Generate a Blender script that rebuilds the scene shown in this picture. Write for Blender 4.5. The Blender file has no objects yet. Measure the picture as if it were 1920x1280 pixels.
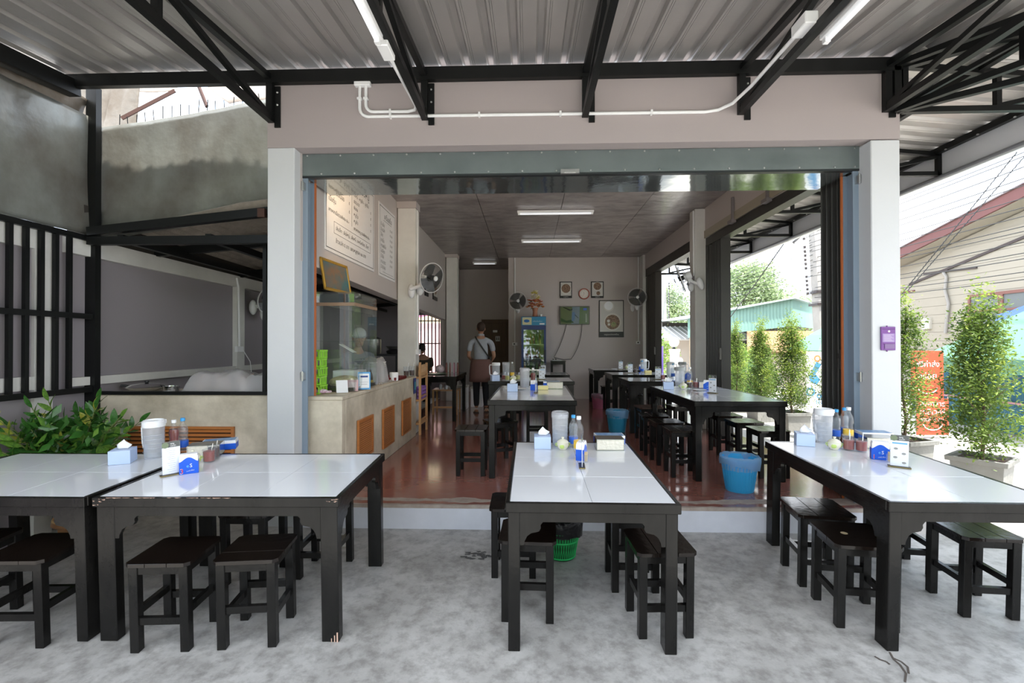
import bpy, bmesh, math, random
from math import sin, cos, pi, radians, sqrt, atan2
from mathutils import Vector, Matrix, Euler
import numpy as np
random.seed(7)
S = bpy.context.scene
COL = S.collection
# ------------------------------------------------------------------ camera
CAMP = Vector((-0.095, -3.79, 1.2676)); FPX = 900.0
YAW, PITCH, ROLL = 0.0339, 0.0067, -0.0011
FW = Vector((-sin(YAW)*cos(PITCH), cos(YAW)*cos(PITCH), sin(PITCH)))
RT0 = Vector((cos(YAW), sin(YAW), 0)); UP0 = RT0.cross(FW)
RT = cos(ROLL)*RT0 + sin(ROLL)*UP0; UP = -sin(ROLL)*RT0 + cos(ROLL)*UP0
cam = bpy.data.cameras.new('camera'); camo = bpy.data.objects.new('camera', cam); COL.objects.link(camo)
cam.sensor_width = 36; cam.lens = 36*FPX/1920; cam.clip_start = 0.05; cam.clip_end = 400
m = Matrix.Identity(4)
for i, v in enumerate((RT, UP, -FW)):
    for j in range(3): m[j][i] = v[j]
m.translation = CAMP; camo.matrix_world = m
S.camera = camo
# ------------------------------------------------------------------ world, sun, exposure
W = bpy.data.worlds.new('sky'); S.world = W; W.use_nodes = True
nt = W.node_tree; bg = nt.nodes['Background']
tc = nt.nodes.new('ShaderNodeTexCoord'); nz = nt.nodes.new('ShaderNodeTexNoise'); rp = nt.nodes.new('ShaderNodeValToRGB')
nz.inputs['Scale'].default_value = 2.2; nz.inputs['Detail'].default_value = 6
rp.color_ramp.elements[0].position = .38; rp.color_ramp.elements[0].color = (.62, .78, 1, 1)
rp.color_ramp.elements[1].position = .6; rp.color_ramp.elements[1].color = (.97, .98, 1, 1)
nt.links.new(tc.outputs['Generated'], nz.inputs['Vector']); nt.links.new(nz.outputs['Fac'], rp.inputs['Fac'])
nt.links.new(rp.outputs['Color'], bg.inputs['Color']); bg.inputs['Strength'].default_value = 2.1
sun = bpy.data.lights.new('sun', 'SUN'); suno = bpy.data.objects.new('sun', sun); COL.objects.link(suno)
sun.energy = 6.3; sun.angle = radians(1.5); sun.color = (1, .95, .86)
suno.rotation_euler = Vector((-0.22, 0.30, -1.0)).to_track_quat('-Z', 'Y').to_euler()
lamp = bpy.data.lights.new('counter_bulb', 'POINT'); lampo = bpy.data.objects.new('counter_bulb_light', lamp); COL.objects.link(lampo)
lamp.energy = 12; lamp.color = (1, .72, .42); lamp.shadow_soft_size = .05; lampo.location = (-1.35, .62, 2.95)
S.view_settings.view_transform = 'Standard'; S.view_settings.look = 'None'
S.view_settings.exposure = 1.03; S.view_settings.gamma = 1; S.view_settings.use_curve_mapping = False
S.cycles.max_bounces = 10; S.cycles.diffuse_bounces = 5; S.cycles.transparent_max_bounces = 24
S.cycles.use_denoising = True

def at(px, py, **k):
    """world point seen at a pixel of the photo, on the plane x=, y=, z= or g= (height above the sloping front slab)"""
    d = FW + RT*(px-960)/FPX - UP*(py-640)/FPX
    (a, v), = k.items()
    if a == 'g': t = (-.187+.037*CAMP.y+v-CAMP.z)/(d.z-.037*d.y)
    else:
        i = 'xyz'.index(a); t = (v-CAMP[i])/d[i]
    return CAMP + d*t
SL = .037
def ramp(y): return -.187+SL*y
# ------------------------------------------------------------------ materials
MC = {}
def mat(name, col, rough=.5, metal=0, noise=None, bump=None, alpha=1, trans=0, emit=None, coat=0, ior=1.45, sub=0, spec=None):
    """noise=(scale, other colour, contrast)   bump=(scale, strength)"""
    if name in MC: return MC[name]
    M = bpy.data.materials.new(name); M.use_nodes = True; n = M.node_tree; b = n.nodes['Principled BSDF']; MC[name] = M
    I = b.inputs
    I['Base Color'].default_value = (*col, 1); I['Roughness'].default_value = rough; I['Metallic'].default_value = metal
    I['IOR'].default_value = ior; I['Alpha'].default_value = alpha; I['Transmission Weight'].default_value = trans
    I['Coat Weight'].default_value = coat; I['Coat Roughness'].default_value = .1
    if spec is not None: I['Specular IOR Level'].default_value = spec
    if emit: I['Emission Color'].default_value = (*col, 1); I['Emission Strength'].default_value = emit
    if noise or bump:
        t = n.nodes.new('ShaderNodeTexCoord')
    if noise:
        z = n.nodes.new('ShaderNodeTexNoise'); z.inputs['Scale'].default_value = noise[0]; z.inputs['Detail'].default_value = 7
        z.inputs['Roughness'].default_value = .62
        r = n.nodes.new('ShaderNodeValToRGB'); c = noise[2] if len(noise) > 2 else .15
        r.color_ramp.elements[0].position = .5-c; r.color_ramp.elements[1].position = .5+c
        r.color_ramp.elements[0].color = (*noise[1], 1); r.color_ramp.elements[1].color = (*col, 1)
        vec = t.outputs['Object']
        if len(noise) > 3:
            mp = n.nodes.new('ShaderNodeMapping'); mp.inputs['Scale'].default_value = noise[3]
            n.links.new(vec, mp.inputs['Vector']); vec = mp.outputs['Vector']
        n.links.new(vec, z.inputs['Vector']); n.links.new(z.outputs['Fac'], r.inputs['Fac']); n.links.new(r.outputs['Color'], I['Base Color'])
    if bump:
        z = n.nodes.new('ShaderNodeTexNoise'); z.inputs['Scale'].default_value = bump[0]; z.inputs['Detail'].default_value = 5
        bp = n.nodes.new('ShaderNodeBump'); bp.inputs['Strength'].default_value = bump[1]; bp.inputs['Distance'].default_value = .02
        n.links.new(t.outputs['Object'], z.inputs['Vector']); n.links.new(z.outputs['Fac'], bp.inputs['Height']); n.links.new(bp.outputs['Normal'], I['Normal'])
    return M
def glassy(name, col, opac, rough=.05, fi=1.45):
    """thin clear sheet or wall: mostly see-through, with real surface reflections"""
    if name in MC: return MC[name]
    M = bpy.data.materials.new(name); M.use_nodes = True; n = M.node_tree; n.nodes.clear(); MC[name] = M
    o = n.nodes.new('ShaderNodeOutputMaterial'); t = n.nodes.new('ShaderNodeBsdfTransparent'); d = n.nodes.new('ShaderNodeBsdfDiffuse')
    tl = n.nodes.new('ShaderNodeBsdfTranslucent'); g = n.nodes.new('ShaderNodeBsdfGlossy'); f = n.nodes.new('ShaderNodeFresnel')
    mx0 = n.nodes.new('ShaderNodeMixShader'); mx1 = n.nodes.new('ShaderNodeMixShader'); mx2 = n.nodes.new('ShaderNodeMixShader')
    for q in (t, d, tl): q.inputs['Color'].default_value = (*col, 1)
    t.inputs['Color'].default_value = tuple(.5+.5*c for c in col)+(1,)
    g.inputs['Roughness'].default_value = rough; f.inputs['IOR'].default_value = fi; mx0.inputs[0].default_value = .5
    mx1.inputs[0].default_value = opac
    L = n.links.new
    ge = n.nodes.new('ShaderNodeNewGeometry'); sb = n.nodes.new('ShaderNodeMath'); sb.operation = 'SUBTRACT'; sb.inputs[0].default_value = 1; ml = n.nodes.new('ShaderNodeMath'); ml.operation = 'MULTIPLY'
    L(ge.outputs['Backfacing'], sb.inputs[1]); L(sb.outputs[0], ml.inputs[0]); L(f.outputs[0], ml.inputs[1])
    L(d.outputs[0], mx0.inputs[1]); L(tl.outputs[0], mx0.inputs[2])
    L(t.outputs[0], mx1.inputs[1]); L(mx0.outputs[0], mx1.inputs[2]); L(ml.outputs[0], mx2.inputs[0]); L(mx1.outputs[0], mx2.inputs[1]); L(g.outputs[0], mx2.inputs[2])
    L(mx2.outputs[0], o.inputs['Surface'])
    return M
def leafmat(name, c1, c2, scale=3.0, tr=.35, rough=.45):
    if name in MC: return MC[name]
    M = mat(name, c1, rough, noise=(scale, c2, .12)); n = M.node_tree; b = n.nodes['Principled BSDF']; o = n.nodes['Material Output']
    tl = n.nodes.new('ShaderNodeBsdfTranslucent'); mx = n.nodes.new('ShaderNodeMixShader'); mx.inputs[0].default_value = tr
    src = b.inputs['Base Color'].links[0].from_socket
    n.links.new(src, tl.inputs['Color']); n.links.new(b.outputs[0], mx.inputs[1]); n.links.new(tl.outputs[0], mx.inputs[2]); n.links.new(mx.outputs[0], o.inputs['Surface'])
    return M
black = mat('black_painted_wood', (.005, .0048, .0046), .2, noise=(9, (.014, .013, .012), .25, (1, 1, .25)), bump=(40, .05), spec=.26)
seatm = mat('dark_stained_seat_wood', (.006, .0042, .0036), .15, noise=(6, (.012, .008, .006), .3, (.3, 4, 1)), bump=(30, .05), spec=.45)
whitet = mat('white_glazed_tile', (.80, .82, .85), .07, noise=(1.2, (.77, .79, .83), .3), coat=.4)
steelb = mat('black_painted_steel', (.006, .0065, .0065), .42, bump=(60, .03), spec=.3)
mauve = mat('mauve_grey_paint', (.37, .322, .317), .75, noise=(1.5, (.35, .305, .30), .3), bump=(70, .03))
mauvein = mat('warm_grey_interior_paint', (.50, .45, .43), .7, noise=(1.3, (.475, .428, .41), .3), bump=(70, .03))
purple = mat('purple_grey_kitchen_paint', (.29, .262, .282), .75, noise=(1.1, (.27, .245, .262), .3), bump=(60, .03))
white = mat('white_wall_paint', (.56, .57, .585), .6, noise=(2.0, (.535, .545, .56), .3), bump=(60, .03))
cream = mat('off_white_paint', (.74, .73, .69), .6, noise=(2.5, (.55, .54, .51), .3), bump=(60, .03))
grey_steel = mat('blue_grey_coated_steel', (.16, .19, .19), .22, .45, noise=(2.2, (.20, .235, .235), .2), bump=(3.2, .25))
mirror_steel = mat('glossy_shutter_steel', (.36, .40, .40), .07, .85, bump=(3.2, .12))
galv = mat('stained_galvanised_sheet', (.27, .283, .262), .36, .4, noise=(2.2, (.14, .128, .108), .19, (1, 1, .8)), bump=(2.6, .9))
deck = mat('silver_metal_roofing', (.42, .405, .39), .36, .55, noise=(2.5, (.34, .325, .315), .3, (.3, .3, 1)), bump=(9, .10))
zinc = mat('zinc_plated_bolt', (.5, .5, .5), .3, .9)
pvc = mat('white_pvc', (.80, .80, .80), .4)
plastic_w = mat('white_plastic', (.82, .83, .85), .35)
blackp = mat('black_plastic', (.012, .012, .013), .4)
orange = mat('orange_varnished_wood', (.52, .20, .055), .35, noise=(7, (.36, .12, .03), .3, (.25, .25, 4)), coat=.3)
lightwood = mat('light_pine_wood', (.62, .36, .17), .45, noise=(6, (.50, .27, .12), .3, (4, 4, .4)))
chrome = mat('polished_steel', (.62, .62, .62), .16, 1)
clear = glassy('clear_plastic', (.93, .95, .97), .08)
frost = glassy('frosted_clear_plastic', (.95, .96, .98), .26, .12)
water = glassy('water_in_jug', (.80, .86, .92), .12, .05)
paleblue = mat('pale_blue_card', (.50, .62, .86), .5)
tissuem = mat('soft_white_tissue', (.88, .88, .90), .85)
boxblue = mat('bright_blue_card', (.012, .10, .62), .35)
capblue = mat('blue_bottle_cap', (.05, .35, .75), .35)
capwhite = mat('white_bottle_cap', (.85, .86, .88), .35)
red = mat('chilli_red', (.32, .035, .02), .3, noise=(90, (.20, .02, .01), .2))
colared = mat('red_brown_drink', (.16, .018, .012), .1)
greenglaze = mat('green_glaze', (.52, .68, .18), .2)
creamglaze = mat('cream_glaze', (.78, .76, .62), .2)
skinm = mat('skin', (.36, .19, .12), .5)
hairm = mat('black_hair', (.015, .012, .010), .5, bump=(150, .3))
# ------------------------------------------------------------------ mesh builder
class MB:
    def __init__(s): s.v = []; s.f = []; s.m = []; s.k = 0
    def mat(s, k): s.k = k; return s
    def add(s, v, f):
        b = len(s.v); s.v += [tuple(p) for p in v]; s.f += [tuple(i+b for i in q) for q in f]; s.m += [s.k]*len(f); return s
    def box(s, c, d, rz=0, R=None):
        x, y, z = d[0]/2, d[1]/2, d[2]/2
        P = [Vector((a*x, b*y, e*z)) for e in (-1, 1) for b in (-1, 1) for a in (-1, 1)]
        if R is None and rz: R = Matrix.Rotation(rz, 3, 'Z')
        if R is not None: P = [R @ p for p in P]
        c = Vector(c)
        return s.add([p+c for p in P], [(0, 2, 3, 1), (4, 5, 7, 6), (0, 1, 5, 4), (2, 6, 7, 3), (0, 4, 6, 2), (1, 3, 7, 5)])
    def bb(s, x0, x1, y0, y1, z0, z1): return s.box(((x0+x1)/2, (y0+y1)/2, (z0+z1)/2), (abs(x1-x0), abs(y1-y0), abs(z1-z0)))
    def beam(s, a, b, w, h, up=(0, 0, 1)):
        a, b = Vector(a), Vector(b); d = (b-a); L = d.length; d.normalize(); u = Vector(up)
        if abs(d.dot(u)) > .99: u = Vector((0, 1, 0)) if abs(d.y) < .9 else Vector((1, 0, 0))
        r = d.cross(u).normalized(); u = r.cross(d).normalized()
        R = Matrix((r, d, u)).transposed()
        return s.box((a+b)/2, (w, L, h), R=R)
    def tube(s, pts, r, n=8, caps=True):
        pts = [Vector(p) for p in pts]; N = len(pts); rr = r if isinstance(r, (list, tuple)) else [r]*N
        d0 = (pts[1]-pts[0]).normalized(); u = Vector((0, 0, 1)) if abs(d0.z) < .9 else Vector((1, 0, 0))
        V = []
        for i, p in enumerate(pts):
            d = (pts[min(i+1, N-1)]-pts[max(i-1, 0)]).normalized(); a = d.cross(u).normalized(); b = a.cross(d)
            u = b
            V += [p+(a*cos(2*pi*k/n)+b*sin(2*pi*k/n))*rr[i] for k in range(n)]
        F = [(i*n+k, i*n+(k+1) % n, (i+1)*n+(k+1) % n, (i+1)*n+k) for i in range(N-1) for k in range(n)]
        if caps: F += [tuple(range(n))[::-1], tuple(range((N-1)*n, N*n))]
        return s.add(V, F)
    def lathe(s, prof, n=20, c=(0, 0, 0), R=None):
        c = Vector(c); V = []; F = []; idx = []
        for r, z in prof:
            if r < 1e-6: idx.append([len(V)]); V.append(Vector((0, 0, z)))
            else:
                idx.append(list(range(len(V), len(V)+n))); V += [Vector((r*cos(2*pi*k/n), r*sin(2*pi*k/n), z)) for k in range(n)]
        for a, b in zip(idx, idx[1:]):
            for k in range(n):
                q = [a[k % len(a)], a[(k+1) % len(a)], b[(k+1) % len(b)], b[k % len(b)]]
                q2 = []
                for t in q:
                    if t not in q2: q2.append(t)
                if len(q2) > 2: F.append(tuple(q2))
        if R is not None: V = [R @ p for p in V]
        return s.add([p+c for p in V], F)
    def prism(s, poly, a, b, axis='y'):
        """extrude the 2-d outline from a to b along the axis"""
        def P(u, v, w): return {'x': (w, u, v), 'y': (u, w, v), 'z': (u, v, w)}[axis]
        n = len(poly); V = [P(u, v, a) for u, v in poly]+[P(u, v, b) for u, v in poly]
        F = [tuple(range(n)), tuple(range(n, 2*n))[::-1]]+[(i, i+n, (i+1) % n+n, (i+1) % n) for i in range(n)]
        return s.add(V, F)
    def ell(s, c, r, n=12, k=8, R=None):
        pr = [(sin(pi*i/k), -cos(pi*i/k)) for i in range(k+1)]; pr[0] = (0, -1); pr[-1] = (0, 1)
        t = MB().lathe(pr, n); c = Vector(c)
        V = [Vector((p[0]*r[0], p[1]*r[1], p[2]*r[2])) for p in t.v]
        if R is not None: V = [R @ p for p in V]
        return s.add([p+c for p in V], t.f)
    def text(s, body, size, o, ux, uy, th=0, align='LEFT'):
        mesh = text_mesh(body, align); o, ux, uy = Vector(o), Vector(ux).normalized(), Vector(uy).normalized(); nn = ux.cross(uy)
        vv = [o+ux*v.co.x*size+uy*v.co.y*size+nn*th for v in mesh.vertices]
        return s.add(vv, [tuple(p.vertices) for p in mesh.polygons])
    def build(s, name, mats, parent=None, smooth=False, bevel=0, kind=None, recalc=True):
        me = bpy.data.meshes.new(name); me.from_pydata(s.v, [], s.f)
        if not isinstance(mats, (list, tuple)): mats = [mats]
        for q in mats: me.materials.append(q)
        if len(mats) > 1: me.polygons.foreach_set('material_index', s.m)
        if bevel or recalc:
            bm = bmesh.new(); bm.from_mesh(me)
            if recalc: bmesh.ops.recalc_face_normals(bm, faces=bm.faces)
            if bevel: bmesh.ops.bevel(bm, geom=bm.edges[:]+bm.verts[:], offset=bevel, segments=1, affect='EDGES', profile=.5, clamp_overlap=True)
            bm.to_mesh(me); bm.free()
        if smooth:
            me.polygons.foreach_set('use_smooth', [True]*len(me.polygons)); me.set_sharp_from_angle(angle=radians(38))
        o = bpy.data.objects.new(name, me); COL.objects.link(o)
        if parent is not None: o.parent = parent
        if kind: o['kind'] = kind
        return o
TC = {}
def text_mesh(body, align):
    if (body, align) in TC: return TC[body, align]
    c = bpy.data.curves.new('t', 'FONT'); c.body = body; c.align_x = align; c.resolution_u = 2
    o = bpy.data.objects.new('t', c); COL.objects.link(o)
    me = bpy.data.meshes.new_from_object(o.evaluated_get(bpy.context.evaluated_depsgraph_get()))
    bpy.data.objects.remove(o); TC[body, align] = me; return me
def tag(o, label, cat, group=None):
    o['label'] = label; o['category'] = cat
    if group: o['group'] = group
    return o
def thing(name, label=None, cat=None, loc=(0, 0, 0), rz=0, group=None):
    o = bpy.data.objects.new(name, None); o.empty_display_size = .1; COL.objects.link(o); o.location = loc; o.rotation_euler = (0, 0, rz)
    if label: tag(o, label, cat, group)
    return o
KIDS = {}
def copy_tree(o, parent=None, top=True):
    c = o.copy(); COL.objects.link(c)
    if parent is not None: c.parent = parent
    for ch in list(o.children): copy_tree(ch, c, False)
    return c
def put(o, loc, rz=0, slope=False):
    R = Matrix.Rotation(rz, 3, 'Z')
    if slope: R = Matrix.Rotation(math.atan(SL), 3, 'X') @ R
    o.rotation_euler = R.to_euler(); o.location = loc; return o
class Proto:
    """first placement uses the built thing itself, later ones copy it and all its parts"""
    def __init__(s, root): s.root = root; s.used = False
    def __call__(s, loc, rz, label, group, slope=False, cat=None):
        o = copy_tree(s.root) if s.used else s.root
        s.used = True; put(o, loc, rz, slope); o['label'] = label
        if group: o['group'] = group
        return o
def struct(mb, name, m, **k):
    o = mb.build(name, m, **k); o['kind'] = 'structure'; return o
ORD = 'first second third fourth fifth sixth seventh eighth ninth tenth eleventh twelfth thirteenth fourteenth fifteenth sixteenth'.split()
# ================================================================== SETTING
# --- ground: sloping front slab, flat side yard and street
conc = mat('worn_concrete_slab', (.50, .49, .475), .42, noise=(2.3, (.34, .33, .315), .15), bump=(14, .25))
n = conc.node_tree; b = n.nodes['Principled BSDF']
old = b.inputs['Base Color'].links[0].from_socket; tcn = [q for q in n.nodes if q.type == 'TEX_COORD'][0]
z2 = n.nodes.new('ShaderNodeTexNoise'); z2.inputs['Scale'].default_value = 12; z2.inputs['Detail'].default_value = 9; z2.inputs['Roughness'].default_value = .7
r2 = n.nodes.new('ShaderNodeValToRGB'); r2.color_ramp.elements[0].position = .36; r2.color_ramp.elements[1].position = .56
r2.color_ramp.elements[0].color = (.55, .54, .53, 1); r2.color_ramp.elements[1].color = (1, 1, 1, 1)
mxn = n.nodes.new('ShaderNodeMix'); mxn.data_type = 'RGBA'; mxn.blend_type = 'MULTIPLY'; mxn.inputs[0].default_value = .8
n.links.new(tcn.outputs['Object'], z2.inputs['Vector']); n.links.new(z2.outputs['Fac'], r2.inputs['Fac'])
n.links.new(old, mxn.inputs[6]); n.links.new(r2.outputs['Color'], mxn.inputs[7]); n.links.new(mxn.outputs[2], b.inputs['Base Color'])
mb = MB(); X0, X1 = -4.6, 4.3
mb.add([(X0, -9, ramp(-9)), (X1, -9, ramp(-9)), (X1, 0, ramp(0)), (X0, 0, ramp(0)), (X0, -9, -.9), (X1, -9, -.9), (X1, 0, -.9), (X0, 0, -.9)],
       [(0, 1, 2, 3), (4, 5, 1, 0), (5, 6, 2, 1), (7, 4, 0, 3), (6, 7, 3, 2), (7, 6, 5, 4)])
mb.bb(-4.6, -2.19, 0, .25, -.9, -.1865)
struct(mb, 'floor_outside', conc)
struct(MB().bb(-4.6, -2.19, .25, 9.6, -.9, 0), 'floor_kitchen', conc)
street = mat('sunlit_street_concrete', (.50, .475, .44), .7, noise=(.8, (.42, .395, .365), .25), bump=(8, .2))
mb = MB(); mb.bb(4.3, 60, -40, 80, -.9, -.24); mb.bb(-60, -4.6, -40, 80, -.9, -.24); mb.bb(-4.6, 4.3, -40, -9, -1.2, ramp(-9)-.01); mb.bb(-4.6, 4.3, 9.6, 80, -.9, -.24)
mb.bb(2.86, 4.3, 0, 9.6, -.9, -.2)
struct(mb, 'ground', street)
# cracks and stain in the slab
crack = mat('dark_crack_filler', (.09, .075, .065), .9); stain = mat('dark_oily_stain', (.07, .068, .066), .5)
def gp(px, py): return at(px, py, g=.0015)
for pts in (((1668, 1222), (1676, 1236), (1688, 1246), (1699, 1262), (1697, 1278)), ((1640, 1230), (1650, 1236), (1662, 1240), (1668, 1245)), ((1672, 1232), (1690, 1240), (1702, 1250), (1704, 1262))):
    P = [gp(*p) for p in pts]; mb = MB()
    for a, c2 in zip(P, P[1:]): mb.beam(a, c2, .008, .0022)
    o = struct(mb, 'crack', crack); o.parent = bpy.data.objects['floor_outside']
mb = MB(); random.seed(3)
cx, cy = gp(905, 1040).xy
for k in range(26):
    a = random.uniform(0, 2*pi); L = random.uniform(.02, .16); x, y = cx+cos(a)*L, cy+sin(a)*L*.45
    mb.prism([(x+cos(q)*random.uniform(.006, .03), y+sin(q)*random.uniform(.004, .012)) for q in np.linspace(0, 2*pi, 8)[:-1]], ramp(cy)+.0004+.00003*k, ramp(cy)+.0042+.00003*k, 'z')
o = mb.build('stain', stain); o.parent = bpy.data.objects['floor_outside']
# --- interior floor: polished red cement, chipped pale edge, white riser
redm = mat('polished_red_cement', (.32, .125, .098), .18, noise=(1.6, (.21, .078, .060), .2), bump=(5, .05), coat=.5)
n = redm.node_tree; b = n.nodes['Principled BSDF']; old = b.inputs['Base Color'].links[0].from_socket; tcn = [q for q in n.nodes if q.type == 'TEX_COORD'][0]
z2 = n.nodes.new('ShaderNodeTexNoise'); z2.inputs['Scale'].default_value = 10; z2.inputs['Detail'].default_value = 8; mp = n.nodes.new('ShaderNodeMapping'); mp.inputs['Scale'].default_value = (.7, 2.2, 1)
r2 = n.nodes.new('ShaderNodeValToRGB'); r2.color_ramp.elements[0].position = .55; r2.color_ramp.elements[1].position = .72
r2.color_ramp.elements[0].color = (0, 0, 0, 1); r2.color_ramp.elements[1].color = (.55, .55, .55, 1)
mxn = n.nodes.new('ShaderNodeMix'); mxn.data_type = 'RGBA'; mxn.inputs[7].default_value = (.30, .17, .14, 1)
n.links.new(tcn.outputs['Object'], mp.inputs['Vector']); n.links.new(mp.outputs['Vector'], z2.inputs['Vector']); n.links.new(z2.outputs['Fac'], r2.inputs['Fac'])
n.links.new(r2.outputs['Color'], mxn.inputs[0]); n.links.new(old, mxn.inputs[6]); n.links.new(mxn.outputs[2], b.inputs['Base Color'])
mb = MB(); mb.bb(-2.19, 2.86, 0.004, 9.6, -.9, 0)
struct(mb, 'floor', redm)
mb = MB(); mb.bb(-1.974, 2.86, -.012, .004, -.9, -.025)
struct(mb, 'trim_1', mat('white_painted_riser', (.66, .67, .74), .55, noise=(4, (.55, .56, .62), .25)))
pale = mat('chipped_pale_screed', (.43, .38, .33), .6, noise=(9, (.27, .2, .17), .2))
mb = MB(); random.seed(5); N = 90; xs = np.linspace(-1.9, 2.6, N)
lo = [.09+random.uniform(-.012, .012)+(.03*math.exp(-((x+.62)/.16)**2)*-1) for x in xs]; hi = [.15+.02*sin(x*3)+random.uniform(-.01, .012)+.05*math.exp(-((x+.62)/.14)**2)+.07*max(0, min(1, (x-1.2)/.4)) for x in xs]
mb.prism(list(zip(xs, lo))+list(zip(xs[::-1], hi[::-1])), .0005, .0025, 'z')
struct(mb, 'trim_2', pale)
mb = MB(); mb.prism(list(zip(xs, [.012+random.uniform(0, .016) for _ in xs]))+list(zip(xs[::-1], [-.006]*N)), -.03, .002, 'z')
struct(mb, 'trim_3', pale)
# --- columns
def column(name, x0, x1, y0, y1, z0, z1, m=white): return struct(MB().bb(x0, x1, y0, y1, z0, z1), name, m, bevel=.006)
column('column_front_left', -2.195, -1.974, 0, .22, -.24, 2.86); column('column_front_right', 2.552, 2.771, 0, .22, -.24, 2.846)
column('column_middle_left', -1.96, -1.70, 3.0, 3.22, 0, 3.22, cream); column('column_back_left', -1.95, -1.70, 7.0, 7.25, 0, 3.24, cream)
column('column_middle_right', 2.41, 2.63, 3.5, 3.74, 0, 3.31, cream); column('column_back_right', 2.505, 2.69, 7.2, 7.5, 0, 3.31, cream)
struct(MB().bb(-1.98, -1.69, 2.99, 3.23, 3.22, 3.33), 'trim_4', mauvein); struct(MB().bb(-1.98, -1.69, 6.99, 7.26, 3.24, 3.33), 'trim_5', mauvein)
# --- front header wall
struct(MB().bb(-2.195, 2.771, 0, .1, 2.852, 3.42).bb(-1.974, 2.56, .1, .22, 2.856, 3.42), 'wall_front', mauve)
# --- left wall above the counter, lintel level falls slightly
mb = MB(); mb.prism([(.1, 3.33), (7.1, 3.33), (7.1, 1.835), (.1, 1.965)], -2.12, -1.97, 'x')
struct(mb, 'wall_left', mauvein)
struct(MB().bb(-2.1, -1.95, 7.1, 9.3, 0, 3.33), 'wall_left_corridor', mauvein)
struct(MB().bb(-.56, 2.9, 7.5, 7.65, 0, 3.33).bb(-.56, -.42, 7.65, 9.3, 0, 3.33), 'wall_back', mauvein)
struct(MB().bb(-2.1, -.42, 9.2, 9.35, 0, 3.33), 'wall_back_corridor', mauvein)
# --- right wall beam over both side openings
mb = MB(); mb.prism([(.1, 3.42), (3.6, 3.42), (3.6, 2.90), (.1, 2.83)], 2.56, 2.77, 'x'); mb.prism([(3.6, 3.42), (7.6, 3.42), (7.6, 2.97), (3.6, 2.97)], 2.56, 2.77, 'x')
struct(mb, 'wall_right', mauvein)
struct(MB().bb(2.56, 2.77, 7.2, 7.65, 0, 3.0), 'wall_right_back', mauvein)
# --- ceiling of grey boards with recessed joints
cm = mat('grey_marbled_ceiling_board', (.36, .32, .31), .34, noise=(3.2, (.20, .178, .17), .13, (1, 2.2, 1)), bump=(9, .45), coat=.25)
cel = struct(MB().bb(-2.12, 2.77, .22, 9.35, 3.335, 3.42), 'ceiling', mat('ceiling_void', (.05, .045, .045), .8))
random.seed(11); bw, bl = 1.2, 2.4
y = .5-.2
rows = []; x = -2.0
k = 0
pm = {}
while x < 2.7:
    y = .23-(k % 2)*1.2; w = min(bw, 2.6-x)
    while y < 9.2:
        y0, y1 = max(y, .23), min(y+bl, 9.3)
        if y1-y0 > .1:
            o = MB().bb(x+.004, x+w-.004, y0+.004, y1-.004, 3.312+random.uniform(0, .003), 3.334).build('ceiling_panel', cm, cel)
        y += bl
    x += bw; k += 1
# --- roller shutter box over the front opening
rs = thing('roller_shutter_box', 'long grey steel roller shutter housing spanning the front opening between the two white columns', 'shutter')
MB().bb(-1.974, 2.552, .13, .15, 2.672, 2.852).build('front_panel', grey_steel, rs)
MB().bb(-1.974, 2.552, .13, .175, 2.655, 2.672).build('lower_trim', mat('dark_steel_lip', (.035, .04, .042), .4, .5), rs)
MB().bb(-1.93, 2.5, .175, .60, 2.655, 2.668).build('bottom_panel', mirror_steel, rs)
MB().bb(-1.93, 2.5, .58, .60, 2.668, 2.845).build('back_panel', grey_steel, rs); MB().bb(-1.93, 2.5, .225, .60, 2.845, 2.85).build('top_panel', grey_steel, rs)
sc = MB().lathe([(0, .004), (.006, .003), (.008, 0)], 8, R=Matrix.Rotation(pi/2, 3, 'X')).build('screw', zinc, rs); sc.location = (-1.93, .13, 2.838)
for k in range(17):
    for z in (2.838, 2.688):
        if k or z < 2.8:
            q = sc.copy(); COL.objects.link(q); q.location = (-1.93+k*.278+(.12 if z < 2.8 and k < 16 else 0), .13, z)
mb = MB().bb(.17, .32, .10, .13, 2.655, 2.69).bb(.2, .29, .085, .10, 2.66, 2.675); mb.build('latch', zinc, rs)
# guide rails each side
for nm, x0, x1, lab in (('left', -1.974, -1.925, 'left'), ('right', 2.505, 2.552, 'right')):
    r = thing('shutter_guide_rail', f'blue-grey vertical shutter guide rail with an orange strip beside the front {lab} white column', 'rail')
    s = 1 if nm == 'left' else -1; xo = x0 if nm == 'left' else x1
    MB().bb(xo, xo+s*.012, .14, .28, 0, 2.655).bb(xo+s*.012, xo+s*.045, .14, .155, 0, 2.655).bb(xo+s*.012, xo+s*.045, .26, .28, 0, 2.655).build('channel', mat('blue_grey_rail', (.24, .30, .37), .4, .2), r)
    MB().bb(xo+s*.045, xo+s*.058, .262, .278, 0, 2.655).build('strip', mat('orange_brown_strip', (.46, .13, .04), .5), r)
    for zz in (.98, 2.55): MB().bb(xo-s*.002, xo+s*.03, .105, .14, zz, zz+.06).tube([(xo+s*.02, .10, zz-.01), (xo+s*.02, .10, zz+.07)], .008).build('bracket', zinc, r)
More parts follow.
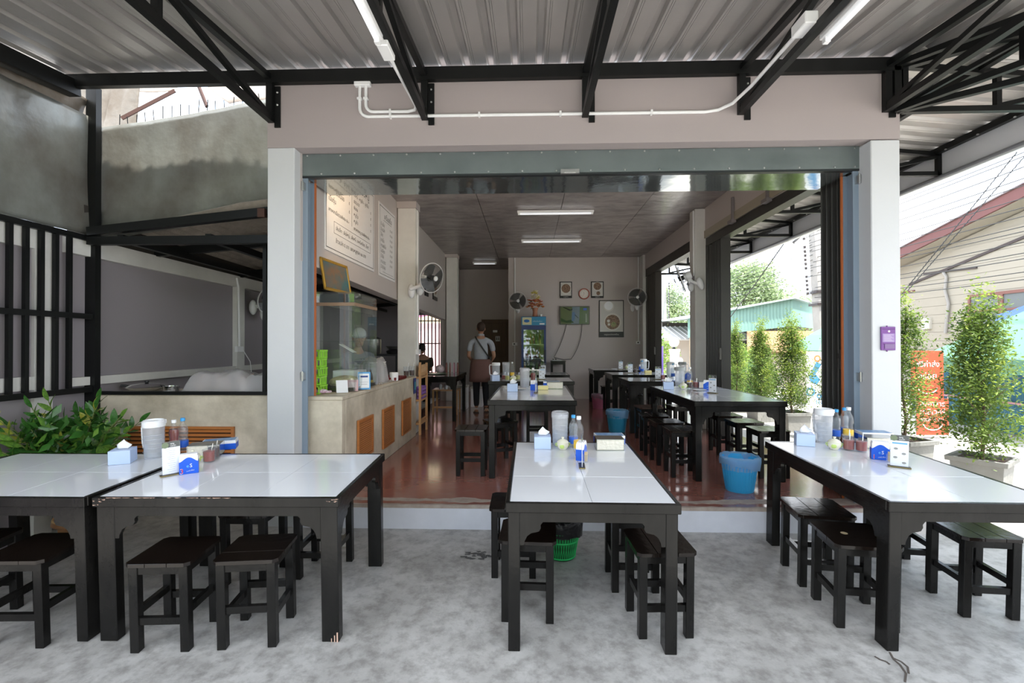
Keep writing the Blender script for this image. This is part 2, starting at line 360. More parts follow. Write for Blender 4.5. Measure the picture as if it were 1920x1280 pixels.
# --- folded accordion shutters
dk = mat('dark_folding_steel_slat', (.035, .034, .031), .42, .3, noise=(3, (.055, .052, .047), .2, (1, 1, .2)))
def folded(x, y0, y1, z1, label, n):
    r = thing('folding_shutter', label, 'shutter', (0, 0, 0))
    d = (y1-y0)/n
    for k in range(n):
        a = y0+k*d; s = 1 if k % 2 else -1
        MB().beam((x-.055, a+d*(.5-.42*s), (z1)/2), (x+.055, a+d*(.5+.42*s), z1/2), .008, z1, up=(0, 0, 1)).tube([(x-.055, a+d*(.5-.42*s), .02), (x-.055, a+d*(.5-.42*s), z1)], .006, 6).build('slat', dk, r)
    MB().bb(x-.075, x-.062, y1 if y1 > 3.2 else y0-.012, (y1 if y1 > 3.2 else y0)+.012, 0, z1-.02).bb(x-.09, x-.062, y0+.02, y0+.06, 1.15, 1.19).bb(x-.10, x-.075, y0, y0+.03, 1.06, 1.22).build('lock_bar', dk, r)
    return r
folded(2.60, .285, .62, 2.74, 'dark folded steel shutter stacked just behind the front right white column', 9)
folded(2.64, 2.92, 3.48, 2.78, 'dark folded steel shutter stacked against the middle right column', 11)
folded(2.64, 6.35, 7.15, 2.80, 'dark folded steel shutter stacked beside the far right corner of the room', 11)
# track above side openings + beige strip
tr = struct(MB().bb(2.57, 2.70, .3, 3.5, 2.74, 2.86).bb(2.57, 2.72, 3.74, 7.2, 2.80, 2.98), 'trim_6', dk)
struct(MB().bb(2.545, 2.56, .3, 3.5, 2.86, 2.97), 'trim_7', mat('beige_track_cover', (.34, .30, .23), .5))
for y in (1.55, 2.45):
    MB().bb(2.52, 2.545, y, y+.035, 2.84, 3.16).bb(2.50, 2.56, y-.03, y+.10, 2.83, 2.87).build('track_bracket', mat('grey_bracket', (.20, .18, .18), .5), tr)
# ================================================================== FRONT CANOPY: purlins, roof sheets, trusses
RZ = 3.475; RS = .098
def roofz(y): return RZ+RS*y
def sheet_profile(x0, w=.76):
    """ribbed profile in (x, dz)"""
    P = []
    for k in range(4):
        c = x0+.095+k*.19
        P += [(c-.095, 0), (c-.034, 0), (c-.02, .026), (c+.02, .026), (c+.034, 0)]
        for q in (.05, .064): P += [(c+q-.003, 0), (c+q, .004), (c+q+.003, 0)]
    return P+[(x0+w, 0)]
roof = thing('canopy_roof'); roof['kind'] = 'structure'
def ribbed(prof, A, B2, parent, along, m=deck):
    """sweep profile between two stations; along='y' front slope, 'x' side slope"""
    V = []; n = len(prof)
    for (s, base, clip) in (A, B2):
        for u, dz in prof:
            p = (clip(u), s, 0) if along == 'y' else (s, clip(u), 0)
            V.append(p)
    return V
sheet0 = {}
yA = -3.3
for i in range(11):
    x0 = -3.9+i*.76
    if x0 > 4.1: break
    pr = sheet_profile(x0); V = []; F = []
    for u, dz in pr:
        yb = 0.06 if u <= 2.72 else -(u-2.72)+.02
        V += [(u, yA, roofz(yA)+dz), (u, yb, roofz(yb)+dz)]
    for k in range(len(pr)-1): F.append((2*k, 2*k+1, 2*k+3, 2*k+2))
    o = MB().add(V, F).build('roof_sheet', deck, roof, recalc=False)
    md = o.modifiers.new('thick', 'SOLIDIFY'); md.thickness = .003; md.offset = 1
for i in range(14):
    y0 = -1.55+i*.76
    pr = sheet_profile(y0); V = []; F = []
    for u, dz in pr:
        xa = 2.72 if u >= 0 else 2.72-u
        V += [(xa, u, RZ-RS*(xa-2.72)+dz), (4.28, u, RZ-RS*(4.28-2.72)+dz)]
    for k in range(len(pr)-1): F.append((2*k, 2*k+1, 2*k+3, 2*k+2))
    o = MB().add(V, F).build('roof_sheet', deck, roof, recalc=False)
    md = o.modifiers.new('thick', 'SOLIDIFY'); md.thickness = .003; md.offset = 1
# purlins across the front slope (parallel to the facade) and along the side slope
def ybeam(name, a, b2, w=.05, h=.1, m=steelb): return MB().beam(a, b2, w, h).build(name, m, roof)
ybeam('purlin', (-3.9, -.03, RZ-.07), (2.75, -.03, RZ-.07))
for y in (-1.3, -2.6): ybeam('purlin', (-3.9, y, roofz(y)-.035), (min(2.72-y, 4.2), y, roofz(y)-.035), .05, .06)
for x in (3.35, 4.2): ybeam('purlin', (x, 2.72-x, RZ-RS*(x-2.72)-.04), (x, 9, RZ-RS*(x-2.72)-.04), .05, .06)
ybeam('purlin', (2.80, .0, RZ-.045), (2.80, 9, RZ-.045), .05, .07)
mb = MB()
for y in (-.1, ): 
    for i in range(30): mb.ell((4.17, -1.2+i*.35, RZ-RS*1.45-.075), (.012, .012, .008), 6, 4)
mb.build('bolt_heads', zinc, roof)['kind'] = 'stuff'
ybeam('hip_beam', (2.72, .02, RZ-.06), (4.25, -1.51, RZ-RS*1.53-.05), .05, .08)
# trusses
def truss(x, label, zb=3.075):
    t = thing('roof_truss', label, 'truss', group='black steel trusses under the front canopy')
    w = .045
    MB().beam((x, -.02, zb-.02), (x, -.02, RZ-.05), .05, .05).build('wall_post', steelb, t)
    mb = MB().bb(x+.028, x+.075, -.012, 0, zb-.06, RZ-.13)
    mb.build('wall_plate', steelb, t)
    mb = MB()
    for zz in (.12, .22): mb.ell((x+.052, -.014, zb+zz), (.009, .008, .009), 6, 4)
    mb.build('anchor_bolts', zinc, t)
    ye = -3.2
    MB().beam((x, -.03, RZ-.07), (x, ye, roofz(ye)-.03), w, w).build('top_chord', steelb, t)
    MB().beam((x, -.02, zb), (x, ye, zb-.0), w, w).build('bottom_chord', steelb, t)
    for k, y in enumerate((-1.2, -2.4)):
        MB().beam((x, y, zb+.01), (x, y, roofz(y)-.05), w*.9, w*.9).build('web_post', steelb, t)
        ya = (0, -1.2)[k]
        MB().beam((x, ya-.03, zb+.02), (x, y+.02, roofz(y)-.06), w*.8, w*.8).build('web_diagonal', steelb, t)
    return t
for x, l in ((-2.16, 'black steel roof truss over the front left white column'), (-.915, 'black steel roof truss running beside the left fluorescent tube'), (.355, 'black steel roof truss in the middle of the front canopy'),
             (1.56, 'black steel roof truss running beside the right fluorescent tube'), (2.66, 'black steel roof truss over the front right white column, running straight out')): truss(x, l)
# hip truss (diagonal) and side trusses
def gtruss(p0, d, L, label, grp, zb=3.06, web=.7, drop=RS):
    t = thing('roof_truss', label, 'truss', group=grp); d = Vector(d).normalized(); p0 = Vector(p0); w = .042
    P = lambda s, z: p0+d*s+Vector((0, 0, z))
    ze = RZ-.05-drop*L
    MB().beam(P(0, zb), P(0, RZ-.06), .05, .05).build('wall_post', steelb, t)
    MB().beam(P(0, RZ-.07), P(L, ze-.02), w, w).build('top_chord', steelb, t)
    MB().beam(P(0, zb), P(L, zb), w, w).build('bottom_chord', steelb, t)
    MB().beam(P(L, zb-.022), P(L, ze), w, w).build('end_post', steelb, t)
    s = web; a = 0
    while s < L-.15:
        MB().beam(P(s, zb), P(s, RZ-.06-drop*s), w*.9, w*.9).build('web_post', steelb, t)
        MB().beam(P(a, zb+.02), P(s, RZ-.07-drop*s), w*.8, w*.8).build('web_diagonal', steelb, t); a = s; s += web
    MB().beam(P(a, zb+.02), P(L, ze-.04), w*.8, w*.8).build('web_diagonal', steelb, t)
    return t
gtruss((2.72, -.03, 0), (.5, -.87, 0), 1.75, 'black diagonal hip truss leaving the front right corner at an angle', 'black steel trusses under the front canopy', drop=.07)
gtruss((2.74, -.02, 0), (.78, -.62, 0), 1.95, 'flatter black diagonal hip truss leaving the front right corner', 'black steel trusses under the front canopy', drop=.075)
side = ['nearest black side truss, running right from the front right corner', 'black side truss seen just right of the front right white column', 'third black side truss, seen through the side opening at its upper right', 'fourth black side truss, above the round-nosed lamp outside the side opening',
        'fifth black side truss under the side eave', 'sixth black side truss, beside the middle right column', 'farthest black side truss, seen past the back wall fan']
for k, l in enumerate(side):
    gtruss((2.78, -.02+k*1.42, 0), (1, 0, 0), 1.44, l, 'black steel trusses under the side eave')
# side eave fascia (grey gutter board)
fas = struct(MB().bb(4.25, 4.27, -4.6, 10, 3.02, 3.30).bb(4.27, 4.36, -4.6, 10, 3.02, 3.04).bb(4.35, 4.36, -4.6, 10, 3.04, 3.16), 'trim_8', mat('pale_grey_fascia', (.78, .80, .84), .5, .1, bump=(2, .15)))
struct(MB().tube([(4.24, -4.6, 3.02), (4.24, 10, 3.02)], .028, 10), 'trim_9', mat('grey_gutter_lip', (.25, .26, .28), .4, .2))
# ================================================================== LEFT: post, grille, sheets, kitchen opening
tag(MB().bb(-3.86, -3.77, .16, .215, -.2, 3.47).build('steel_post', steelb), 'thick black steel post at the left end of the facade', 'post')
g = thing('window_grille', 'black barred grille along the left edge of the front terrace', 'grille')
GX = -3.80
for z in (.895, 1.51, 2.165): MB().bb(GX-.018, GX+.018, -2.6, .155, z-.022, z+.022).build('rail', steelb, g)
y = -.04
while y > -2.55: MB().bb(GX-.015, GX+.015, y-.015, y+.015, .895, 2.165).build('bar', steelb, g); y -= .112
struct(MB().beam((GX, .0, 3.36), (GX, -3.3, roofz(-3.3)-.10), .10, .12), 'trim_10', steelb)
# crumpled galvanised sheets
def crumple(name, P00, P10, P01, P11, nx, ny, amp, m, seed, nrm, label, cat='sheet', th=.004, top=None):
    rr = np.random.RandomState(seed); V = []; G = rr.randn(5, 5)*.6
    nrm = Vector(nrm)
    fold = [(rr.rand(), rr.rand()*2-1, rr.rand()*.04+.02, (rr.rand()-.5)*2) for _ in range(5)]
    for j in range(ny+1):
        for i in range(nx+1):
            u, v = i/nx, j/ny
            a = Vector(P00).lerp(P10, u); b3 = Vector(P01).lerp(P11, u)
            p = a.lerp(b3, v)
            if top: p = p+Vector((0, 0, top(u)*v))
            h = sum(s*math.exp(-((u+k2*(v-.5)*.3-c)/w)**2) for c, k2, w, s in fold)*.5+.6*sin(3.1*u+2*v+seed)+.4*sin(7*u-5*v)
            V.append(p+nrm*amp*h)
    F = [(j*(nx+1)+i, j*(nx+1)+i+1, (j+1)*(nx+1)+i+1, (j+1)*(nx+1)+i) for j in range(ny) for i in range(nx)]
    o = MB().add(V, F).build(name, m, smooth=True, recalc=False); md = o.modifiers.new('thick', 'SOLIDIFY'); md.thickness = th
    return tag(o, label, cat)
crumple('metal_sheet', (-3.86, .245, 2.16), (-2.2, .245, 2.42), (-3.86, .245, 3.15), (-2.2, .245, 3.39), 40, 24, .022, galv, 2, (0, -1, 0), 'stained galvanised sheet filling the gap above the kitchen opening, between post and white column')
crumple('metal_sheet', (-3.84, -2.6, 2.20), (-3.84, .20, 2.20), (-3.84, -2.6, 3.12), (-3.84, .20, 3.22), 60, 24, .025, galv, 5, (1, 0, 0), 'stained galvanised sheet above the barred grille at the far left')
junk = mat('crumpled_foil_sheet', (.20, .18, .155), .4, .4, noise=(4, (.12, .095, .07), .2), bump=(8, .6))
crumple('foil_sheet', (-3.89, -1.3, 3.14), (-3.88, .16, 3.14), (-3.90, -1.3, 3.46), (-3.88, .16, 3.36), 30, 8, .03, junk, 9, (1, 0, 0), 'crumpled silvery foil strip tucked over the far left metal sheet')
crumple('foil_sheet', at(150, 446, y=.9), at(228, 440, y=.9), at(150, 140, y=1.0), at(262, 140, y=1.0), 22, 14, .06, junk, 12, (0, -1, 0), 'crumpled foil sheet behind the top of the left black post')
def bent_panel(pts, label):
    o = crumple('roof_offcut', *pts, 16, 6, .02, mat('weathered_roof_offcut', (.22, .19, .16), .6, .1, noise=(3, (.14, .105, .08), .25)), 21, (0, 0, 1), label); return o
bent_panel((at(225, 176, y=1.3), at(335, 166, y=1.2), at(215, 150, y=2.4), at(318, 146, y=2.4)), 'weathered corrugated offcut lying above the kitchen roof, left of the bright gap')
bent_panel((at(430, 196, y=.9), at(520, 178, y=.8), at(370, 146, y=2.6), at(520, 146, y=2.6)), 'weathered tan panel above the kitchen roof next to the white column')
for a, b3, l in ((at(228, 222, y=.7), at(328, 170, y=.9), 'thin rusty bar rising to the right above the galvanised sheet'), (at(372, 160, y=.8), at(388, 200, y=.7), 'thin rusty bar leaning left above the galvanised sheet')):
    tag(MB().beam(a, b3, .02, .03).build('rusty_bar', mat('rust', (.05, .02, .014), .8)), l, 'bar')
sp = thing('spike_strip', 'row of thin upright spikes along the top of the kitchen sheet', 'spikes')
for k in range(20):
    x = -3.66+k*.078; zt = 3.165+(x+3.69)/1.49*.215
    MB().tube([(x, .27, zt-.03), (x+random.uniform(-.012, .012), .27, zt+random.uniform(.08, .13))], .0035, 5).build('spike', steelb, sp)
fib = mat('fibre_cement_roof', (.26, .225, .185), .85, noise=(8, (.17, .145, .12), .25), bump=(40, .4))
# front edge of the kitchen's fibre cement roof and its beams
mb = MB(); mb.prism([(-3.28, 2.245), (-2.2, 2.41), (-2.2, 2.50), (-2.5, 2.465), (-3.2, 2.32)], .14, .2, 'y')
tag(mb.build('roof_edge_strip', fib, bevel=.01), 'weathered fibre cement strip along the lower right of the galvanised sheet', 'roofing')
bm_ = thing('kitchen_lintel_beams', 'black steel beams across the top of the kitchen opening', 'beam')
MB().beam((-3.765, .10, 2.215), (-2.2, .10, 2.37), .06, .07).build('sloping_beam', steelb, bm_)
MB().bb(-3.765, -2.2, .07, .13, 2.105, 2.17).build('straight_beam', steelb, bm_)
MB().bb(-2.30, -2.24, .04, .07, 2.31, 2.38).build('junction_box', mat('rust_brown_box', (.05, .02, .012), .6), bm_)
tag(MB().bb(-2.345, -2.315, .20, .235, .872, 2.2).bb(-3.765, -2.2, .20, .235, .843, .872).build('opening_frame', steelb), 'thin black steel frame around the kitchen opening', 'frame')
# low concrete wall with vent under the kitchen opening
loft = mat('bare_polished_plaster', (.70, .62, .495), .5, noise=(3.4, (.43, .37, .28), .17), bump=(6, .3))
struct(MB().bb(-3.86, -2.195, .22, .78, -.2, .842), 'wall_kitchen_front', loft)
def vent(parent_thing, nsl, w, h, label, loc, rz):
    v = thing('louvre_vent', label, 'vent', loc, rz)
    f = MB().bb(-w/2, w/2, -.012, .008, h-.022, h).bb(-w/2, w/2, -.012, .008, 0, .022).bb(-w/2, -w/2+.024, -.012, .008, .022, h-.022).bb(w/2-.024, w/2, -.012, .008, .022, h-.022)
    f.build('frame', orange, v)
    MB().bb(-w/2+.02, w/2-.02, .006, .009, .02, h-.02).build('backing', mat('vent_gap_shade', (.045, .018, .008), .9), v)  # near-black sheet, its colour stands in for the shade between the slats
    R = Matrix.Rotation(radians(-40), 3, 'X'); d = (h-.044)/nsl
    s0 = MB().box((0, 0, 0), (w-.048, .005, d*.72), R=R).build('slat', orange, v)
    for k in range(nsl):
        q = s0 if k == 0 else s0.copy()
        if k: COL.objects.link(q)
        q.location = (0, -.003, .022+d*(k+.5))
    return v
vent(None, 11, .96, .42, 'wide orange wooden louvre vent in the concrete wall behind the left tables', (-3.07, .209, .155), 0)
# --- kitchen room
KX = -3.86
struct(MB().bb(KX-.15, KX, -4, 8.4, -.3, 2.17), 'wall_kitchen_left', purple); struct(MB().bb(KX-.12, KX+.03, .12, 8.4, 2.10, 2.45), 'trim_15', mat('dark_eave_board', (.03, .025, .02), .9))
mb = MB(); mb.prism([(-.04, 2.17), (8.4, 2.10), (8.4, 1.98), (-.04, 2.02)], KX, KX+.05, 'x'); mb.bb(KX, KX+.05, 0.0, 8.4, .93, 1.0)
mb.bb(KX, KX+.03, -.28, -.14, -.25, 2.2).bb(KX, KX+.06, 2.20, 2.36, 0, 2.1).bb(KX, KX+.06, 4.6, 4.76, 0, 2.1).bb(KX, KX+.03, -3, -.28, 2.0, 2.17).bb(KX, KX+.03, -3, -.28, .93, 1.03)
struct(mb, 'trim_11', cream)
struct(MB().tube([(KX+.03, -.62, -.22), (KX+.03, -.62, .82), (KX-.02, -.62, .86)], .022, 10), 'trim_12', mat('pale_green_pipe', (.52, .60, .60), .5))
struct(MB().bb(KX, -2.12, 7.6, 7.75, 0, .55).bb(KX, -2.78, 7.6, 7.75, .55, 2.4).bb(-2.78, -2.12, 7.6, 7.75, 1.98, 2.4), 'wall_kitchen_back', purple)
# corrugated fibre-cement kitchen roof
V = []; F = []; nx = 96
for i in range(nx+1):
    x = KX+(1.86)*i/nx; dz = .022*sin(i*.95)+.02*(i/nx)*8
    V += [(x, .30, 2.34+dz), (x, 7.7, 2.2+dz)]
for i in range(nx): F.append((2*i, 2*i+1, 2*i+3, 2*i+2))
o = MB().add(V, F).build('ceiling_kitchen', fib, smooth=True, recalc=False); o['kind'] = 'structure'; o.modifiers.new('t', 'SOLIDIFY').thickness = .01
for y in (.9, 2.3, 3.8, 5.4, 7.0): struct(MB().beam((KX, y, 2.20-.01*y), (-2.1, y, 2.34-.01*y), .05, .08), 'trim_13', steelb)
for x in (-3.5, -2.75): struct(MB().beam((x, .1, 2.16), (x, 7.6, 2.08), .05, .06), 'trim_14', steelb)
wg = thing('window_grille', 'black barred window at the back of the kitchen, bright yard behind it', 'grille')
for x in np.linspace(-2.75, -2.05, 9): MB().bb(x-.012, x+.012, 7.61, 7.64, .55, 1.98).build('bar', steelb, wg)
for z in (.6, 1.30, 1.84): MB().bb(-2.78, -2.0, 7.62, 7.65, z-.012, z+.012).build('rail', steelb, wg)
# ================================================================== TABLES AND STOOLS
H = .742
def ogee(L, zt, ap=.05, br=.115, bl=.125):
    """apron outline with a scrolled bracket at both ends, 2-d (u, z)"""
    half = [(0, zt-ap-br), (.022, zt-ap-br), (.026, zt-ap-br+.02), (.040, zt-ap-br+.045), (.062, zt-ap-br+.060), (.090, zt-ap-.05), (.104, zt-ap-.046), (.114, zt-ap-.03), (.112, zt-ap-.015), (bl, zt-ap)]
    half = [(u*.9, z) for u, z in half]
    return [(0, zt)]+half+[(L-u, z) for u, z in half[::-1]]+[(L, zt)]
def make_table(nx, ny, tw=.4, td=.4, top=True, long_x=None):
    t = thing('dining_table'); t['category'] = 'table'
    w, l = nx*tw, ny*td; W2, L2 = w/2+.022, l/2+.022
    lx = (nx*tw > ny*td) if long_x is None else long_x
    MB().bb(-W2, W2, -L2, -l/2, H-.048, H+.001).bb(-W2, W2, l/2, L2, H-.048, H+.001).bb(-W2, -w/2, -l/2, l/2, H-.048, H+.001).bb(w/2, W2, -l/2, l/2, H-.048, H+.001).build('rim', black, t, bevel=.003)
    MB().bb(-w/2, w/2, -l/2, l/2, H-.04, H-.008).build('board', black, t)
    if top:
        q = None
        for i in range(nx):
            for j in range(ny):
                if q is None: q = MB().bb(-tw/2+.0008, tw/2-.0008, -td/2+.0008, td/2-.0008, -.008, 0).build('tile', whitet, t, bevel=.0008); o = q
                else: o = q.copy(); COL.objects.link(o)
                o.location = (-w/2+(i+.5)*tw, -l/2+(j+.5)*td, H+random.uniform(-.0003, .0004))
    else: MB().bb(-w/2, w/2, -l/2, l/2, H-.008, H).build('top_sheet', mat('dark_glossy_top', (.05, .055, .058), .12, coat=.4), t)
    a, b3 = (.088, .055) if lx else (.058, .088); ins = .012
    for sx in (-1, 1):
        for sy in (-1, 1):
            x1, y1 = sx*(W2-ins), sy*(L2-ins)
            MB().bb(x1, x1-sx*a, y1, y1-sy*b3, 0, H-.048).build('leg', black, t, bevel=.003)
    Lx = 2*(W2-ins-a); Ly = 2*(L2-ins-b3)
    for sy in (-1, 1):
        y0 = sy*(L2-ins-.004); MB().prism([(u-Lx/2, z) for u, z in ogee(Lx, H-.048)], y0, y0-sy*.022, 'y').build('apron', black, t)
    for sx in (-1, 1):
        x0 = sx*(W2-ins-.004); MB().prism([(u-Ly/2, z) for u, z in ogee(Ly, H-.048)], x0, x0-sx*.022, 'x').build('apron', black, t)
    return t
T32, T23, T24 = Proto(make_table(3, 2)), Proto(make_table(2, 3)), Proto(make_table(2, 4))
def tpos(x, y): return (x, y, ramp(y))
G1 = 'white-topped black tables on the front terrace'; G2 = 'white-topped black tables inside the room'
put(tag(make_table(3, 2, long_x=False), 'left end table on the terrace, its near left corner cut by the picture edge', 'table', G1), tpos(-2.945, -1.010), .005, True)
T32(tpos(-1.675, -.985), .025, 'terrace table with chipped front edge, holding the blue napkin box marked 3', G1, True)
T23(tpos(.217, -.815), -.004, 'narrow middle terrace table seen end-on, white tiles toward the viewer', G1, True)
T23(tpos(2.075, -.76), -.008, 'right terrace table holding the blue napkin box marked 1', G1, True)
T24((-.045, 1.56, 0), -.02, 'table just inside the room behind the middle terrace table', G2)
T24((1.86, 1.52, 0), 0, 'long table inside at the right opening, black stools along both sides', G2)
T32((-.055, 3.52, 0), 0, 'crosswise table behind the first inside table, crowded with jugs and cups', G2)
T32((.0, 4.95, 0), 0, 'crosswise table nearest the blue drinks fridge', G2)
J = Proto(make_table(3, 2, .333, .4))
J((1.865, 3.53, 0), 0, 'crosswise table directly behind the long right table', G2)
J((1.88, 5.02, 0), 0, 'second crosswise table from the back wall on the right side', G2)
J((1.76, 6.52, 0), 0, 'crosswise table against the back wall under the right fan', G2)
put(tag(make_table(2, 3, .36, .42, top=False), 'dark-topped black serving table at the left wall with a green tray on it', 'table'), (-1.665, 4.75, 0))
# worn spots on the chipped table
wood = mat('bare_chipped_wood', (.55, .36, .28), .7)
chp = bpy.data.objects['dining_table.001'] if 'dining_table.001' in bpy.data.objects else None
def make_stool(sw=.31, brown=False, name='stool'):
    t = thing(name); t['category'] = 'stool'
    sm = mat('worn_brown_seat_wood', (.07, .035, .022), .4, noise=(6, (.03, .018, .012), .3)) if brown else seatm
    Z = .45; p = sw/3
    for k in range(3):
        x0, x1 = -sw/2+k*p+.0012, -sw/2+(k+1)*p-.0012; c = .022
        if k == 0: poly = [(x0+c, -sw/2), (x1, -sw/2), (x1, sw/2), (x0+c, sw/2), (x0, sw/2-c), (x0, -sw/2+c)]
        elif k == 2: poly = [(x0, -sw/2), (x1-c, -sw/2), (x1, -sw/2+c), (x1, sw/2-c), (x1-c, sw/2), (x0, sw/2)]
        else: poly = [(x0, -sw/2), (x1, -sw/2), (x1, sw/2), (x0, sw/2)]
        MB().prism(poly, Z-.02, Z, 'z').build('plank', sm, t, bevel=.0012)
    a, e = .042, sw/2-.014
    for sx in (-1, 1):
        for sy in (-1, 1): MB().bb(sx*e, sx*(e-a), sy*e, sy*(e-a), 0, Z-.02).build('leg', black, t, bevel=.002)
    for s in (-1, 1):
        MB().bb(-e+a, e-a, s*(e-.006), s*(e-.028), Z-.062, Z-.02).build('apron', black, t)
        MB().bb(s*(e-.006), s*(e-.028), -e+a, e-a, Z-.062, Z-.02).build('apron', black, t)
        MB().bb(-e+a, e-a, s*(e-.009), s*(e-.033), .135, .170).build('stretcher', black, t)
        MB().bb(s*(e-.009), s*(e-.033), -e+a, e-a, .175, .210).build('stretcher', black, t)
    return t
ST = Proto(make_stool()); SB = Proto(make_stool(.33))
g1 = 'black wooden stools on the front terrace'; g2 = 'black wooden stools inside the room'
for P, x, y, rz, l in ((SB, -2.665, -1.33, .05, 'large black stool at the left end table, legs in the lower left corner'), (ST, -3.12, -1.27, .1, 'black stool at the very left edge, mostly cut off by the frame'),
        (ST, -1.915, -1.345, .07, 'left of the two near stools under the table marked 3'), (ST, -1.510, -1.305, .12+pi/2, 'right of the two near stools under the table marked 3, planks running lengthwise'),
        (ST, -1.85, -.745, 0, 'black stool at the far side of the table marked 3, nearer its middle'), (ST, -1.435, -.655, 0, 'black stool at the far side of the table marked 3, near its right end leg'),
        (ST, -.096, -1.055, -.04+pi/2, 'near left black stool at the middle terrace table'), (ST, -.19, -.60, 0, 'far left black stool at the middle terrace table, by the step'),
        (ST, .60, -1.165, .06, 'near right black stool at the middle terrace table'), (ST, .545, -.745, 0, 'far right black stool at the middle terrace table, half hidden behind the near one'),
        (SB, 1.70, -1.055, -.12+pi/2, 'near left stool at the right terrace table, pale knot in its middle plank'), (SB, 1.73, -.655, -.12, 'far left black stool at the right terrace table, its seat shining in the light'),
        (ST, 2.43, -.945, -.08, 'near right black stool at the right terrace table'), (ST, 2.36, -.50, -.1, 'far right black stool at the right terrace table, mostly behind the others')):
    P(tpos(x, y), rz, l, g1, True)
for x, y, rz, l in ((-.655, .97, 0, 'black stool standing clear to the left of the first inside table'), (-.40, 1.42, .45, 'angled black stool half under the first inside table'),
        (.02, 2.62, 0, 'black stool at the far end of the first inside table, right of centre'), (-.42, 2.66, .2, 'black stool at the far end of the first inside table, left of centre'),
        (1.405, .97, 0, 'nearest black stool on the left side of the long right table'), (1.385, 1.43, .04, 'middle black stool on the left side of the long right table'), (1.37, 1.88, -.04, 'farthest black stool on the left side of the long right table'),
        (2.23, .97, 0, 'nearest black stool on the right side of the long right table'), (2.22, 1.46, .03, 'middle black stool on the right side of the long right table'), (2.21, 1.93, 0, 'farthest black stool on the right side of the long right table'),
        (1.95, 2.75, .1, 'black stool in front of the table behind the long right table'), (1.62, 4.27, 0, 'left black stool between the two crosswise tables on the right'), (2.08, 4.27, .1, 'right black stool between the two crosswise tables on the right'),
        (1.50, 5.75, 0, 'left black stool in front of the back wall table'), (2.0, 5.76, 0, 'right black stool in front of the back wall table'), (-.35, 4.25, 0, 'black stool between the two crosswise tables in front of the fridge')):
    ST((x, y, 0), rz, l, g2)
put(tag(make_stool(.31, True), 'stool with a worn brown seat at the far end of the long right table', 'stool', g2), (1.50, 2.66, 0), .1)
# chipped marks on the table marked 3
tb = [o for o in bpy.data.objects if o.get('label', '').startswith('terrace table with chipped')][0]
mb = MB(); rc = random.Random(4)
for k in range(34):
    x = -.56+.62*rc.random()**1.3; L = rc.uniform(.006, .045); hgt = rc.uniform(.0012, .0042)
    pts = [(x, H+.0012)]+[(x+L*q/4, H+.0012-hgt*rc.uniform(.4, 1)) for q in range(1, 4)]+[(x+L, H+.0012)]
    mb.prism(pts, -.4232, -.4212, 'y')
for x0_, n_ in ((-.618, 9), (.55, 7)):
    for k in range(n_): x = x0_+rc.random()*.06; z = H-.002-rc.random()*.04*(1 if x0_ < 0 else .4); mb.prism([(x, z), (x+rc.uniform(.003, .02), z-.001), (x+rc.uniform(.002, .01), z-rc.uniform(.002, .005))], -.4232, -.4212, 'y')
mb.build('chipped_paint', wood, tb)
MB().bb(.585, .59, -.4112, -.409, 0, .035).bb(.598, .605, -.4112, -.409, 0, .05).bb(.57, .574, -.4112, -.409, 0, .02).build('chipped_foot', wood, tb)['kind'] = 'stuff'
# pale knot
kn = [o for o in bpy.data.objects if 'pale knot' in o.get('label', '')][0]
MB().lathe([(0, .4506), (.012, .4505), (.018, .4502), (.018, .449)], 10, (0, .05, 0)).build('knot', mat('pale_knot', (.45, .36, .22), .6), kn)

# ================================================================== TABLETOP THINGS (one builder each)
def tissue_box(w=.115, d=.115, h=.085):
    t = thing('tissue_box'); t['category'] = 'tissue box'
    MB().bb(-w/2, w/2, -d/2, d/2, 0, h).build('box', paleblue, t, bevel=.0015)
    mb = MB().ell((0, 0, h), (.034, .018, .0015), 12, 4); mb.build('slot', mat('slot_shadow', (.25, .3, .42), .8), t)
    V = []; n = 6
    for j in range(5):
        for i in range(n+1):
            u = i/n-.5; v = j/4
            V.append((u*(.045+.10*v*(1.15-v))+.02*v*sin(v*3), .012*sin(u*7+v*2)*v+.004, h-.004+v*.062*(1-abs(u)*.9*v)))
    F = [(j*(n+1)+i, j*(n+1)+i+1, (j+1)*(n+1)+i+1, (j+1)*(n+1)+i) for j in range(4) for i in range(n)]
    o = MB().add(V, F).build('tissue', tissuem, t, smooth=True, recalc=False); o.modifiers.new('t', 'SOLIDIFY').thickness = .0012
    return t
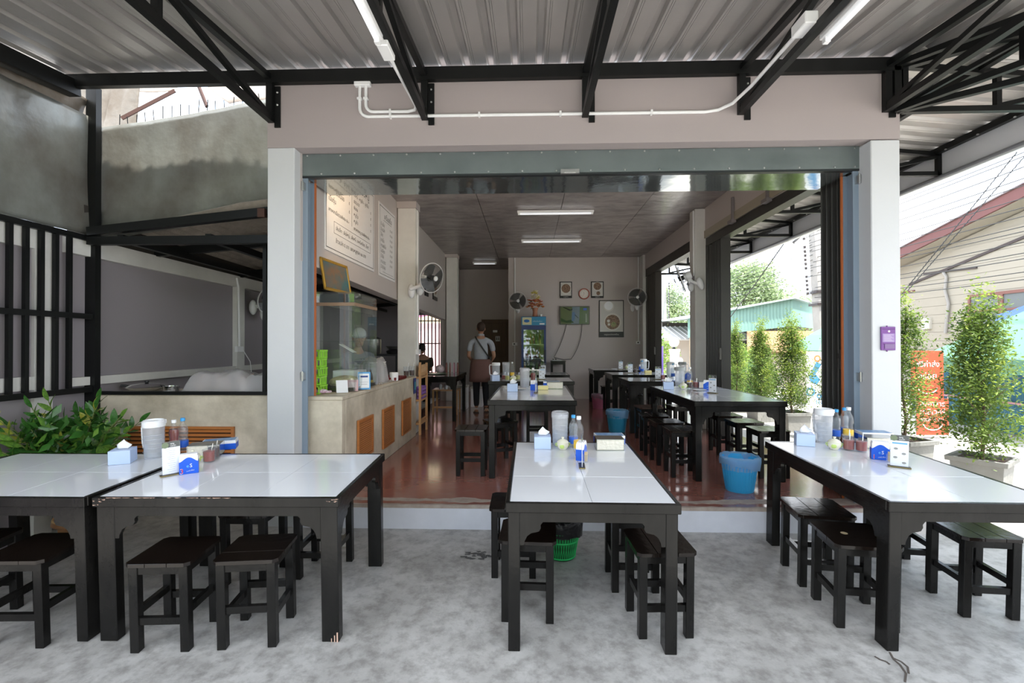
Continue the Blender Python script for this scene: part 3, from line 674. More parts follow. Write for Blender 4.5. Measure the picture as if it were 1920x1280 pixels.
def jug(handle=True, lid='white', fill=.62, r=.06, h=.235):
    t = thing('water_jug'); t['category'] = 'jug'
    pr = [(0, .004), (r*.86, .004), (r*.90, 0), (r*.93, .01), (r, h*.8), (r*1.02, h), (r*.97, h), (r*.95, h*.8), (r*.88, .014), (0, .012)]
    MB().lathe(pr, 28).build('body', frost, t, smooth=True)
    MB().lathe([(0, .016), (r*.86, .016), (r*.925, h*fill), (0, h*fill)], 24).build('water', water, t, smooth=True)
    if lid:
        m = plastic_w if lid == 'white' else (mat('grey_lid', (.36, .38, .38), .4) if lid == 'grey' else frost)
        MB().lathe([(r*1.03, h-.03), (r*1.07, h-.028), (r*1.08, h+.006), (r*.95, h+.014), (r*.9, h+.004), (0, h+.004)], 28).build('lid', m, t, smooth=True)
        MB().bb(-.014, .014, -r*1.32, -r*.9, h-.022, h+.006).build('spout', m, t, bevel=.003)
    if handle:
        MB().tube([(r*.93, 0, h*.9), (r*1.55, 0, h*.92), (r*1.68, 0, h*.82), (r*1.62, 0, h*.4), (r*1.5, 0, h*.27), (r*.92, 0, h*.25)], .0075, 8).build('handle', frost if lid != 'white' else plastic_w, t, smooth=True)
    mb = MB()
    for k in range(5): mb.lathe([(r*1.012, h*.18+k*.028), (r*1.02, h*.18+k*.028+.002), (r*1.012, h*.18+k*.028+.004)], 28)
    mb.build('level_lines', frost, t)
    return t
def bottle(cap=capwhite, drink=None, label='blue', s=1.0, fill=.8):
    t = thing('plastic_bottle'); t['category'] = 'bottle'
    r, h = .031*s, .215*s
    pr = [(0, .006), (r*.6, .004), (r*.82, 0), (r, .012*s), (r, .05*s), (r*.9, .06*s), (r, .07*s), (r*.97, .085*s), (r*.86, .10*s), (r*.97, .115*s), (r*1.02, .14*s), (r*.9, .165*s), (r*.55, .185*s), (.0125*s, .195*s), (.0125*s, h)]
    MB().lathe(pr+[(.011*s, h), (.011*s, .195*s)], 20).build('body', clear, t, smooth=True)
    if drink:
        q = [(a*.93, z+.001) for a, z in pr[:-2] if z <= .215*s*fill]
        MB().lathe(q+[(0, q[-1][1])], 18).build('drink', drink, t, smooth=True)
    lc = {'blue': mat('blue_bottle_band', (.03, .12, .55), .4), 'yellow': mat('yellow_bottle_band', (.85, .55, .06), .4), 'white': plastic_w}[label]
    MB().lathe([(r*1.015, .03*s), (r*1.02, .031*s), (r*1.02, .075*s), (r*1.015, .076*s)], 20).build('band', lc, t, smooth=True)
    MB().lathe([(0, h+.014*s), (.0135*s, h+.014*s), (.0145*s, h+.011*s), (.0145*s, h-.006*s), (0, h-.006*s)], 16).build('cap', cap, t, smooth=True)
    return t
def sugar_pot(c2=greenglaze):
    t = thing('lidded_pot'); t['category'] = 'pot'
    MB().lathe([(0, .002), (.022, .0), (.026, .004), (.038, .022), (.042, .040), (.038, .050), (.034, .050), (.038, .038), (0, .01)], 22).build('body', creamglaze, t, smooth=True)
    for a in (-pi/2-.4, 0, pi*.8):
        R = Matrix.Rotation(a, 3, 'Z'); MB().ell((.0395*cos(a), .0395*sin(a), .028), (.004, .017, .015), 10, 6, R=R).build('painted_leaf', c2, t, smooth=True)
    MB().lathe([(.040, .048), (.041, .051), (.034, .062), (.016, .071), (.006, .073), (.006, .077), (.011, .081), (.008, .087), (0, .088)], 22).build('lid', creamglaze, t, smooth=True)
    for s in (-1, 1): MB().tube([(s*.038, 0, .044), (s*.052, 0, .043), (s*.054, 0, .034), (s*.041, 0, .030)], .0035, 6).build('ear', greenglaze, t, smooth=True)
    return t
def jar(m=red, s=1.3):
    t = thing('sauce_jar'); t['category'] = 'jar'
    q = lambda P: [(a*s, z*s) for a, z in P]
    MB().lathe(q([(0, .003), (.022, 0), (.026, .004), (.027, .055), (.0285, .062), (.025, .062), (.0245, .006), (0, .006)]), 20).build('glass', clear, t, smooth=True)
    MB().lathe(q([(0, .006), (.0235, .007), (.0248, .053), (0, .054)]), 18).build('sauce', m, t, smooth=True)
    MB().tube([(.004, .0, .012), (.018, .014, .115)], .003, 6).ell((.003, 0, .012), (.008, .006, .004)).build('spoon', chrome, t, smooth=True)
    return t
def steel_dispenser(w=.19, d=.12, h=.075):
    t = thing('napkin_dispenser'); t['category'] = 'napkin holder'
    MB().bb(-w/2, w/2, -d/2, d/2, 0, .004).bb(-w/2, w/2, -d/2, d/2, h, h+.003).bb(-w/2, -w/2+.003, -d/2, d/2, 0, h).bb(w/2-.003, w/2, -d/2, d/2, 0, h).bb(-w/2, w/2, d/2-.003, d/2, 0, h).build('case', chrome, t)
    o = MB().bb(-w/2+.004, w/2-.004, -d/2+.003, d/2-.004, .005, h-.002).build('napkins', mat('cream_napkins', (.80, .77, .68), .9, noise=(60, (.66, .62, .52), .2, (.2, 1, 4)), bump=(50, .5)), t)
    return t
def blue_tray_box(w=.21, d=.11, h=.062):
    t = thing('napkin_carton'); t['category'] = 'napkin box'
    MB().bb(-w/2, w/2, -d/2, d/2, 0, h*.66).build('tray', boxblue, t, bevel=.001)
    MB().bb(-w/2, w/2, -d/2, d/2, h*.66, h).build('upper_band', plastic_w, t, bevel=.001)
    MB().bb(-w/2+.008, w/2-.008, -d/2+.008, d/2-.008, h, h+.0015).build('printed_top', mat('printed_blue_top', (.05, .16, .42), .35, noise=(25, (.3, .45, .6), .15)), t)
    return t
def card_box(num, word=True):
    """small blue napkin box with a wavy white top, table number on its end"""
    t = thing('table_number_box'); t['category'] = 'napkin box'; w, d, h = .092, .052, .105
    MB().bb(-w/2+.001, w/2-.001, -d/2+.001, d/2-.001, .001, .104).build('white_carton', plastic_w, t)
    def wave(a, b4, n=14, up=1): return [(a+(b4-a)*i/n, h-.035+.026*sin(pi*i/n)**1.5) for i in range(n+1)]
    for s in (-1, 1): MB().prism([(-w/2, 0), (w/2, 0)]+wave(w/2, -w/2), s*d/2, s*(d/2-.0015), 'y').build('sleeve_side', boxblue, t)
    MB().bb(-w/2-.0012, -w/2, -d/2, d/2, 0, h-.035).build('sleeve_end', boxblue, t); MB().bb(w/2, w/2+.0012, -d/2, d/2, 0, h-.035).build('sleeve_end', boxblue, t)
    MB().bb(-w/2+.004, w/2-.004, -d/2+.004, d/2-.004, .104, .114).build('napkins', tissuem, t)
    mb = MB().text('e', .028, (-.012, -d/2-.0012, .038), (1, 0, 0), (0, 0, 1)); mb.build('letter', mat('light_cyan_print', (.15, .5, .8), .5), t)
    MB().text('S', .030, (.004, -d/2-.0012, .038), (1, 0, 0), (0, 0, 1)).text('บะหมี่ เกี๊ยว', .009, (-.012, -d/2-.0012, .013), (1, 0, .12), (-.12, 0, 1)).build('lettering', plastic_w, t)
    if num:
        rm = mat('red_number_print', (.62, .03, .05), .5)
        MB().text(num, .046, (-w/2-.0018, d/2-.006, .006), (0, -1, 0), (0, 0, 1)).build('number_outline', plastic_w, t)
        MB().text(num, .040, (-w/2-.0024, d/2-.0085, .009), (0, -1, 0), (0, 0, 1)).build('number', rm, t)
        MB().text(num, .042, (-w/2+.001, -d/2-.0018, .004), (1, 0, 0), (0, 0, 1)).build('number_outline', plastic_w, t)
        MB().text(num, .037, (-w/2+.003, -d/2-.0024, .006), (1, 0, 0), (0, 0, 1)).build('number', rm, t)
    return t
def menu_stand(pics=True):
    t = thing('menu_stand'); t['category'] = 'menu card'
    MB().bb(-.055, .055, -.018, .018, 0, .008).build('base', mat('black_gold_base', (.025, .025, .02), .4), t, bevel=.001)
    MB().bb(-.056, .056, -.019, .019, .003, .0048).build('gold_stripe', mat('gold_stripe', (.55, .42, .12), .4), t)
    MB().bb(-.045, .045, -.002, .002, .008, .197).build('sleeve', clear, t)
    MB().bb(-.043, .043, -.0014, .0014, .009, .162).build('card', mat('menu_card_white', (.80, .82, .86), .5), t)
    MB().bb(-.043, .043, -.0016, .0016, .162, .194).build('header_band', mat('menu_dark_band', (.03, .035, .03), .5), t)
    mb = MB().lathe([(0, .0022), (.017, .0022), (.017, -.0022), (0, -.0022)], 18, (-.028, 0, .176), R=Matrix.Rotation(pi/2, 3, 'X')); mb.build('round_emblem', mat('olive_emblem', (.16, .20, .12), .5), t)
    mb = MB().text('เมนู', .013, (-.004, -.0024, .179), (1, 0, 0), (0, 0, 1)).text('แนะนำ', .011, (-.004, -.0024, .167), (1, 0, 0), (0, 0, 1)); mb.build('header_lettering', plastic_w, t)
    if pics:
        mb = MB()
        for x, z in ((-.018, .113), (.02, .085), (-.02, .060), (.022, .030)): mb.ell((x, -.0018, z), (.011, .0008, .007), 10, 4)
        mb.build('food_pictures', mat('grey_food_print', (.28, .28, .27), .6), t)['kind'] = 'stuff'
        MB().bb(-.036, .036, -.0021, -.0013, .142, .150).build('blue_heading', mat('blue_heading', (.1, .35, .6), .5), t)
    else:
        mb = MB()
        for k in range(11): mb.bb(-.02+.006*(k % 3), .02-.004*(k % 2), -.002, -.0013, .142-k*.012, .1435-k*.012)
        mb.build('text_lines', mat('grey_print', (.35, .35, .38), .6), t)
    return t
def toothpicks():
    t = thing('toothpick_jar'); t['category'] = 'jar'
    MB().lathe([(0, .002), (.017, 0), (.018, .05), (.0165, .05), (.016, .004), (0, .004)], 16).build('glass', clear, t, smooth=True)
    mb = MB(); rr = random.Random(5)
    for k in range(34):
        a, r = rr.random()*6.28, rr.random()*.012; mb.tube([(r*cos(a), r*sin(a), .005), (r*cos(a)*1.1, r*sin(a)*1.1, .058+rr.random()*.008)], .0012, 4)
    mb.build('toothpicks', mat('pale_toothpick', (.72, .58, .36), .7), t)['kind'] = 'stuff'
    return t
def small_box(m=None, w=.12, d=.07, h=.045):
    t = thing('small_box'); t['category'] = 'box'
    MB().bb(-w/2, w/2, -d/2, d/2, 0, h).build('carton', m or mat('yellow_card', (.80, .70, .30), .6), t, bevel=.001)
    MB().bb(-w/2+.01, w/2-.01, -d/2+.01, d/2-.01, h, h+.003).build('top_panel', plastic_w, t)
    return t
def plate():
    t = thing('saucer'); t['category'] = 'plate'
    MB().lathe([(0, .002), (.035, .0), (.04, .003), (.072, .012), (.073, .014), (.04, .006), (0, .005)], 26).build('dish', plastic_w, t, smooth=True); return t
PR = {'tissue': Proto(tissue_box()), 'jug': Proto(jug(True, 'white')), 'jugc': Proto(jug(False, 'clear', .5, .058, .23)), 'jugg': Proto(jug(True, 'grey', .7)),
      'bw': Proto(bottle(capwhite, None, 'yellow', 1.08)), 'bb': Proto(bottle(capblue, water, 'blue')), 'br': Proto(bottle(capwhite, colared, 'white', 1.0, .78)),
      'pot': Proto(sugar_pot()), 'jar': Proto(jar()), 'jard': Proto(jar(mat('dark_chilli_oil', (.05, .012, .01), .2))), 'jarg': Proto(jar(mat('pickled_pepper', (.45, .42, .10), .3))), 'steel': Proto(steel_dispenser()), 'tray': Proto(blue_tray_box()),
      'n3': Proto(card_box('3')), 'n1': Proto(card_box('1')), 'n0': Proto(card_box('')), 'menu': Proto(menu_stand()), 'menut': Proto(menu_stand(False)), 'pick': Proto(toothpicks()), 'yb': Proto(small_box()), 'plate': Proto(plate())}
ITEMS = [ # key, px, py of the base, rotation, label, front terrace?
 ('tissue', 232, 866, .38, 'pale blue tissue box at the seam of the two left terrace tables', 1), ('jug', 293, 857, 2.9, 'white-lidded water jug on the left terrace tables', 1),
 ('br', 326, 850, 0, 'white-capped bottle of red-brown drink beside the left jug', 1), ('bb', 341, 846, 0, 'blue-capped water bottle behind the red-brown drink bottle', 1),
 ('menut', 324, 890, .85, 'upright menu card on the left terrace table, text side showing', 1), ('n3', 353, 886, .55, 'blue and white napkin box marked 3', 1),
 ('pot', 366, 869, .4, 'small green and cream lidded pot behind the box marked 3', 1), ('jar', 388, 866, 0, 'jar of red chilli sauce, front one on the left terrace table', 1), ('jard', 401, 858, 0, 'jar of dark chilli oil next to the steel napkin holder on the left table', 1),
 ('steel', 388, 852, .35, 'steel napkin holder on the table marked 3', 1), ('tray', 412, 841, .40, 'blue and white napkin carton at the back of the table marked 3', 1),
 ('tissue', 1017, 838, 0, 'pale blue tissue box on the middle terrace table', 1), ('jugc', 1050, 835, 0, 'clear lidless jug half full of water on the middle terrace table', 1),
 ('bw', 1085, 848, 0, 'clear bottle with white cap on the middle terrace table', 1), ('bb', 1075, 838, 0, 'blue-capped bottle half hidden behind the clear one on the middle table', 1),
 ('pot', 1055, 842, .2, 'green and cream lidded pot on the middle terrace table', 1), ('n0', 1090, 860, 1.25, 'blue and white napkin box on the middle terrace table, seen end-on', 1),
 ('menu', 1091, 874, 1.5, 'menu card seen edge-on in front of the middle table napkin box', 1), ('pick', 1098, 866, 0, 'toothpick jar beside the edge-on menu card', 1),
 ('steel', 1142, 838, 0, 'open napkin holder facing the viewer on the middle terrace table', 1), ('tray', 1142, 832, .03, 'blue and white napkin carton behind the napkins on the middle table', 1),
 ('tissue', 1508, 833, -.35, 'pale blue tissue box on the right terrace table', 1), ('jug', 1543, 829, 1.7, 'white-lidded water jug on the right terrace table', 1),
 ('bb', 1567, 824, 0, 'left blue-capped bottle on the right terrace table', 1), ('bb', 1582, 820, 0, 'second blue-capped bottle behind the clear bottle on the right table', 1), ('bw', 1590, 825, 0, 'tall clear bottle with white cap on the right terrace table', 1),
 ('pot', 1568, 842, -.2, 'green and cream lidded pot on the right terrace table', 1), ('jar', 1596, 844, 0, 'left jar of red sauce on the right terrace table', 1), ('jar', 1606, 845, 0, 'right jar of red sauce on the right terrace table', 1), ('jard', 1590, 836, 0, 'dark sauce jar behind the red jars on the right table', 1),
 ('steel', 1645, 838, -.15, 'steel napkin holder on the right terrace table', 1), ('tray', 1638, 824, -.12, 'white-topped napkin carton behind the steel holder on the right table', 1),
 ('n1', 1652, 861, -.42, 'blue napkin box marked 1', 1), ('pick', 1665, 865, 0, 'toothpick jar beside the box marked 1', 1), ('menu', 1686, 876, -.52, 'menu card with food pictures on the right terrace table', 1),
 ('tissue', 961, 733, 0, 'pale blue tissue box on the first inside table', 0), ('jugc', 984, 727, 0, 'clear jug on the first inside table', 0), ('br', 999, 720, 0, 'red-brown drink bottle on the first inside table', 0),
 ('n0', 1001, 731, 1.2, 'blue and white napkin box on the first inside table', 0), ('yb', 1018, 730, 0, 'small yellow box on the first inside table', 0), ('steel', 1040, 728, 0, 'napkin holder on the first inside table', 0), ('tray', 1034, 723, 0, 'blue and white carton behind the napkins on the first inside table', 0), ('plate', 976, 730, 0, 'white saucer in front of the clear jug on the first inside table', 0), ('menu', 1005, 736, 1.45, 'edge-on menu card on the first inside table', 0),
 ('tissue', 928, 714, .3, 'pale blue tissue box on the crowded crosswise table', 0), ('jug', 930, 710, 3.14, 'white-handled jug on the crowded crosswise table', 0), ('jar', 945, 712, 0, 'red jar on the crowded crosswise table', 0), ('jugc', 950, 707, 0, 'clear jug behind the jars on the crowded crosswise table', 0), ('bw', 960, 706, 0, 'clear bottle on the crowded crosswise table', 0),
 ('jarg', 952, 713, 0, 'yellow-green jar on the crowded crosswise table', 0), ('pot', 962, 713, 0, 'lidded pot on the crowded crosswise table', 0), ('jarg', 971, 712, 0, 'right yellow-green jar on the crowded crosswise table', 0), ('menu', 1016, 711, 0, 'menu card standing at the right of the crowded crosswise table', 0), ('menut', 1019, 703, 0, 'menu card on the table before the fridge', 0),
 ('tissue', 1253, 729, -.2, 'pale blue tissue box on the long right table', 0), ('jugg', 1277, 726, 1.6, 'grey-lidded water jug on the long right table', 0), ('bw', 1291, 726, 0, 'clear bottle on the long right table', 0), ('jard', 1293, 728, 0, 'dark sauce jar on the long right table', 0), ('jar', 1306, 727, 0, 'red sauce jar on the long right table', 0),
 ('steel', 1322, 727, -.1, 'napkin holder on the long right table', 0), ('n0', 1327, 731, -.3, 'blue napkin box on the long right table', 0), ('menu', 1336, 737, -.9, 'menu card on the long right table', 0), ('plate', 1312, 732, 0, 'white saucer on the long right table', 0), ('pot', 1281, 729, 0, 'lidded pot in front of the grey-lidded jug', 0),
 ('menu', 1234, 711, 0, 'menu card on the table behind the long right table', 0), ('jug', 1254, 707, 0, 'jug on the table behind the long right table', 0), ('bb', 1262, 709, 0, 'blue-capped bottle on the table behind the long right table', 0), ('jugg', 1308, 708, 0, 'handled jug right of the middle opening', 0), ('n0', 1318, 710, 0, 'blue napkin box behind the long right table items', 0), ('jar', 1243, 712, 0, 'red jar on the table behind the long right table', 0),
 ('menu', 1182, 699, 0, 'menu card on the second crosswise table from the back', 0), ('jug', 1200, 696, 0, 'jug on the second crosswise table from the back', 0), ('n0', 1211, 695, 0, 'blue napkin box on the second crosswise table from the back', 0), ('yb', 1215, 699, 0, 'yellow box on the second crosswise table from the back', 0), ('jard', 1192, 699, 0, 'dark jar on the second crosswise table from the back', 0), ('bb', 1204, 699, 0, 'blue-capped bottle on the second crosswise table from the back', 0),
 ('menu', 1164, 692, 0, 'menu card on the back wall table', 0), ('pot', 1175, 691, 0, 'lidded pot on the back wall table', 0), ('plate', 1152, 692, 0, 'saucer at the left of the back wall table', 0)]
grp = {'tissue': 'pale blue tissue boxes', 'jug': 'water jugs', 'jugc': 'water jugs', 'jugg': 'water jugs', 'bw': 'plastic bottles', 'bb': 'plastic bottles', 'br': 'plastic bottles', 'pot': 'lidded sugar pots', 'jar': 'sauce jars', 'jard': 'sauce jars', 'jarg': 'sauce jars',
       'steel': 'napkin holders', 'tray': 'napkin cartons', 'n0': 'blue napkin boxes', 'n1': 'blue napkin boxes', 'n3': 'blue napkin boxes', 'menu': 'menu cards', 'menut': 'menu cards', 'pick': 'toothpick jars', 'yb': 'yellow boxes', 'plate': 'saucers'}
RAD = {'tissue': .075, 'jug': .085, 'jugc': .062, 'jugg': .085, 'bw': .036, 'bb': .034, 'br': .034, 'pot': .05, 'jar': .036, 'jard': .036, 'jarg': .036, 'steel': .085, 'tray': .085, 'n0': .05, 'n1': .05, 'n3': .05, 'menu': .035, 'menut': .035, 'pick': .022, 'yb': .06, 'plate': .07}
TB = [(-.485, .395, .76, 2.36), (-.655, .545, 3.1, 3.94), (-.6, .6, 4.53, 5.37), (1.44, 2.28, .72, 2.32), (1.345, 2.385, 3.11, 3.95), (1.36, 2.40, 4.60, 5.44), (1.24, 2.28, 6.10, 6.94)]
PL = []
for k, px, py, rz, lab, fr in ITEMS:
    p = at(px, py, g=H+.002) if fr else at(px, py, z=H+.002)
    rect = None
    if not fr:
        def off(t): return max(0, t[0]-p.x, p.x-t[1])*3+max(0, t[2]-p.y, p.y-t[3])
        rect = min(TB, key=off)
    PL.append([k, p, rz, lab, fr, rect])
for it in range(60):
    for i in range(len(PL)):
        for j in range(i+1, len(PL)):
            a, b4 = PL[i], PL[j]; d = (b4[1]-a[1]).xy; mn = RAD[a[0]]+RAD[b4[0]]
            if {a[0], b4[0]} & {'plate'} : continue
            if d.length < mn and d.length > 1e-4:
                q = d.normalized()*(mn-d.length)*.25; a[1].x -= q.x; a[1].y -= q.y; b4[1].x += q.x; b4[1].y += q.y
    for a in PL:
        if a[5]: e = .055; a[1].x = min(max(a[1].x, a[5][0]+e), a[5][1]-e); a[1].y = min(max(a[1].y, a[5][2]+e), a[5][3]-e)
for k, p, rz, lab, fr, rect in PL:
    if fr: p.z = ramp(p.y)+H+.002
    PR[k](p, rz, lab, grp[k], bool(fr))
# bins
def bin_(name, body, linerm, rt, rb, h, ribs=32, label='', net=False):
    t = thing(name, label, 'waste bin')
    MB().lathe([(0, .003), (rb, 0), (rb+.002, .004), (rt, h), (rt+.006, h), (rt+.006, h-.012), (rt-.004, h-.014), (rb-.004, .008), (0, .008)], 36).build('tub', body, t, smooth=True)
    if not net:
        r0 = None
        for k in range(ribs):
            a = 2*pi*k/ribs
            r0 = MB().beam(((rb+.002)*cos(a), (rb+.002)*sin(a), .02), ((rt-.006)*cos(a), (rt-.006)*sin(a), h-.05), .006, .006, up=(cos(a), sin(a), 0)).build('rib', body, t)
    V = []; n = 40; rr = random.Random(3)
    for j, (r, z) in enumerate(((rt*.93, h-.10), (rt*.985, h-.02), (rt*1.02, h+.018), (rt*1.10, h+.004), (rt*1.10, h-.03), (rt*1.06, h-.085))):
        for i in range(n):
            a = 2*pi*i/n; w = 1+(.028*sin(5*a+j)+.02*sin(11*a+2*j)+rr.uniform(-.012, .012))*(1 if j else .2); zz = z-(.035*sin(a+1) if j == 5 else 0)+rr.uniform(-.004, .004)
            V.append((r*w*cos(a), r*w*sin(a), zz))
    F = [(j*n+i, j*n+(i+1) % n, (j+1)*n+(i+1) % n, (j+1)*n+i) for j in range(5) for i in range(n)]
    MB().add(V, F).build('liner', linerm, t, smooth=True, recalc=False)
    return t
bluep = mat('sky_blue_plastic', (.03, .32, .62), .35); bluel = glassy('thin_blue_bag', (.45, .68, .88), .5, .3)
put(bin_('waste_bin', bluep, bluel, .150, .112, .285, label='sky blue plastic bin with a thin bag liner at the edge of the inside floor'), (1.745, .47, 0))
put(bin_('waste_bin', mat('teal_blue_plastic', (.03, .26, .42), .4), bluel, .15, .115, .30, label='blue bin standing between the tables farther back in the room'), (1.20, 3.28, 0))
put(bin_('waste_bin', mat('pink_plastic', (.42, .12, .20), .5), glassy('thin_clear_bag', (.8, .75, .8), .3, .3), .13, .105, .27, label='pink bin under the back wall table'), (1.30, 5.85, 0))
gb = bin_('waste_bin', mat('green_dark_inside', (.012, .06, .02), .5), mat('black_bag', (.010, .010, .011), .22, bump=(25, .6)), .135, .092, .265, net=True, label='green mesh bin with a black bag behind the middle terrace table')
put(gb, (.135, -.42, ramp(-.42)), 0, True)
grn = mat('bright_green_plastic', (.02, .45, .12), .4); mb = MB(); n = 40
for k in range(n):
    for s in (-1, 1):
        mb.tube([((.094+.040*v)*cos(2*pi*(k+s*v*1.5)/n), (.094+.040*v)*sin(2*pi*(k+s*v*1.5)/n), .012+.23*v) for v in np.linspace(0, 1, 6)], .0022, 4, caps=False)
for v in (0, .5, 1): mb.lathe([(.0955+.040*v, .008+.23*v), (.0995+.040*v, .010+.23*v), (.0985+.040*v, .020+.23*v), (.0955+.04*v, .018+.23*v)], n)
mb.build('lattice', grn, gb)
# ================================================================== COUNTER AND WHAT STANDS ON IT
struct(MB().bb(-1.90, -1.667, .3005, 2.88, 0, .80).bb(-2.14, -1.667, .21, .30, 0, .80).bb(-2.14, -1.660, .205, 2.885, .80, .832), 'counter', loft, bevel=.004)
bpy.data.objects['counter']['kind'] = 'structure'
for y, h, n2, l in ((.762, .375, 17, 'orange louvre vent in the counter front, nearest the street'), (1.515, .425, 19, 'middle orange louvre vent in the counter front'), (2.305, .43, 19, 'farthest orange louvre vent in the counter front')):
    vent(None, n2, .42, h, l, (-1.653, y, .575-h), pi/2)
TZ = .834
clearg = glassy('clear_glass_pane', (.90, .95, .94), .04, .01, 2.1)
brownw = mat('brown_wood_rail', (.30, .20, .13), .4)
cs = thing('glass_display_case', 'tall glass display case with a brown rail on the concrete counter', 'display case', (0, 0, 0))
x0, x1, y0, y1, zt = -2.10, -1.705, .60, 1.25, 1.755
for a in (((x0, y0), (-1.93, y0)), ((-1.93, y0), (x1, y0)), ((x1, y0), (x1, y1)), ((x0, y1), (x1, y1))):
    (ax, ay), (bx, by) = a
    MB().beam((ax, ay, (TZ+zt)/2), (bx, by, (TZ+zt)/2), .005, zt-TZ-.01).build('pane', clearg, cs)
for a in (((x0, y0), (x1, y0)), ((x1, y0), (x1, y1))):
    MB().beam((*a[0], 1.645), (*a[1], 1.645), .016, .03).build('rail', brownw, cs)
MB().beam((x0, y0-.004, 1.70), (x1, y0-.004, 1.70), .004, .075).build('mirror_band', mirror_steel, cs)
MB().bb(x0, x1, y0, y1, zt, zt+.006).build('top_glass', clearg, cs)
MB().bb(x0, x0+.015, y0, y0+.015, TZ, zt).build('corner_post', brownw, cs)
MB().bb(x0+.02, x1-.01, y0+.02, y1-.02, 1.30, 1.306).build('shelf', clearg, cs)
MB().box((-1.86, .85, 1.235), (.16, .10, .004), R=Matrix.Rotation(radians(30), 3, 'Y')).build('price_card', plastic_w, cs)
MB().bb(x0+.01, x1-.01, y0+.01, y1-.01, .842, .87).build('base_tray', mat('dark_tray', (.03, .02, .015), .4), cs)
# noodles in the case
nd = thing('noodle_mound', 'pale yellow fresh noodles on a tray inside the glass case', 'noodles', (-1.90, .9, .873))
MB().ell((0, 0, .03), (.15, .20, .065), 18, 8).build('noodles', mat('pale_noodles', (.78, .68, .42), .6, noise=(30, (.6, .5, .28), .2), bump=(40, 1)), nd)
MB().bb(-.14, .12, .02, .26, .05, .14).build('white_tray', plastic_w, nd, bevel=.006)
# stack of lime crates
lime = mat('lime_green_plastic', (.33, .72, .06), .4)
for k in range(5):
    t = thing('lime_basket', ['lowest lime green basket of the stack by the shutter rail', 'second lime green basket from the bottom of the stack', 'middle lime green basket of the stack', 'fourth lime green basket from the bottom of the stack', 'topmost lime green basket of the stack'][k], 'basket', (-2.01, .44, TZ+.002+k*.078), .1*(k % 2), 'lime green baskets on the counter')
    mb = MB(); w = .085
    for z, q in ((0, .92), (.062, 1.04)): mb.bb(-w*q, w*q, -w*q, -w*q+.006, z, z+.013).bb(-w*q, w*q, w*q-.006, w*q, z, z+.013).bb(-w*q, -w*q+.006, -w*q, w*q, z, z+.013).bb(w*q-.006, w*q, -w*q, w*q, z, z+.013)
    for i in range(7):
        u = -w*.95+i*w*.3167
        for s in (-1, 1): mb.bb(u-.004, u+.004, s*w*.98-.002, s*w*.98+.002, 0, .07).bb(s*w*.98-.002, s*w*.98+.002, u-.004, u+.004, 0, .07)
    mb.bb(-w, w, -w, w, 0, .004); mb.build('lattice', lime, t)
def card(px, py, y, w, h, col, label, rz=0, lean=12, extra=None, name='counter_card'):
    p = at(px, py, z=TZ+.002); t = thing(name, label, 'card', (p.x, p.y, TZ+.002), rz)
    R = Matrix.Rotation(radians(-lean), 3, 'X')
    MB().box(R @ Vector((0, 0, h/2)), (w, .005, h), R=R).build('board', mat('card_'+label.split()[0]+str(px), col, .5), t)
    if extra: extra(t, R, w, h)
    return t
def lay(t, R, c, w, h, m, nm, th=.0035):
    return MB().box(R @ Vector((c[0], -th, c[1])), (w, .001, h), R=R).build(nm, m, t)
def blue_in(t, R, w, h):
    lay(t, R, (0, h*.5), w*.8, h*.82, plastic_w, 'inner_panel'); lay(t, R, (0, h*.74), w*.6, h*.10, mat('navy_print', (.02, .06, .25), .5), 'heading', .0045); lay(t, R, (0, h*.3), w*.5, .004, mat('grey_print', (.3, .3, .3), .5), 'line', .0045); lay(t, R, (0, h*.42), w*.6, .003, mat('grey_print', (.3, .3, .3), .5), 'line', .0045)
card(683, 730, 0, .115, .17, (.10, .36, .68), 'blue framed payment card standing on the counter edge', .35, extra=blue_in)
card(661, 733, 0, .10, .105, (.62, .38, .40), 'pink printed card on the counter edge', .2, extra=lambda t, R, w, h: lay(t, R, (0, h*.5), w*.7, h*.6, mat('pale_pink', (.75, .58, .60), .6), 'print'))
card(642, 736, 0, .10, .12, (.75, .76, .78), 'tent shaped white card left of the pink one', .5, lean=25)
card(703, 719, 0, .075, .12, (.10, .09, .28), 'narrow dark purple card right of the blue one', .4, extra=lambda t, R, w, h: lay(t, R, (0, h*.4), w*.5, h*.5, plastic_w, 'print'))
lf = card(776, 712, 0, .13, .21, (.02, .04, .20), 'dark blue leaflet hanging on the counter front near the rack', pi/2, lean=0); lf.location = (-1.654, 2.77, .60); MB().bb(-.04, .04, -.0045, -.003, .05, .16).build('print', mat('teal_print', (.05, .3, .35), .5), lf)
p = at(695, 722, z=TZ); t = thing('small_bottle', 'small bottle with a yellow base between the counter cards', 'bottle', (p.x, p.y, TZ+.002))
MB().lathe([(0, 0), (.026, 0), (.028, .05), (.026, .055), (0, .055)], 16).build('yellow_base', mat('yellow_pot', (.75, .45, .05), .4), t, smooth=True)
MB().lathe([(.02, .055), (.024, .08), (.018, .12), (.008, .14), (.008, .165), (0, .165)], 16).build('bottle_body', mat('dark_brown_glass', (.06, .03, .02), .1), t, smooth=True)
p = at(602, 738, z=TZ); t = thing('snack_packet', 'crinkled pink and white packet at the near end of the counter', 'packet', (p.x, p.y-.0, TZ+.002))
MB().ell((0, 0, .02), (.065, .04, .022), 12, 8).bb(-.085, -.055, -.03, .03, .01, .026).bb(.055, .085, -.03, .03, .01, .026).build('wrapper', mat('pink_foil', (.65, .40, .52), .3, noise=(30, (.85, .8, .85), .1), bump=(40, 1)), t)
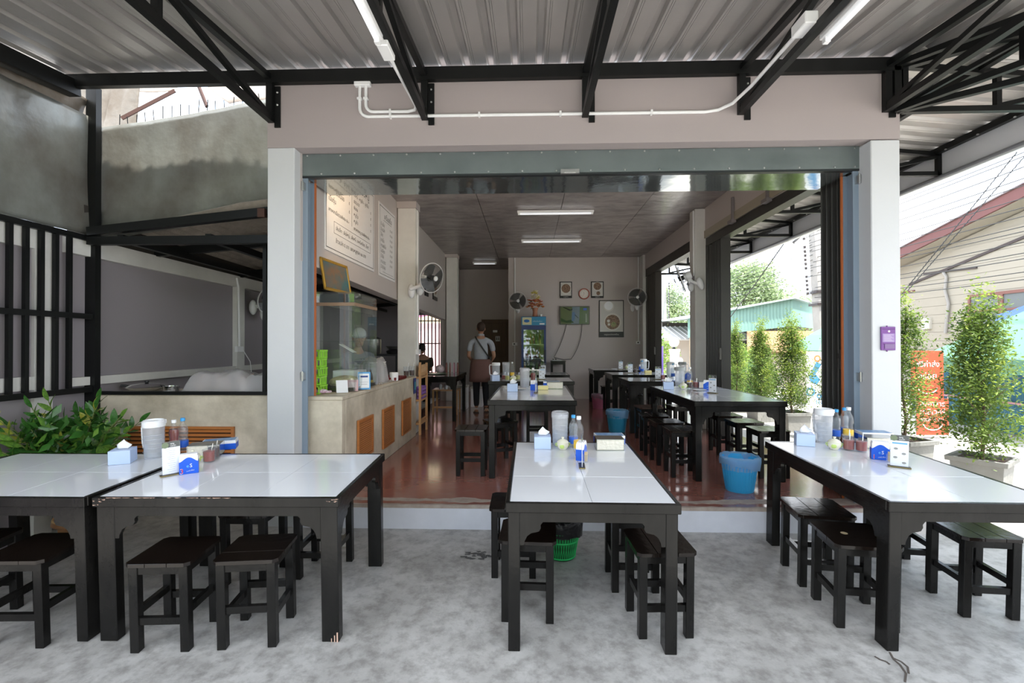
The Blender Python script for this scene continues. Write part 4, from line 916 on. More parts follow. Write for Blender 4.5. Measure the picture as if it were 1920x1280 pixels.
# red tray
p = at(738, 714, z=TZ); t = thing('serving_tray', 'dark red serving tray on the counter beside the column', 'tray', (-1.80, 2.12, TZ+.002), pi/2-.05)
redt = mat('dark_red_lacquer', (.16, .012, .012), .3, coat=.4)
MB().bb(-.2, .2, -.12, .12, 0, .008).build('base', redt, t)
for s in (-1, 1):
    MB().beam((-.21, s*.13, .022), (.21, s*.13, .022), .008, .035).build('side', redt, t); MB().beam((s*.21, -.13, .022), (s*.21, .13, .022), .008, .035).build('side', redt, t)
# stack of white bowls on counter, covered
sheet = glassy('milky_plastic_sheet', (.90, .90, .91), .36, .35)
def drape(name, cx, cy, z0, w, d, h, seed, label, lumps, rz=0, cat='plastic sheet'):
    rr = np.random.RandomState(seed); nx, ny = 44, 26; V = []
    for j in range(ny+1):
        for i in range(nx+1):
            u, v = i/nx*2-1, j/ny*2-1
            hh = max([lh*max(0, 1-(abs((u-lx)/lw))**5)**.6*max(0, 1-(abs((v-ly)/ld))**5)**.6 for lx, ly, lw, ld, lh in lumps]+[0])
            hh = hh+.012*sin(9*u+4*v+seed)+.008*sin(17*u-11*v)+.004*rr.randn()
            V.append((u*w/2*(1+.03*sin(6*v)), v*d/2*(1+.04*sin(5*u+1)), max(.003, hh)))
    F = [(j*(nx+1)+i, j*(nx+1)+i+1, (j+1)*(nx+1)+i+1, (j+1)*(nx+1)+i) for j in range(ny) for i in range(nx)]
    o = MB().add(V, F).build(name, sheet, smooth=True, recalc=False); o.modifiers.new('t', 'SOLIDIFY').thickness = .001
    o.location = (cx, cy, z0); o.rotation_euler = (0, 0, rz); return tag(o, label, cat)
bowl = mat('white_melamine', (.78, .76, .72), .4)
def stack(x, y, z, n, label, group, r=.075, dz=.018, m=bowl):
    g0 = MB().lathe([(0, .004), (r*.45, 0), (r*.5, .006), (r*.92, .032), (r, .046), (r*.97, .046), (r*.88, .034), (r*.45, .010), (0, .008)], 18).build('bowl', m, smooth=True)
    for k in range(n):
        o = g0 if k == 0 else g0.copy()
        if k: COL.objects.link(o)
        o.location = (x, y, z+k*dz); tag(o, ORD[k]+' bowl from the bottom in '+label, 'bowl', group)
stack(-1.85, 1.48, TZ+.003, 9, 'the near white stack under the counter sheet', 'near bowl stack under the counter sheet', .078, .024)
stack(-1.82, 1.72, TZ+.003, 9, 'the far white stack under the counter sheet', 'far bowl stack under the counter sheet', .078, .024)
drape('plastic_sheet', -1.86, 1.60, TZ+.002, .34, .60, .25, 3, 'milky plastic sheet draped over bowls on the concrete counter', [(0, -.1, .66, .66, .285), (.1, .4, .62, .42, .275)])
p = at(722, 704, z=TZ); t = thing('tissue_roll', 'white paper roll standing on the counter by the red tray', 'paper roll', (-1.74, 1.77, TZ+.002))
MB().lathe([(.018, .10), (.05, .10), (.052, .095), (.052, .004), (.05, 0), (.018, 0)], 22).build('roll', tissuem, t, smooth=True); MB().lathe([(.018, .1), (.016, .1), (.016, 0), (.018, 0)], 16).build('core', mat('card_core', (.4, .3, .2), .8), t)
bpy.data.objects['tissue_roll'].location = (-1.715, 1.95, TZ+.002)
# coffee jug + bags
for x, y, l in ((-1.735, 2.62, 'left glass of iced drink at the far end of the counter'), (-1.70, 2.78, 'right glass of brown drink at the far end of the counter')):
    t = thing('drink_glass', l, 'glass', (x, y, TZ+.002), 0, 'glasses at the counter end')
    MB().lathe([(0, .003), (.030, 0), (.032, .01), (.042, .14), (.040, .14), (.030, .01), (0, .008)], 18).build('glass', clear, t, smooth=True)
    MB().lathe([(0, .01), (.0295, .011), (.035, .08), (0, .08)], 16).build('drink', mat('coffee', (.05, .02, .01), .2), t, smooth=True); MB().tube([(0, 0, .02), (.03, .01, .19)], .003, 6).build('straw', capwhite, t)
# wooden rack
rk = thing('wooden_rack', 'light wooden rack with shelves at the end of the concrete counter', 'rack')
rx0, rx1, ry0, ry1 = -1.92, -1.60, 2.94, 2.985
for (x, y, h) in ((-1.62, 2.93, 1.02), (-1.62, 3.36, 1.00)): MB().bb(x-.015, x+.015, y-.015, y+.015, 0, h).build('post', lightwood, rk)
for z in (.14, .47, .79): MB().bb(-1.69, -1.61, 2.93, 3.36, z, z+.025).build('shelf_board', lightwood, rk)
for z in (.20, .53, .85): MB().bb(-1.618, -1.606, 2.93, 3.36, z, z+.02).build('guard_rail', lightwood, rk)
bk = mat('brown_snack_packs', (.50, .27, .12), .5, noise=(20, (.70, .48, .28), .2))
for k in range(6):
    o = MB().ell((0, 0, .07), (.02, .045, .075), 10, 6).bb(-.008, .008, -.05, .05, .13, .165).build('snack_bag', bk); o.location = (-1.645, 2.99+k*.065, .817); o.rotation_euler = (0, .12, random.uniform(-.3, .3))
    tag(o, ORD[k]+' brown snack bag from the near end of the rack top', 'snack bag', 'snack bags on the rack')
t = thing('purple_basket', 'purple plastic basket on the middle shelf of the wooden rack', 'basket', (-1.645, 3.14, .497))
mb = MB(); pm_ = mat('purple_plastic', (.33, .16, .55), .4)
mb.bb(-.035, .035, -.13, .13, 0, .006)
for s in (-1, 1):
    for z in (0, .05, .10, .15): mb.bb(s*.035-.003, s*.035+.003, -.13, .13, z, z+.022).bb(-.035, .035, s*.13-.003, s*.13+.003, z, z+.022)
    for i in range(9): mb.bb(s*.035-.003, s*.035+.003, -.13+i*.0325-.006, -.13+i*.0325+.006, 0, .17)
mb.build('lattice', pm_, t)
# picture in a gold frame on the case
pf = thing('gold_framed_picture', 'small gold framed picture leaning above the glass case', 'picture', (-1.90, .72, 1.765), 0)
gold = mat('gold_frame', (.62, .36, .06), .3, .6)
Rz = Matrix.Rotation(radians(86), 3, 'Z') @ Matrix.Rotation(radians(-9), 3, 'X')
for c, d in (((0, 0, .014), (.54, .02, .028)), ((0, 0, .286), (.54, .02, .028)), ((-.256, 0, .15), (.028, .02, .30)), ((.256, 0, .15), (.028, .02, .30))): MB().box(Rz @ Vector(c), d, R=Rz).build('frame_side', gold, pf, bevel=.004)
MB().box(Rz @ Vector((0, -.002, .15)), (.49, .008, .25), R=Rz).build('painting', mat('teal_painting', (.05, .15, .17), .4, noise=(7, (.22, .12, .06), .15)), pf)
# cook behind the counter, seated person, standing man come later
# ================================================================== MENU BOARDS
ink = mat('black_ink', (.02, .02, .02), .6)
def board(name, y0, y1, z0, z1, label):
    t = thing(name, label, 'menu board', (-1.968, 0, 0))
    MB().bb(0, .006, y0, y1, z0, z1).build('panel', mat('menu_board_white', (.76, .75, .76), .25), t)
    mb = MB(); e = .03
    for a in ((y0+e, y1-e, z0+e, z0+e+.006), (y0+e, y1-e, z1-e-.006, z1-e), (y0+e, y0+e+.006, z0+e, z1-e), (y1-e-.006, y1-e, z0+e, z1-e)): mb.bb(.006, .0068, *a)
    mb.build('border', ink, t)
    return t
def TX(mb, s, size, y, z): mb.text(s, size, (.0072, y, z), (0, 1, 0), (0, 0, 1))
b1 = board('menu_board', .55, 1.965, 2.15, 3.09, 'large white menu board with a black border on the left wall')
mb = MB()
TX(mb, 'ก๋วยเตี๋ยวหมู', .115, 1.22, 2.95)
for k, (s, z) in enumerate((('ลูกชิ้น', 3.0), ('ลูกชิ้น - เส้นน้อย', 2.90), ('ลูกชิ้น - เนื้อสด', 2.81), ('ลูกชิ้นเนื้อเปื่อย', 2.72), ('เนื้อตุ๋น', 2.63), ('เกาเหลาเนื้อรวมพิเศษ ๕๐.-', 2.53))): TX(mb, s, .066 if k < 5 else .050, .63, z)
for k, (s, z) in enumerate((('บะหมี่ - หมูสับ - ลูกชิ้น', 2.86), ('ธรรมดา', 2.79), ('พิเศษ', 2.72), ('หมูตุ๋น', 2.65), ('หมูสับ', 2.58), ('เกาเหลาหมู รวมพิเศษ ๕๐.-', 2.50))): TX(mb, s, .056 if k < 5 else .050, 1.28, z)
for z in (2.90, 2.81, 2.72, 2.63): TX(mb, '๕', .05, 1.14, z+.01)
for z in (2.80, 2.73, 2.66, 2.59): TX(mb, '๕', .05, 1.82, z+.01)
TX(mb, 'เส้นเล็ก : เส้นใหญ่ , เส้นหมี่ , บะหมี่เหลือง , อื่นๆ', .052, .80, 2.385); TX(mb, 'ข้าวเปล่า ๕ บาท  แคบหมูถุงละ ๑๐ บาท', .058, .80, 2.26)
mb.bb(.0066, .0072, .76, 1.82, 2.345, 2.348).bb(.0066, .0072, .76, 1.82, 2.455, 2.458).bb(.0066, .0072, .76, .763, 2.345, 2.458).bb(.0066, .0072, 1.817, 1.82, 2.345, 2.458).bb(.0066, .0072, 1.225, 1.228, 2.52, 2.95)
mb.build('lettering', ink, b1)
b2 = board('menu_board', 2.15, 2.88, 2.14, 3.07, 'narrow white drinks menu board beside the column on the left wall')
mb = MB(); TX(mb, 'เครื่องดื่ม', .095, 2.36, 2.90); mb.bb(.0066, .0072, 2.34, 2.70, 2.875, 2.879)
for k, s in enumerate(('น้ำแข็ง', 'น้ำเปล่า', 'โค้ก', 'ชาเย็น', 'กาแฟเย็น', 'โอเลี้ยง', 'น้ำส้ม', 'ชามะนาว', 'น้ำอัดลม')):
    TX(mb, s, .062, 2.22, 2.79-k*.068)
    if k < 8: TX(mb, '๕ บาท', .050, 2.62, 2.79-k*.068)
mb.bb(.0066, .0072, 2.3, 2.78, 2.205, 2.208); mb.build('lettering', ink, b2)
# ================================================================== PICTURES, TV, CLOCK, FRIDGE ON THE BACK WALL
fr = mat('black_picture_frame', (.012, .012, .013), .4); prn = mat('pale_food_photo', (.55, .53, .50), .4); soup = mat('dark_soup', (.06, .025, .012), .4, noise=(45, (.35, .22, .14), .12)); cer = mat('pale_ceramic_print', (.66, .63, .58), .4); herb = mat('green_herbs', (.10, .22, .05), .5, noise=(30, (.35, .3, .15), .1))
def disc(c, r, th=.0012, y=0): return MB().lathe([(0, th), (r, th), (r, 0), (0, 0)], 28, (c[0], y, c[1]), R=Matrix.Rotation(pi/2, 3, 'X'))
def poster(x0, x1, z0, z1, label, band, y=7.495, circles=(), text=None, frame=True):
    t = thing('framed_poster', label, 'poster', ((x0+x1)/2, y, z0)); w, h = x1-x0, z1-z0
    MB().bb(-w/2, w/2, -.02, 0, 0, h).build('frame', fr, t, bevel=.003)
    MB().bb(-w/2+.02, w/2-.02, -.0215, -.02, band, h-.02).build('photo', prn, t)
    for k, (cx, cz, r, m) in enumerate(circles): disc((cx, cz), r, .0012, -.0215-.0012*k).build('printed_bowl', m, t)
    if text: MB().text(text[0], text[1], (0, -.0212, text[2]), (1, 0, 0), (0, 0, 1), align='CENTER').build('lettering', mat('pale_lettering', (.6, .58, .55), .5), t)
    return t
poster(.645, .930, 2.357, 2.743, 'small framed bowl picture above the television', .055, circles=((0, .21, .125, cer), (0, .225, .105, soup)), text=('เมนูพิเศษ', .03, .02))
poster(1.373, 1.667, 2.357, 2.743, 'small framed picture with two bowls right of the clock', .045, circles=((.0, .27, .105, cer), (0, .275, .09, soup), (.02, .11, .045, soup)), text=('เมนูพิเศษ', .028, .016))
poster(1.557, 2.132, 1.438, 2.305, 'large framed poster of a noodle bowl and a rice bowl', .13, circles=((-.06, .72, .12, cer), (-.065, .735, .10, plastic_w), (.03, .36, .20, cer), (.02, .355, .17, soup), (.05, .30, .06, herb), (-.07, .38, .035, cer), (-.06, .30, .03, cer)), text=('เมนูแนะนำของร้าน', .048, .05))
for y, w, l in ((4.95, .26, 'small framed picture on the left wall past the column, nearer one'), (5.75, .42, 'framed picture on the left wall past the column, farther one')):
    t = thing('framed_poster', l, 'poster', (-1.968, y, 2.14+.02)); MB().bb(0, .02, -w/2, w/2, 0, .45).build('frame', fr, t)
    MB().bb(.02, .0215, -w/2+.02, w/2-.02, .07, .43).build('photo', prn, t); MB().lathe([(0, .002), (w*.36, .002), (w*.36, 0), (0, 0)], 24, (.0215, 0, .26), R=Matrix.Rotation(pi/2, 3, 'Y')).build('printed_bowl', soup, t)
ck = thing('wall_clock', 'round wall clock with a red-brown rim between the two small pictures', 'clock', (1.212, 7.495, 2.455))
RX = Matrix.Rotation(pi/2, 3, 'X')
MB().lathe([(.105, 0), (.128, 0), (.130, .02), (.122, .032), (.108, .030), (.105, .02)], 32, R=RX).build('rim', mat('terracotta_rim', (.42, .10, .06), .4), ck, smooth=True)
MB().lathe([(0, .012), (.107, .012), (.107, 0), (0, 0)], 32, R=RX).build('dial', mat('cream_dial', (.72, .68, .62), .5), ck)
for k in range(12):
    a = pi/2-k*pi/6; MB().text('12 1 2 3 4 5 6 7 8 9 10 11'.split()[k], .026, (.086*cos(a), -.013, .086*sin(a)-.009), (1, 0, 0), (0, 0, 1), align='CENTER').build('numeral', ink, ck)
MB().beam((0, -.015, 0), (-.045, -.015, -.065), .003, .006, up=(0, 1, 0)).build('minute_hand', mat('red_hand', (.5, .03, .03), .5), ck); MB().beam((0, -.017, 0), (-.015, -.017, .045), .003, .008, up=(0, 1, 0)).build('hour_hand', ink, ck)
tv = thing('television', 'flat television on the back wall showing a green outdoor scene', 'television', (.988, 7.46, 1.948))
MB().bb(-.346, .346, -.02, .03, -.212, .212).build('casing', mat('grey_tv_casing', (.09, .09, .08), .4), tv, bevel=.004)
def scr(n, c, e=.03): return mat(n, c, .15, emit=e)
MB().bb(-.33, .33, -.0215, -.02, -.195, .197).build('screen', scr('screen_olive', (.09, .11, .05)), tv)
def sp_(pts, m, nm, k): MB().prism(pts, -.0222-.0006*k, -.0216-.0006*k, 'y').build(nm, m, tv)
sp_([(-.08, -.195), (.10, -.195), (.12, .197), (-.06, .197)], scr('screen_sky', (.12, .16, .20)), 'picture_area', 0); sp_([(.10, -.195), (.31, -.195), (.31, .197), (.12, .197)], scr('screen_green', (.055, .10, .03)), 'picture_area', 0)
sp_([(-.32, -.06), (-.20, -.12), (-.08, -.10), (-.02, -.17), (-.20, -.17), (-.32, -.14)], scr('screen_dark_green', (.02, .05, .015)), 'picture_area', 1); sp_([(-.26, .195), (-.10, .14), (-.05, .16), (-.06, .12), (-.12, .11), (-.28, .19)], scr('screen_black', (.01, .01, .01)), 'picture_area', 1)
sp_([(-.06, .06), (-.02, .09), (.02, .02), (-.01, -.12), (-.07, -.14)], scr('screen_blue', (.07, .13, .24)), 'picture_area', 2); sp_([(0, .03), (.09, -.06), (.085, -.07), (-.005, .01)], scr('screen_black', (.01, .01, .01)), 'picture_area', 3)
sp_([(.20, .12), (.28, .12), (.28, .17), (.20, .17)], scr('screen_logo_blue', (.03, .08, .45)), 'picture_area', 2); sp_([(.25, -.16), (.28, -.16), (.275, .04), (.255, .04)], scr('screen_grey', (.25, .28, .22)), 'picture_area', 2)
for a, b3, c3 in (((.80, 7.48, 1.74), (.70, 7.48, 1.3), (.50, 7.44, .97)), ((1.16, 7.48, 1.74), (1.15, 7.48, 1.25), (.90, 7.44, .93))):
    P = [Vector(a).lerp(b3, u)*(1-u)+Vector(b3).lerp(c3, u)*u for u in np.linspace(0, 1, 9)]; P.append(Vector((.72, 7.3, .92)))
    tag(MB().tube(P, .006, 6).build('cable', blackp, smooth=True), 'black cable hanging from the %s of the television' % ('left' if a[0] < 1 else 'right'), 'cable')
stn = thing('black_stand', 'small black open stand against the back wall under the television', 'stand', (.58, 7.2, 0))
MB().bb(-.17, .17, -.15, .15, .88, .90).build('top', black, stn)
for sx in (-1, 1):
    for sy in (-1, 1): MB().bb(sx*.16, sx*.12, sy*.14, sy*.10, 0, .88).build('leg', black, stn)
for sy in (-1, 1): MB().bb(-.12, .12, sy*.13, sy*.11, .82, .88).build('apron', black, stn)
MB().bb(-.12, .12, -.13, .13, .55, .565).build('shelf', black, stn)
t = thing('router', 'small router and plugs lying on the black stand', 'router', (.56, 7.15, .902)); MB().bb(-.12, .10, -.05, .05, 0, .02).build('case', mat('pale_router', (.5, .5, .5), .5), t, bevel=.004)
for x in (-.09, -.03): MB().bb(x-.012, x+.012, -.02, .01, .02, .05).build('plug', blackp, t)
# drinks fridge
fg = thing('drinks_fridge', 'tall blue glass-door drinks fridge with a cyan header', 'fridge', (.025, 7.15, 0))
navy = mat('navy_fridge_enamel', (.010, .035, .16), .35)
MB().bb(-.275, -.255, -.25, .28, .12, 1.62).bb(.255, .275, -.25, .28, .12, 1.62).bb(-.275, .275, .28, .30, .12, 1.62).bb(-.275, .275, -.25, .30, 0, .12).bb(-.275, .275, -.25, .30, 1.62, 1.895).build('body', navy, fg)
MB().bb(-.27, .27, -.262, -.25, 1.70, 1.885).build('header', mat('cyan_header', (.01, .22, .42), .3), fg)
MB().bb(-.25, -.045, -.264, -.262, 1.71, 1.875).build('header_left', mat('pale_yellow_header', (.62, .60, .36), .4), fg)
MB().ell((-.155, -.265, 1.795), (.065, .002, .035), 20, 6).build('blue_emblem', mat('blue_emblem', (.01, .12, .38), .4), fg)
MB().text('เครื่องดื่มเย็นๆ', .036, (-.02, -.2625, 1.775), (1, 0, 0), (0, 0, 1)).build('lettering', mat('pale_cyan_lettering', (.45, .65, .75), .5), fg)
MB().bb(.13, .24, -.264, -.262, 1.715, 1.745).build('price_sticker', plastic_w, fg)
d0 = MB().bb(-.27, -.225, -.275, -.251, .16, 1.60).bb(.225, .27, -.275, -.251, .16, 1.60).bb(-.27, .27, -.275, -.251, 1.60, 1.66).bb(-.27, .27, -.275, -.251, .10, .16).build('door', navy, fg)
dg_ = MB().bb(-.225, .225, -.268, -.262, .16, 1.60).build('door_glass', glassy('fridge_glass', (.55, .62, .58), .06, .02, 2.3), d0)
MB().bb(.235, .26, -.30, -.275, .85, 1.15).build('handle', blackp, d0)
MB().bb(-.25, .25, .26, .27, .12, 1.62).build('inner_back', mat('fridge_inner', (.5, .55, .5), .6), fg)
rr = random.Random(8); cols = [(.50, .20, .04), (.10, .28, .06), (.55, .50, .12), (.30, .04, .03), (.45, .48, .5), (.12, .3, .32)]
for sz in (.35, .66, .97, 1.28):
    MB().bb(-.25, .25, -.20, .25, sz-.012, sz).build('shelf', chrome, fg)
cn = ['orange', 'green', 'yellow', 'dark red', 'silver', 'teal']
for si, sz in enumerate((.35, .66, .97, 1.28)):
    for k in range(7):
        c = rr.choice(cols); r = .027
        o = MB().lathe([(0, 0), (r, 0), (r, .14), (r*.5, .19), (.011, .20), (.011, .23), (0, .23)], 12).build('drink_bottle', mat('drink_%d' % cols.index(c), c, .2), smooth=True)
        o.location = (.025-.205+k*.068, 6.985+.02*(k % 2), sz+.001); tag(o, cn[cols.index(c)]+' drink bottle, '+ORD[k]+' from the left on the '+('lowest', 'second', 'third', 'top')[si]+' fridge shelf', 'bottle', 'bottles in the fridge')
# flowers
fl = thing('flower_arrangement', 'artificial flower bouquet in a terracotta vase on the fridge', 'flowers', (.06, 7.05, 1.897))
MB().lathe([(0, 0), (.05, 0), (.06, .02), (.05, .12), (.075, .20), (.06, .20), (.04, .12), (0, .02)], 20).build('vase', mat('terracotta_vase', (.42, .18, .11), .5), fl, smooth=True)
rr = random.Random(2)
fm = [mat('orange_petals', (.60, .20, .06), .6), mat('rust_petals', (.45, .10, .06), .6), mat('cream_petals', (.72, .66, .46), .6), mat('yellow_petals', (.62, .52, .14), .6)]
for k in range(70):
    a = rr.random()*6.28; v = rr.random()**1.2; z = .20+v*.38; r = .20*(1-v)**.8*rr.uniform(.35, 1)+.02; m = fm[rr.choice((0, 0, 1))] if v < .45 else fm[rr.choice((2, 2, 3))]
    mb = MB(); c = Vector((r*cos(a), r*sin(a)*.6, z))
    for q in range(6):
        b3 = q*pi/3; R = Matrix.Rotation(b3, 3, 'Z') @ Matrix.Rotation(-.6, 3, 'Y'); mb.ell(c+R @ Vector((.026, 0, 0)), (.030, .017, .005), 6, 4, R=R)
    mb.build('blossom', m, fl)
lv = leafmat('flower_leaf', (.05, .14, .04), (.12, .2, .05))
for k in range(14):
    a = rr.random()*6.28; R = Matrix.Rotation(a, 3, 'Z') @ Matrix.Rotation(rr.uniform(-.5, .5), 3, 'Y'); MB().ell(R @ Vector((.13, 0, 0))+Vector((0, 0, .25+rr.random()*.12)), (.06, .014, .003), 8, 4, R=R).build('leaf', lv, fl)
t = thing('small_cup', 'tiny white cup at the foot of the flower vase on the fridge', 'cup', (.19, 6.98, 1.897)); MB().lathe([(0, 0), (.022, 0), (.028, .05), (.025, .05), (.02, .005), (0, .005)], 16).build('cup_body', plastic_w, t, smooth=True)
# door in the corridor
dr = thing('door_1'); dr['kind'] = 'structure'; bw_ = mat('dark_brown_door', (.10, .050, .022), .5, noise=(5, (.07, .035, .016), .2, (4, 1, .3)))
MB().bb(-1.36, -.62, 9.16, 9.2, 0, 1.95).build('door_leaf', bw_, dr); MB().bb(-1.30, -.68, 9.15, 9.16, 1.05, 1.85).build('upper_panel', bw_, dr, bevel=.004); MB().bb(-1.30, -.68, 9.15, 9.16, .15, .95).build('lower_panel', bw_, dr, bevel=.004)
MB().bb(-1.05, -.93, 9.143, 9.15, 1.60, 1.66).build('white_sign', plastic_w, dr); MB().bb(-.98, -.86, 9.143, 9.15, 1.36, 1.50).build('restroom_sign', mat('grey_sign', (.5, .5, .5), .5), dr)
for x in (-.945, -.895): MB().ell((x, 9.141, 1.47), (.011, .002, .011), 8, 4).prism([(x-.014, 1.40), (x+.014, 1.40), (x+.008, 1.455), (x-.008, 1.455)], 9.14, 9.142, 'y').build('figure_symbol', ink, dr)
# ================================================================== LIGHTS, CONDUITS, FANS
tubem = mat('lamp_tube', (.9, .92, .95), .3, emit=.25)
def tubelight(a, b3, label, w=.05, on=True):
    t = thing('fluorescent_lamp', label, 'lamp'); a, b3 = Vector(a), Vector(b3); d = (b3-a).normalized()
    MB().beam(a, b3, w, .035).build('fitting', pvc, t, bevel=.003)
    o = Vector((0, 0, -.034)); MB().tube([a+d*.04+o, b3-d*.04+o], .013, 12).build('tube', tubem, t, smooth=True)
    for p in (a+d*.025, b3-d*.025): MB().beam(p-d*.015+o*.7, p+d*.015+o*.7, .03, .045).build('end_holder', pvc, t)
    return t
tubelight((-.26, 3.51, 3.29), (.90, 3.51, 3.29), 'near fluorescent lamp on the inside ceiling'); tubelight((-.23, 5.51, 3.29), (.93, 5.51, 3.29), 'farther fluorescent lamp on the inside ceiling')
tubelight((-1.46, 7.98, 3.29), (-.87, 7.98, 3.29), 'short fluorescent lamp on the dark corridor ceiling')
tubelight((-.955, -1.06, 3.035), (-.955, -2.25, 3.035), 'left fluorescent tube under the front canopy trusses'); tubelight((1.625, -.95, 3.05), (1.625, -2.15, 3.05), 'right fluorescent tube under the front canopy trusses')
cd = thing('electrical_conduit', 'white electrical conduit running across the front header wall', 'conduit')
MB().bb(-1.475, -1.345, -.045, 0, 3.325, 3.415).build('junction_box', pvc, cd, bevel=.004)
def arc(c, r, a0, a1, y, n=7): return [(c[0]+r*cos(a), y, c[1]+r*sin(a)) for a in np.linspace(a0, a1, n)]
P = [(-1.437, -.014, 3.33)]+arc((-1.367, 3.157), .07, pi, 1.5*pi, -.014)+[(0, -.014, 3.082), (1.28, -.014, 3.078), (1.38, -.03, 3.085), (1.46, -.10, 3.10), (1.505, -.30, 3.12), (1.512, -.90, 3.12)]
MB().tube(P, .0125, 10).build('long_pipe', pvc, cd, smooth=True)
P = [(-1.387, -.014, 3.33)]+arc((-1.327, 3.185), .06, pi, 1.5*pi, -.014)+[(-1.05, -.014, 3.123), (-.99, -.03, 3.128), (-.965, -.10, 3.12), (-.955, -.5, 3.08), (-.95, -.85, 3.05)]
MB().tube(P, .0125, 10).build('short_pipe', pvc, cd, smooth=True)
for x, z in ((-1.19, 3.087), (-1.19, 3.122), (-.48, 3.086), (.16, 3.083), (.87, 3.08), (-1.437, 3.23), (-1.387, 3.23)):
    if x > -1.3: MB().bb(x-.008, x+.008, -.030, 0, z-.018, z+.018).build('clip', pvc, cd)
    else: MB().bb(x-.018, x+.018, -.030, 0, z-.008, z+.008).build('clip', pvc, cd)
MB().bb(-.985, -.915, -1.02, -.86, 3.02, 3.075).build('switch_box', pvc, cd, bevel=.005); MB().bb(1.475, 1.55, -1.03, -.88, 3.09, 3.16).build('switch_box', pvc, cd, bevel=.005)
for x, zt, zb, l in ((-.41, 3.31, 1.31, 'white conduit and socket down the back wall beside the left fan'), (2.47, 3.31, 1.34, 'white conduit and socket down the back wall beside the right fan')):
    t = thing('wall_conduit', l, 'conduit'); MB().tube([(x, 7.485, zb), (x, 7.485, zt)], .013, 8).build('pipe', pvc, t, smooth=True); MB().bb(x-.06, x+.06, 7.455, 7.497, zb-.06, zb+.01).build('socket', pvc, t, bevel=.003); MB().bb(x-.03, x, 7.45, 7.456, zb-.04, zb-.01).build('socket_insert', ink, t)
MB().tube([(-.41, 7.485, 1.25), (-.41, 7.485, .02)], .012, 8).build('pipe', pvc, bpy.data.objects['wall_conduit'])
t = thing('wall_conduit', 'white conduit running down the middle left column', 'conduit'); MB().tube([(-1.69, 3.06, 3.2), (-1.688, 3.06, 3.0), (-1.688, 3.06, 1.2)], .013, 8).build('pipe', pvc, t, smooth=True); MB().bb(-1.70, -1.655, 3.01, 3.13, 1.13, 1.20).build('socket', pvc, t)
t = thing('wall_conduit', 'white conduit running down the middle right column', 'conduit'); MB().tube([(2.398, 3.53, 3.28), (2.398, 3.53, 3.1), (2.40, 3.53, 2.3)], .012, 8).build('pipe', pvc, t, smooth=True)
t = thing('wall_conduit', 'white conduit and socket on the kitchen column behind the left opening', 'conduit'); MB().tube([(-3.79, 2.17, 2.12), (-3.785, 2.2, 2.0), (-3.785, 2.22, 1.25)], .013, 8).build('pipe', pvc, t, smooth=True); MB().bb(-3.80, -3.765, 2.15, 2.28, 1.18, 1.25).build('socket', pvc, t); MB().tube([(-3.77, 2.28, 1.2), (-3.76, 2.42, 1.05), (-3.76, 2.45, .90)], .005, 6).build('cord', pvc, t)
# fans
def fan():
    t = thing('wall_fan'); t['category'] = 'fan'; R = .205
    wire = mat('fan_wire', (.10, .10, .105), .4, .4)
    for nm, yy, bulge in (('front_cage', -.045, -.045), ('rear_cage', .045, .04)):
        mb = MB()
        for k in range(40):
            a = 2*pi*k/40; mb.tube([(.035*cos(a), yy+bulge, .035*sin(a)), (R*.7*cos(a), yy+bulge*.8, R*.7*sin(a)), (R*cos(a), 0, R*sin(a))], .0011, 3, caps=False)
        mb.build(nm, wire, t)['kind'] = 'stuff'
    MB().lathe([(R-.004, -.006), (R+.006, -.006), (R+.006, .006), (R-.004, .006), (R-.004, -.006)], 40, R=Matrix.Rotation(pi/2, 3, 'X')).build('rim_ring', mat('fan_rim', (.62, .62, .62), .4), t, smooth=True)
    MB().lathe([(0, .100), (.028, .096), (.036, .086), (.036, .08), (0, .08)], 20, R=Matrix.Rotation(pi/2, 3, 'X')).build('hub_badge', plastic_w, t, smooth=True)
    bm2 = mat('dark_clear_blade', (.03, .034, .034), .3, alpha=.85)
    for k in range(3):
        a0 = k*2*pi/3; V = []; n = 7
        for j in range(5):
            r = .035+.15*j/4
            for i in range(n+1):
                a = a0+(i/n-.5)*(1.75 if j > 0 else 1.2); V.append((r*cos(a), -.012*sin((i/n-.5)*2.6)*(1+j*.5), r*sin(a)))
        F = [(j*(n+1)+i, j*(n+1)+i+1, (j+1)*(n+1)+i+1, (j+1)*(n+1)+i) for j in range(4) for i in range(n)]
        MB().add(V, F).build('blade', bm2, t, smooth=True, recalc=False)
    MB().lathe([(0, -.05), (.035, -.05), (.04, .03), (0, .03)], 16, R=Matrix.Rotation(pi/2, 3, 'X')).build('hub', blackp, t, smooth=True)
    MB().lathe([(.052, -.05), (.062, -.07), (.060, -.15), (.045, -.165), (0, -.165)], 22, R=Matrix.Rotation(pi/2, 3, 'X')).build('motor', plastic_w, t, smooth=True)
    return t
FN = Proto(fan())
def place_fan(c, d, mount, mdir, label):
    """fan head at c facing d; wall base at mount"""
    c = Vector(c); d = Vector(d).normalized(); o = FN((0, 0, 0), 0, label, 'wall fans')
    q = (-d).to_track_quat('Y', 'Z'); o.rotation_euler = q.to_euler(); o.location = c
    inv = (Matrix.Translation(c) @ q.to_matrix().to_4x4()).inverted(); mt = Vector(mount); md = Vector(mdir).normalized()
    rear = c-d*.13-Vector((0, 0, .05)); 
    L = [inv @ p for p in (rear+Vector((0, 0, .03)), rear-Vector((0, 0, .05)), mt+md*.07+Vector((0, 0, .02)), mt+md*.02)]
    MB().tube(L, [.02, .024, .028, .045], 12).build('arm', plastic_w, o, smooth=True)
    b = MB().ell(inv @ (mt+md*.03), (.05, .05, .10), 14, 8, R=(inv.to_3x3() @ Matrix.Identity(3))).build('wall_base', plastic_w, o, smooth=True)
    return o
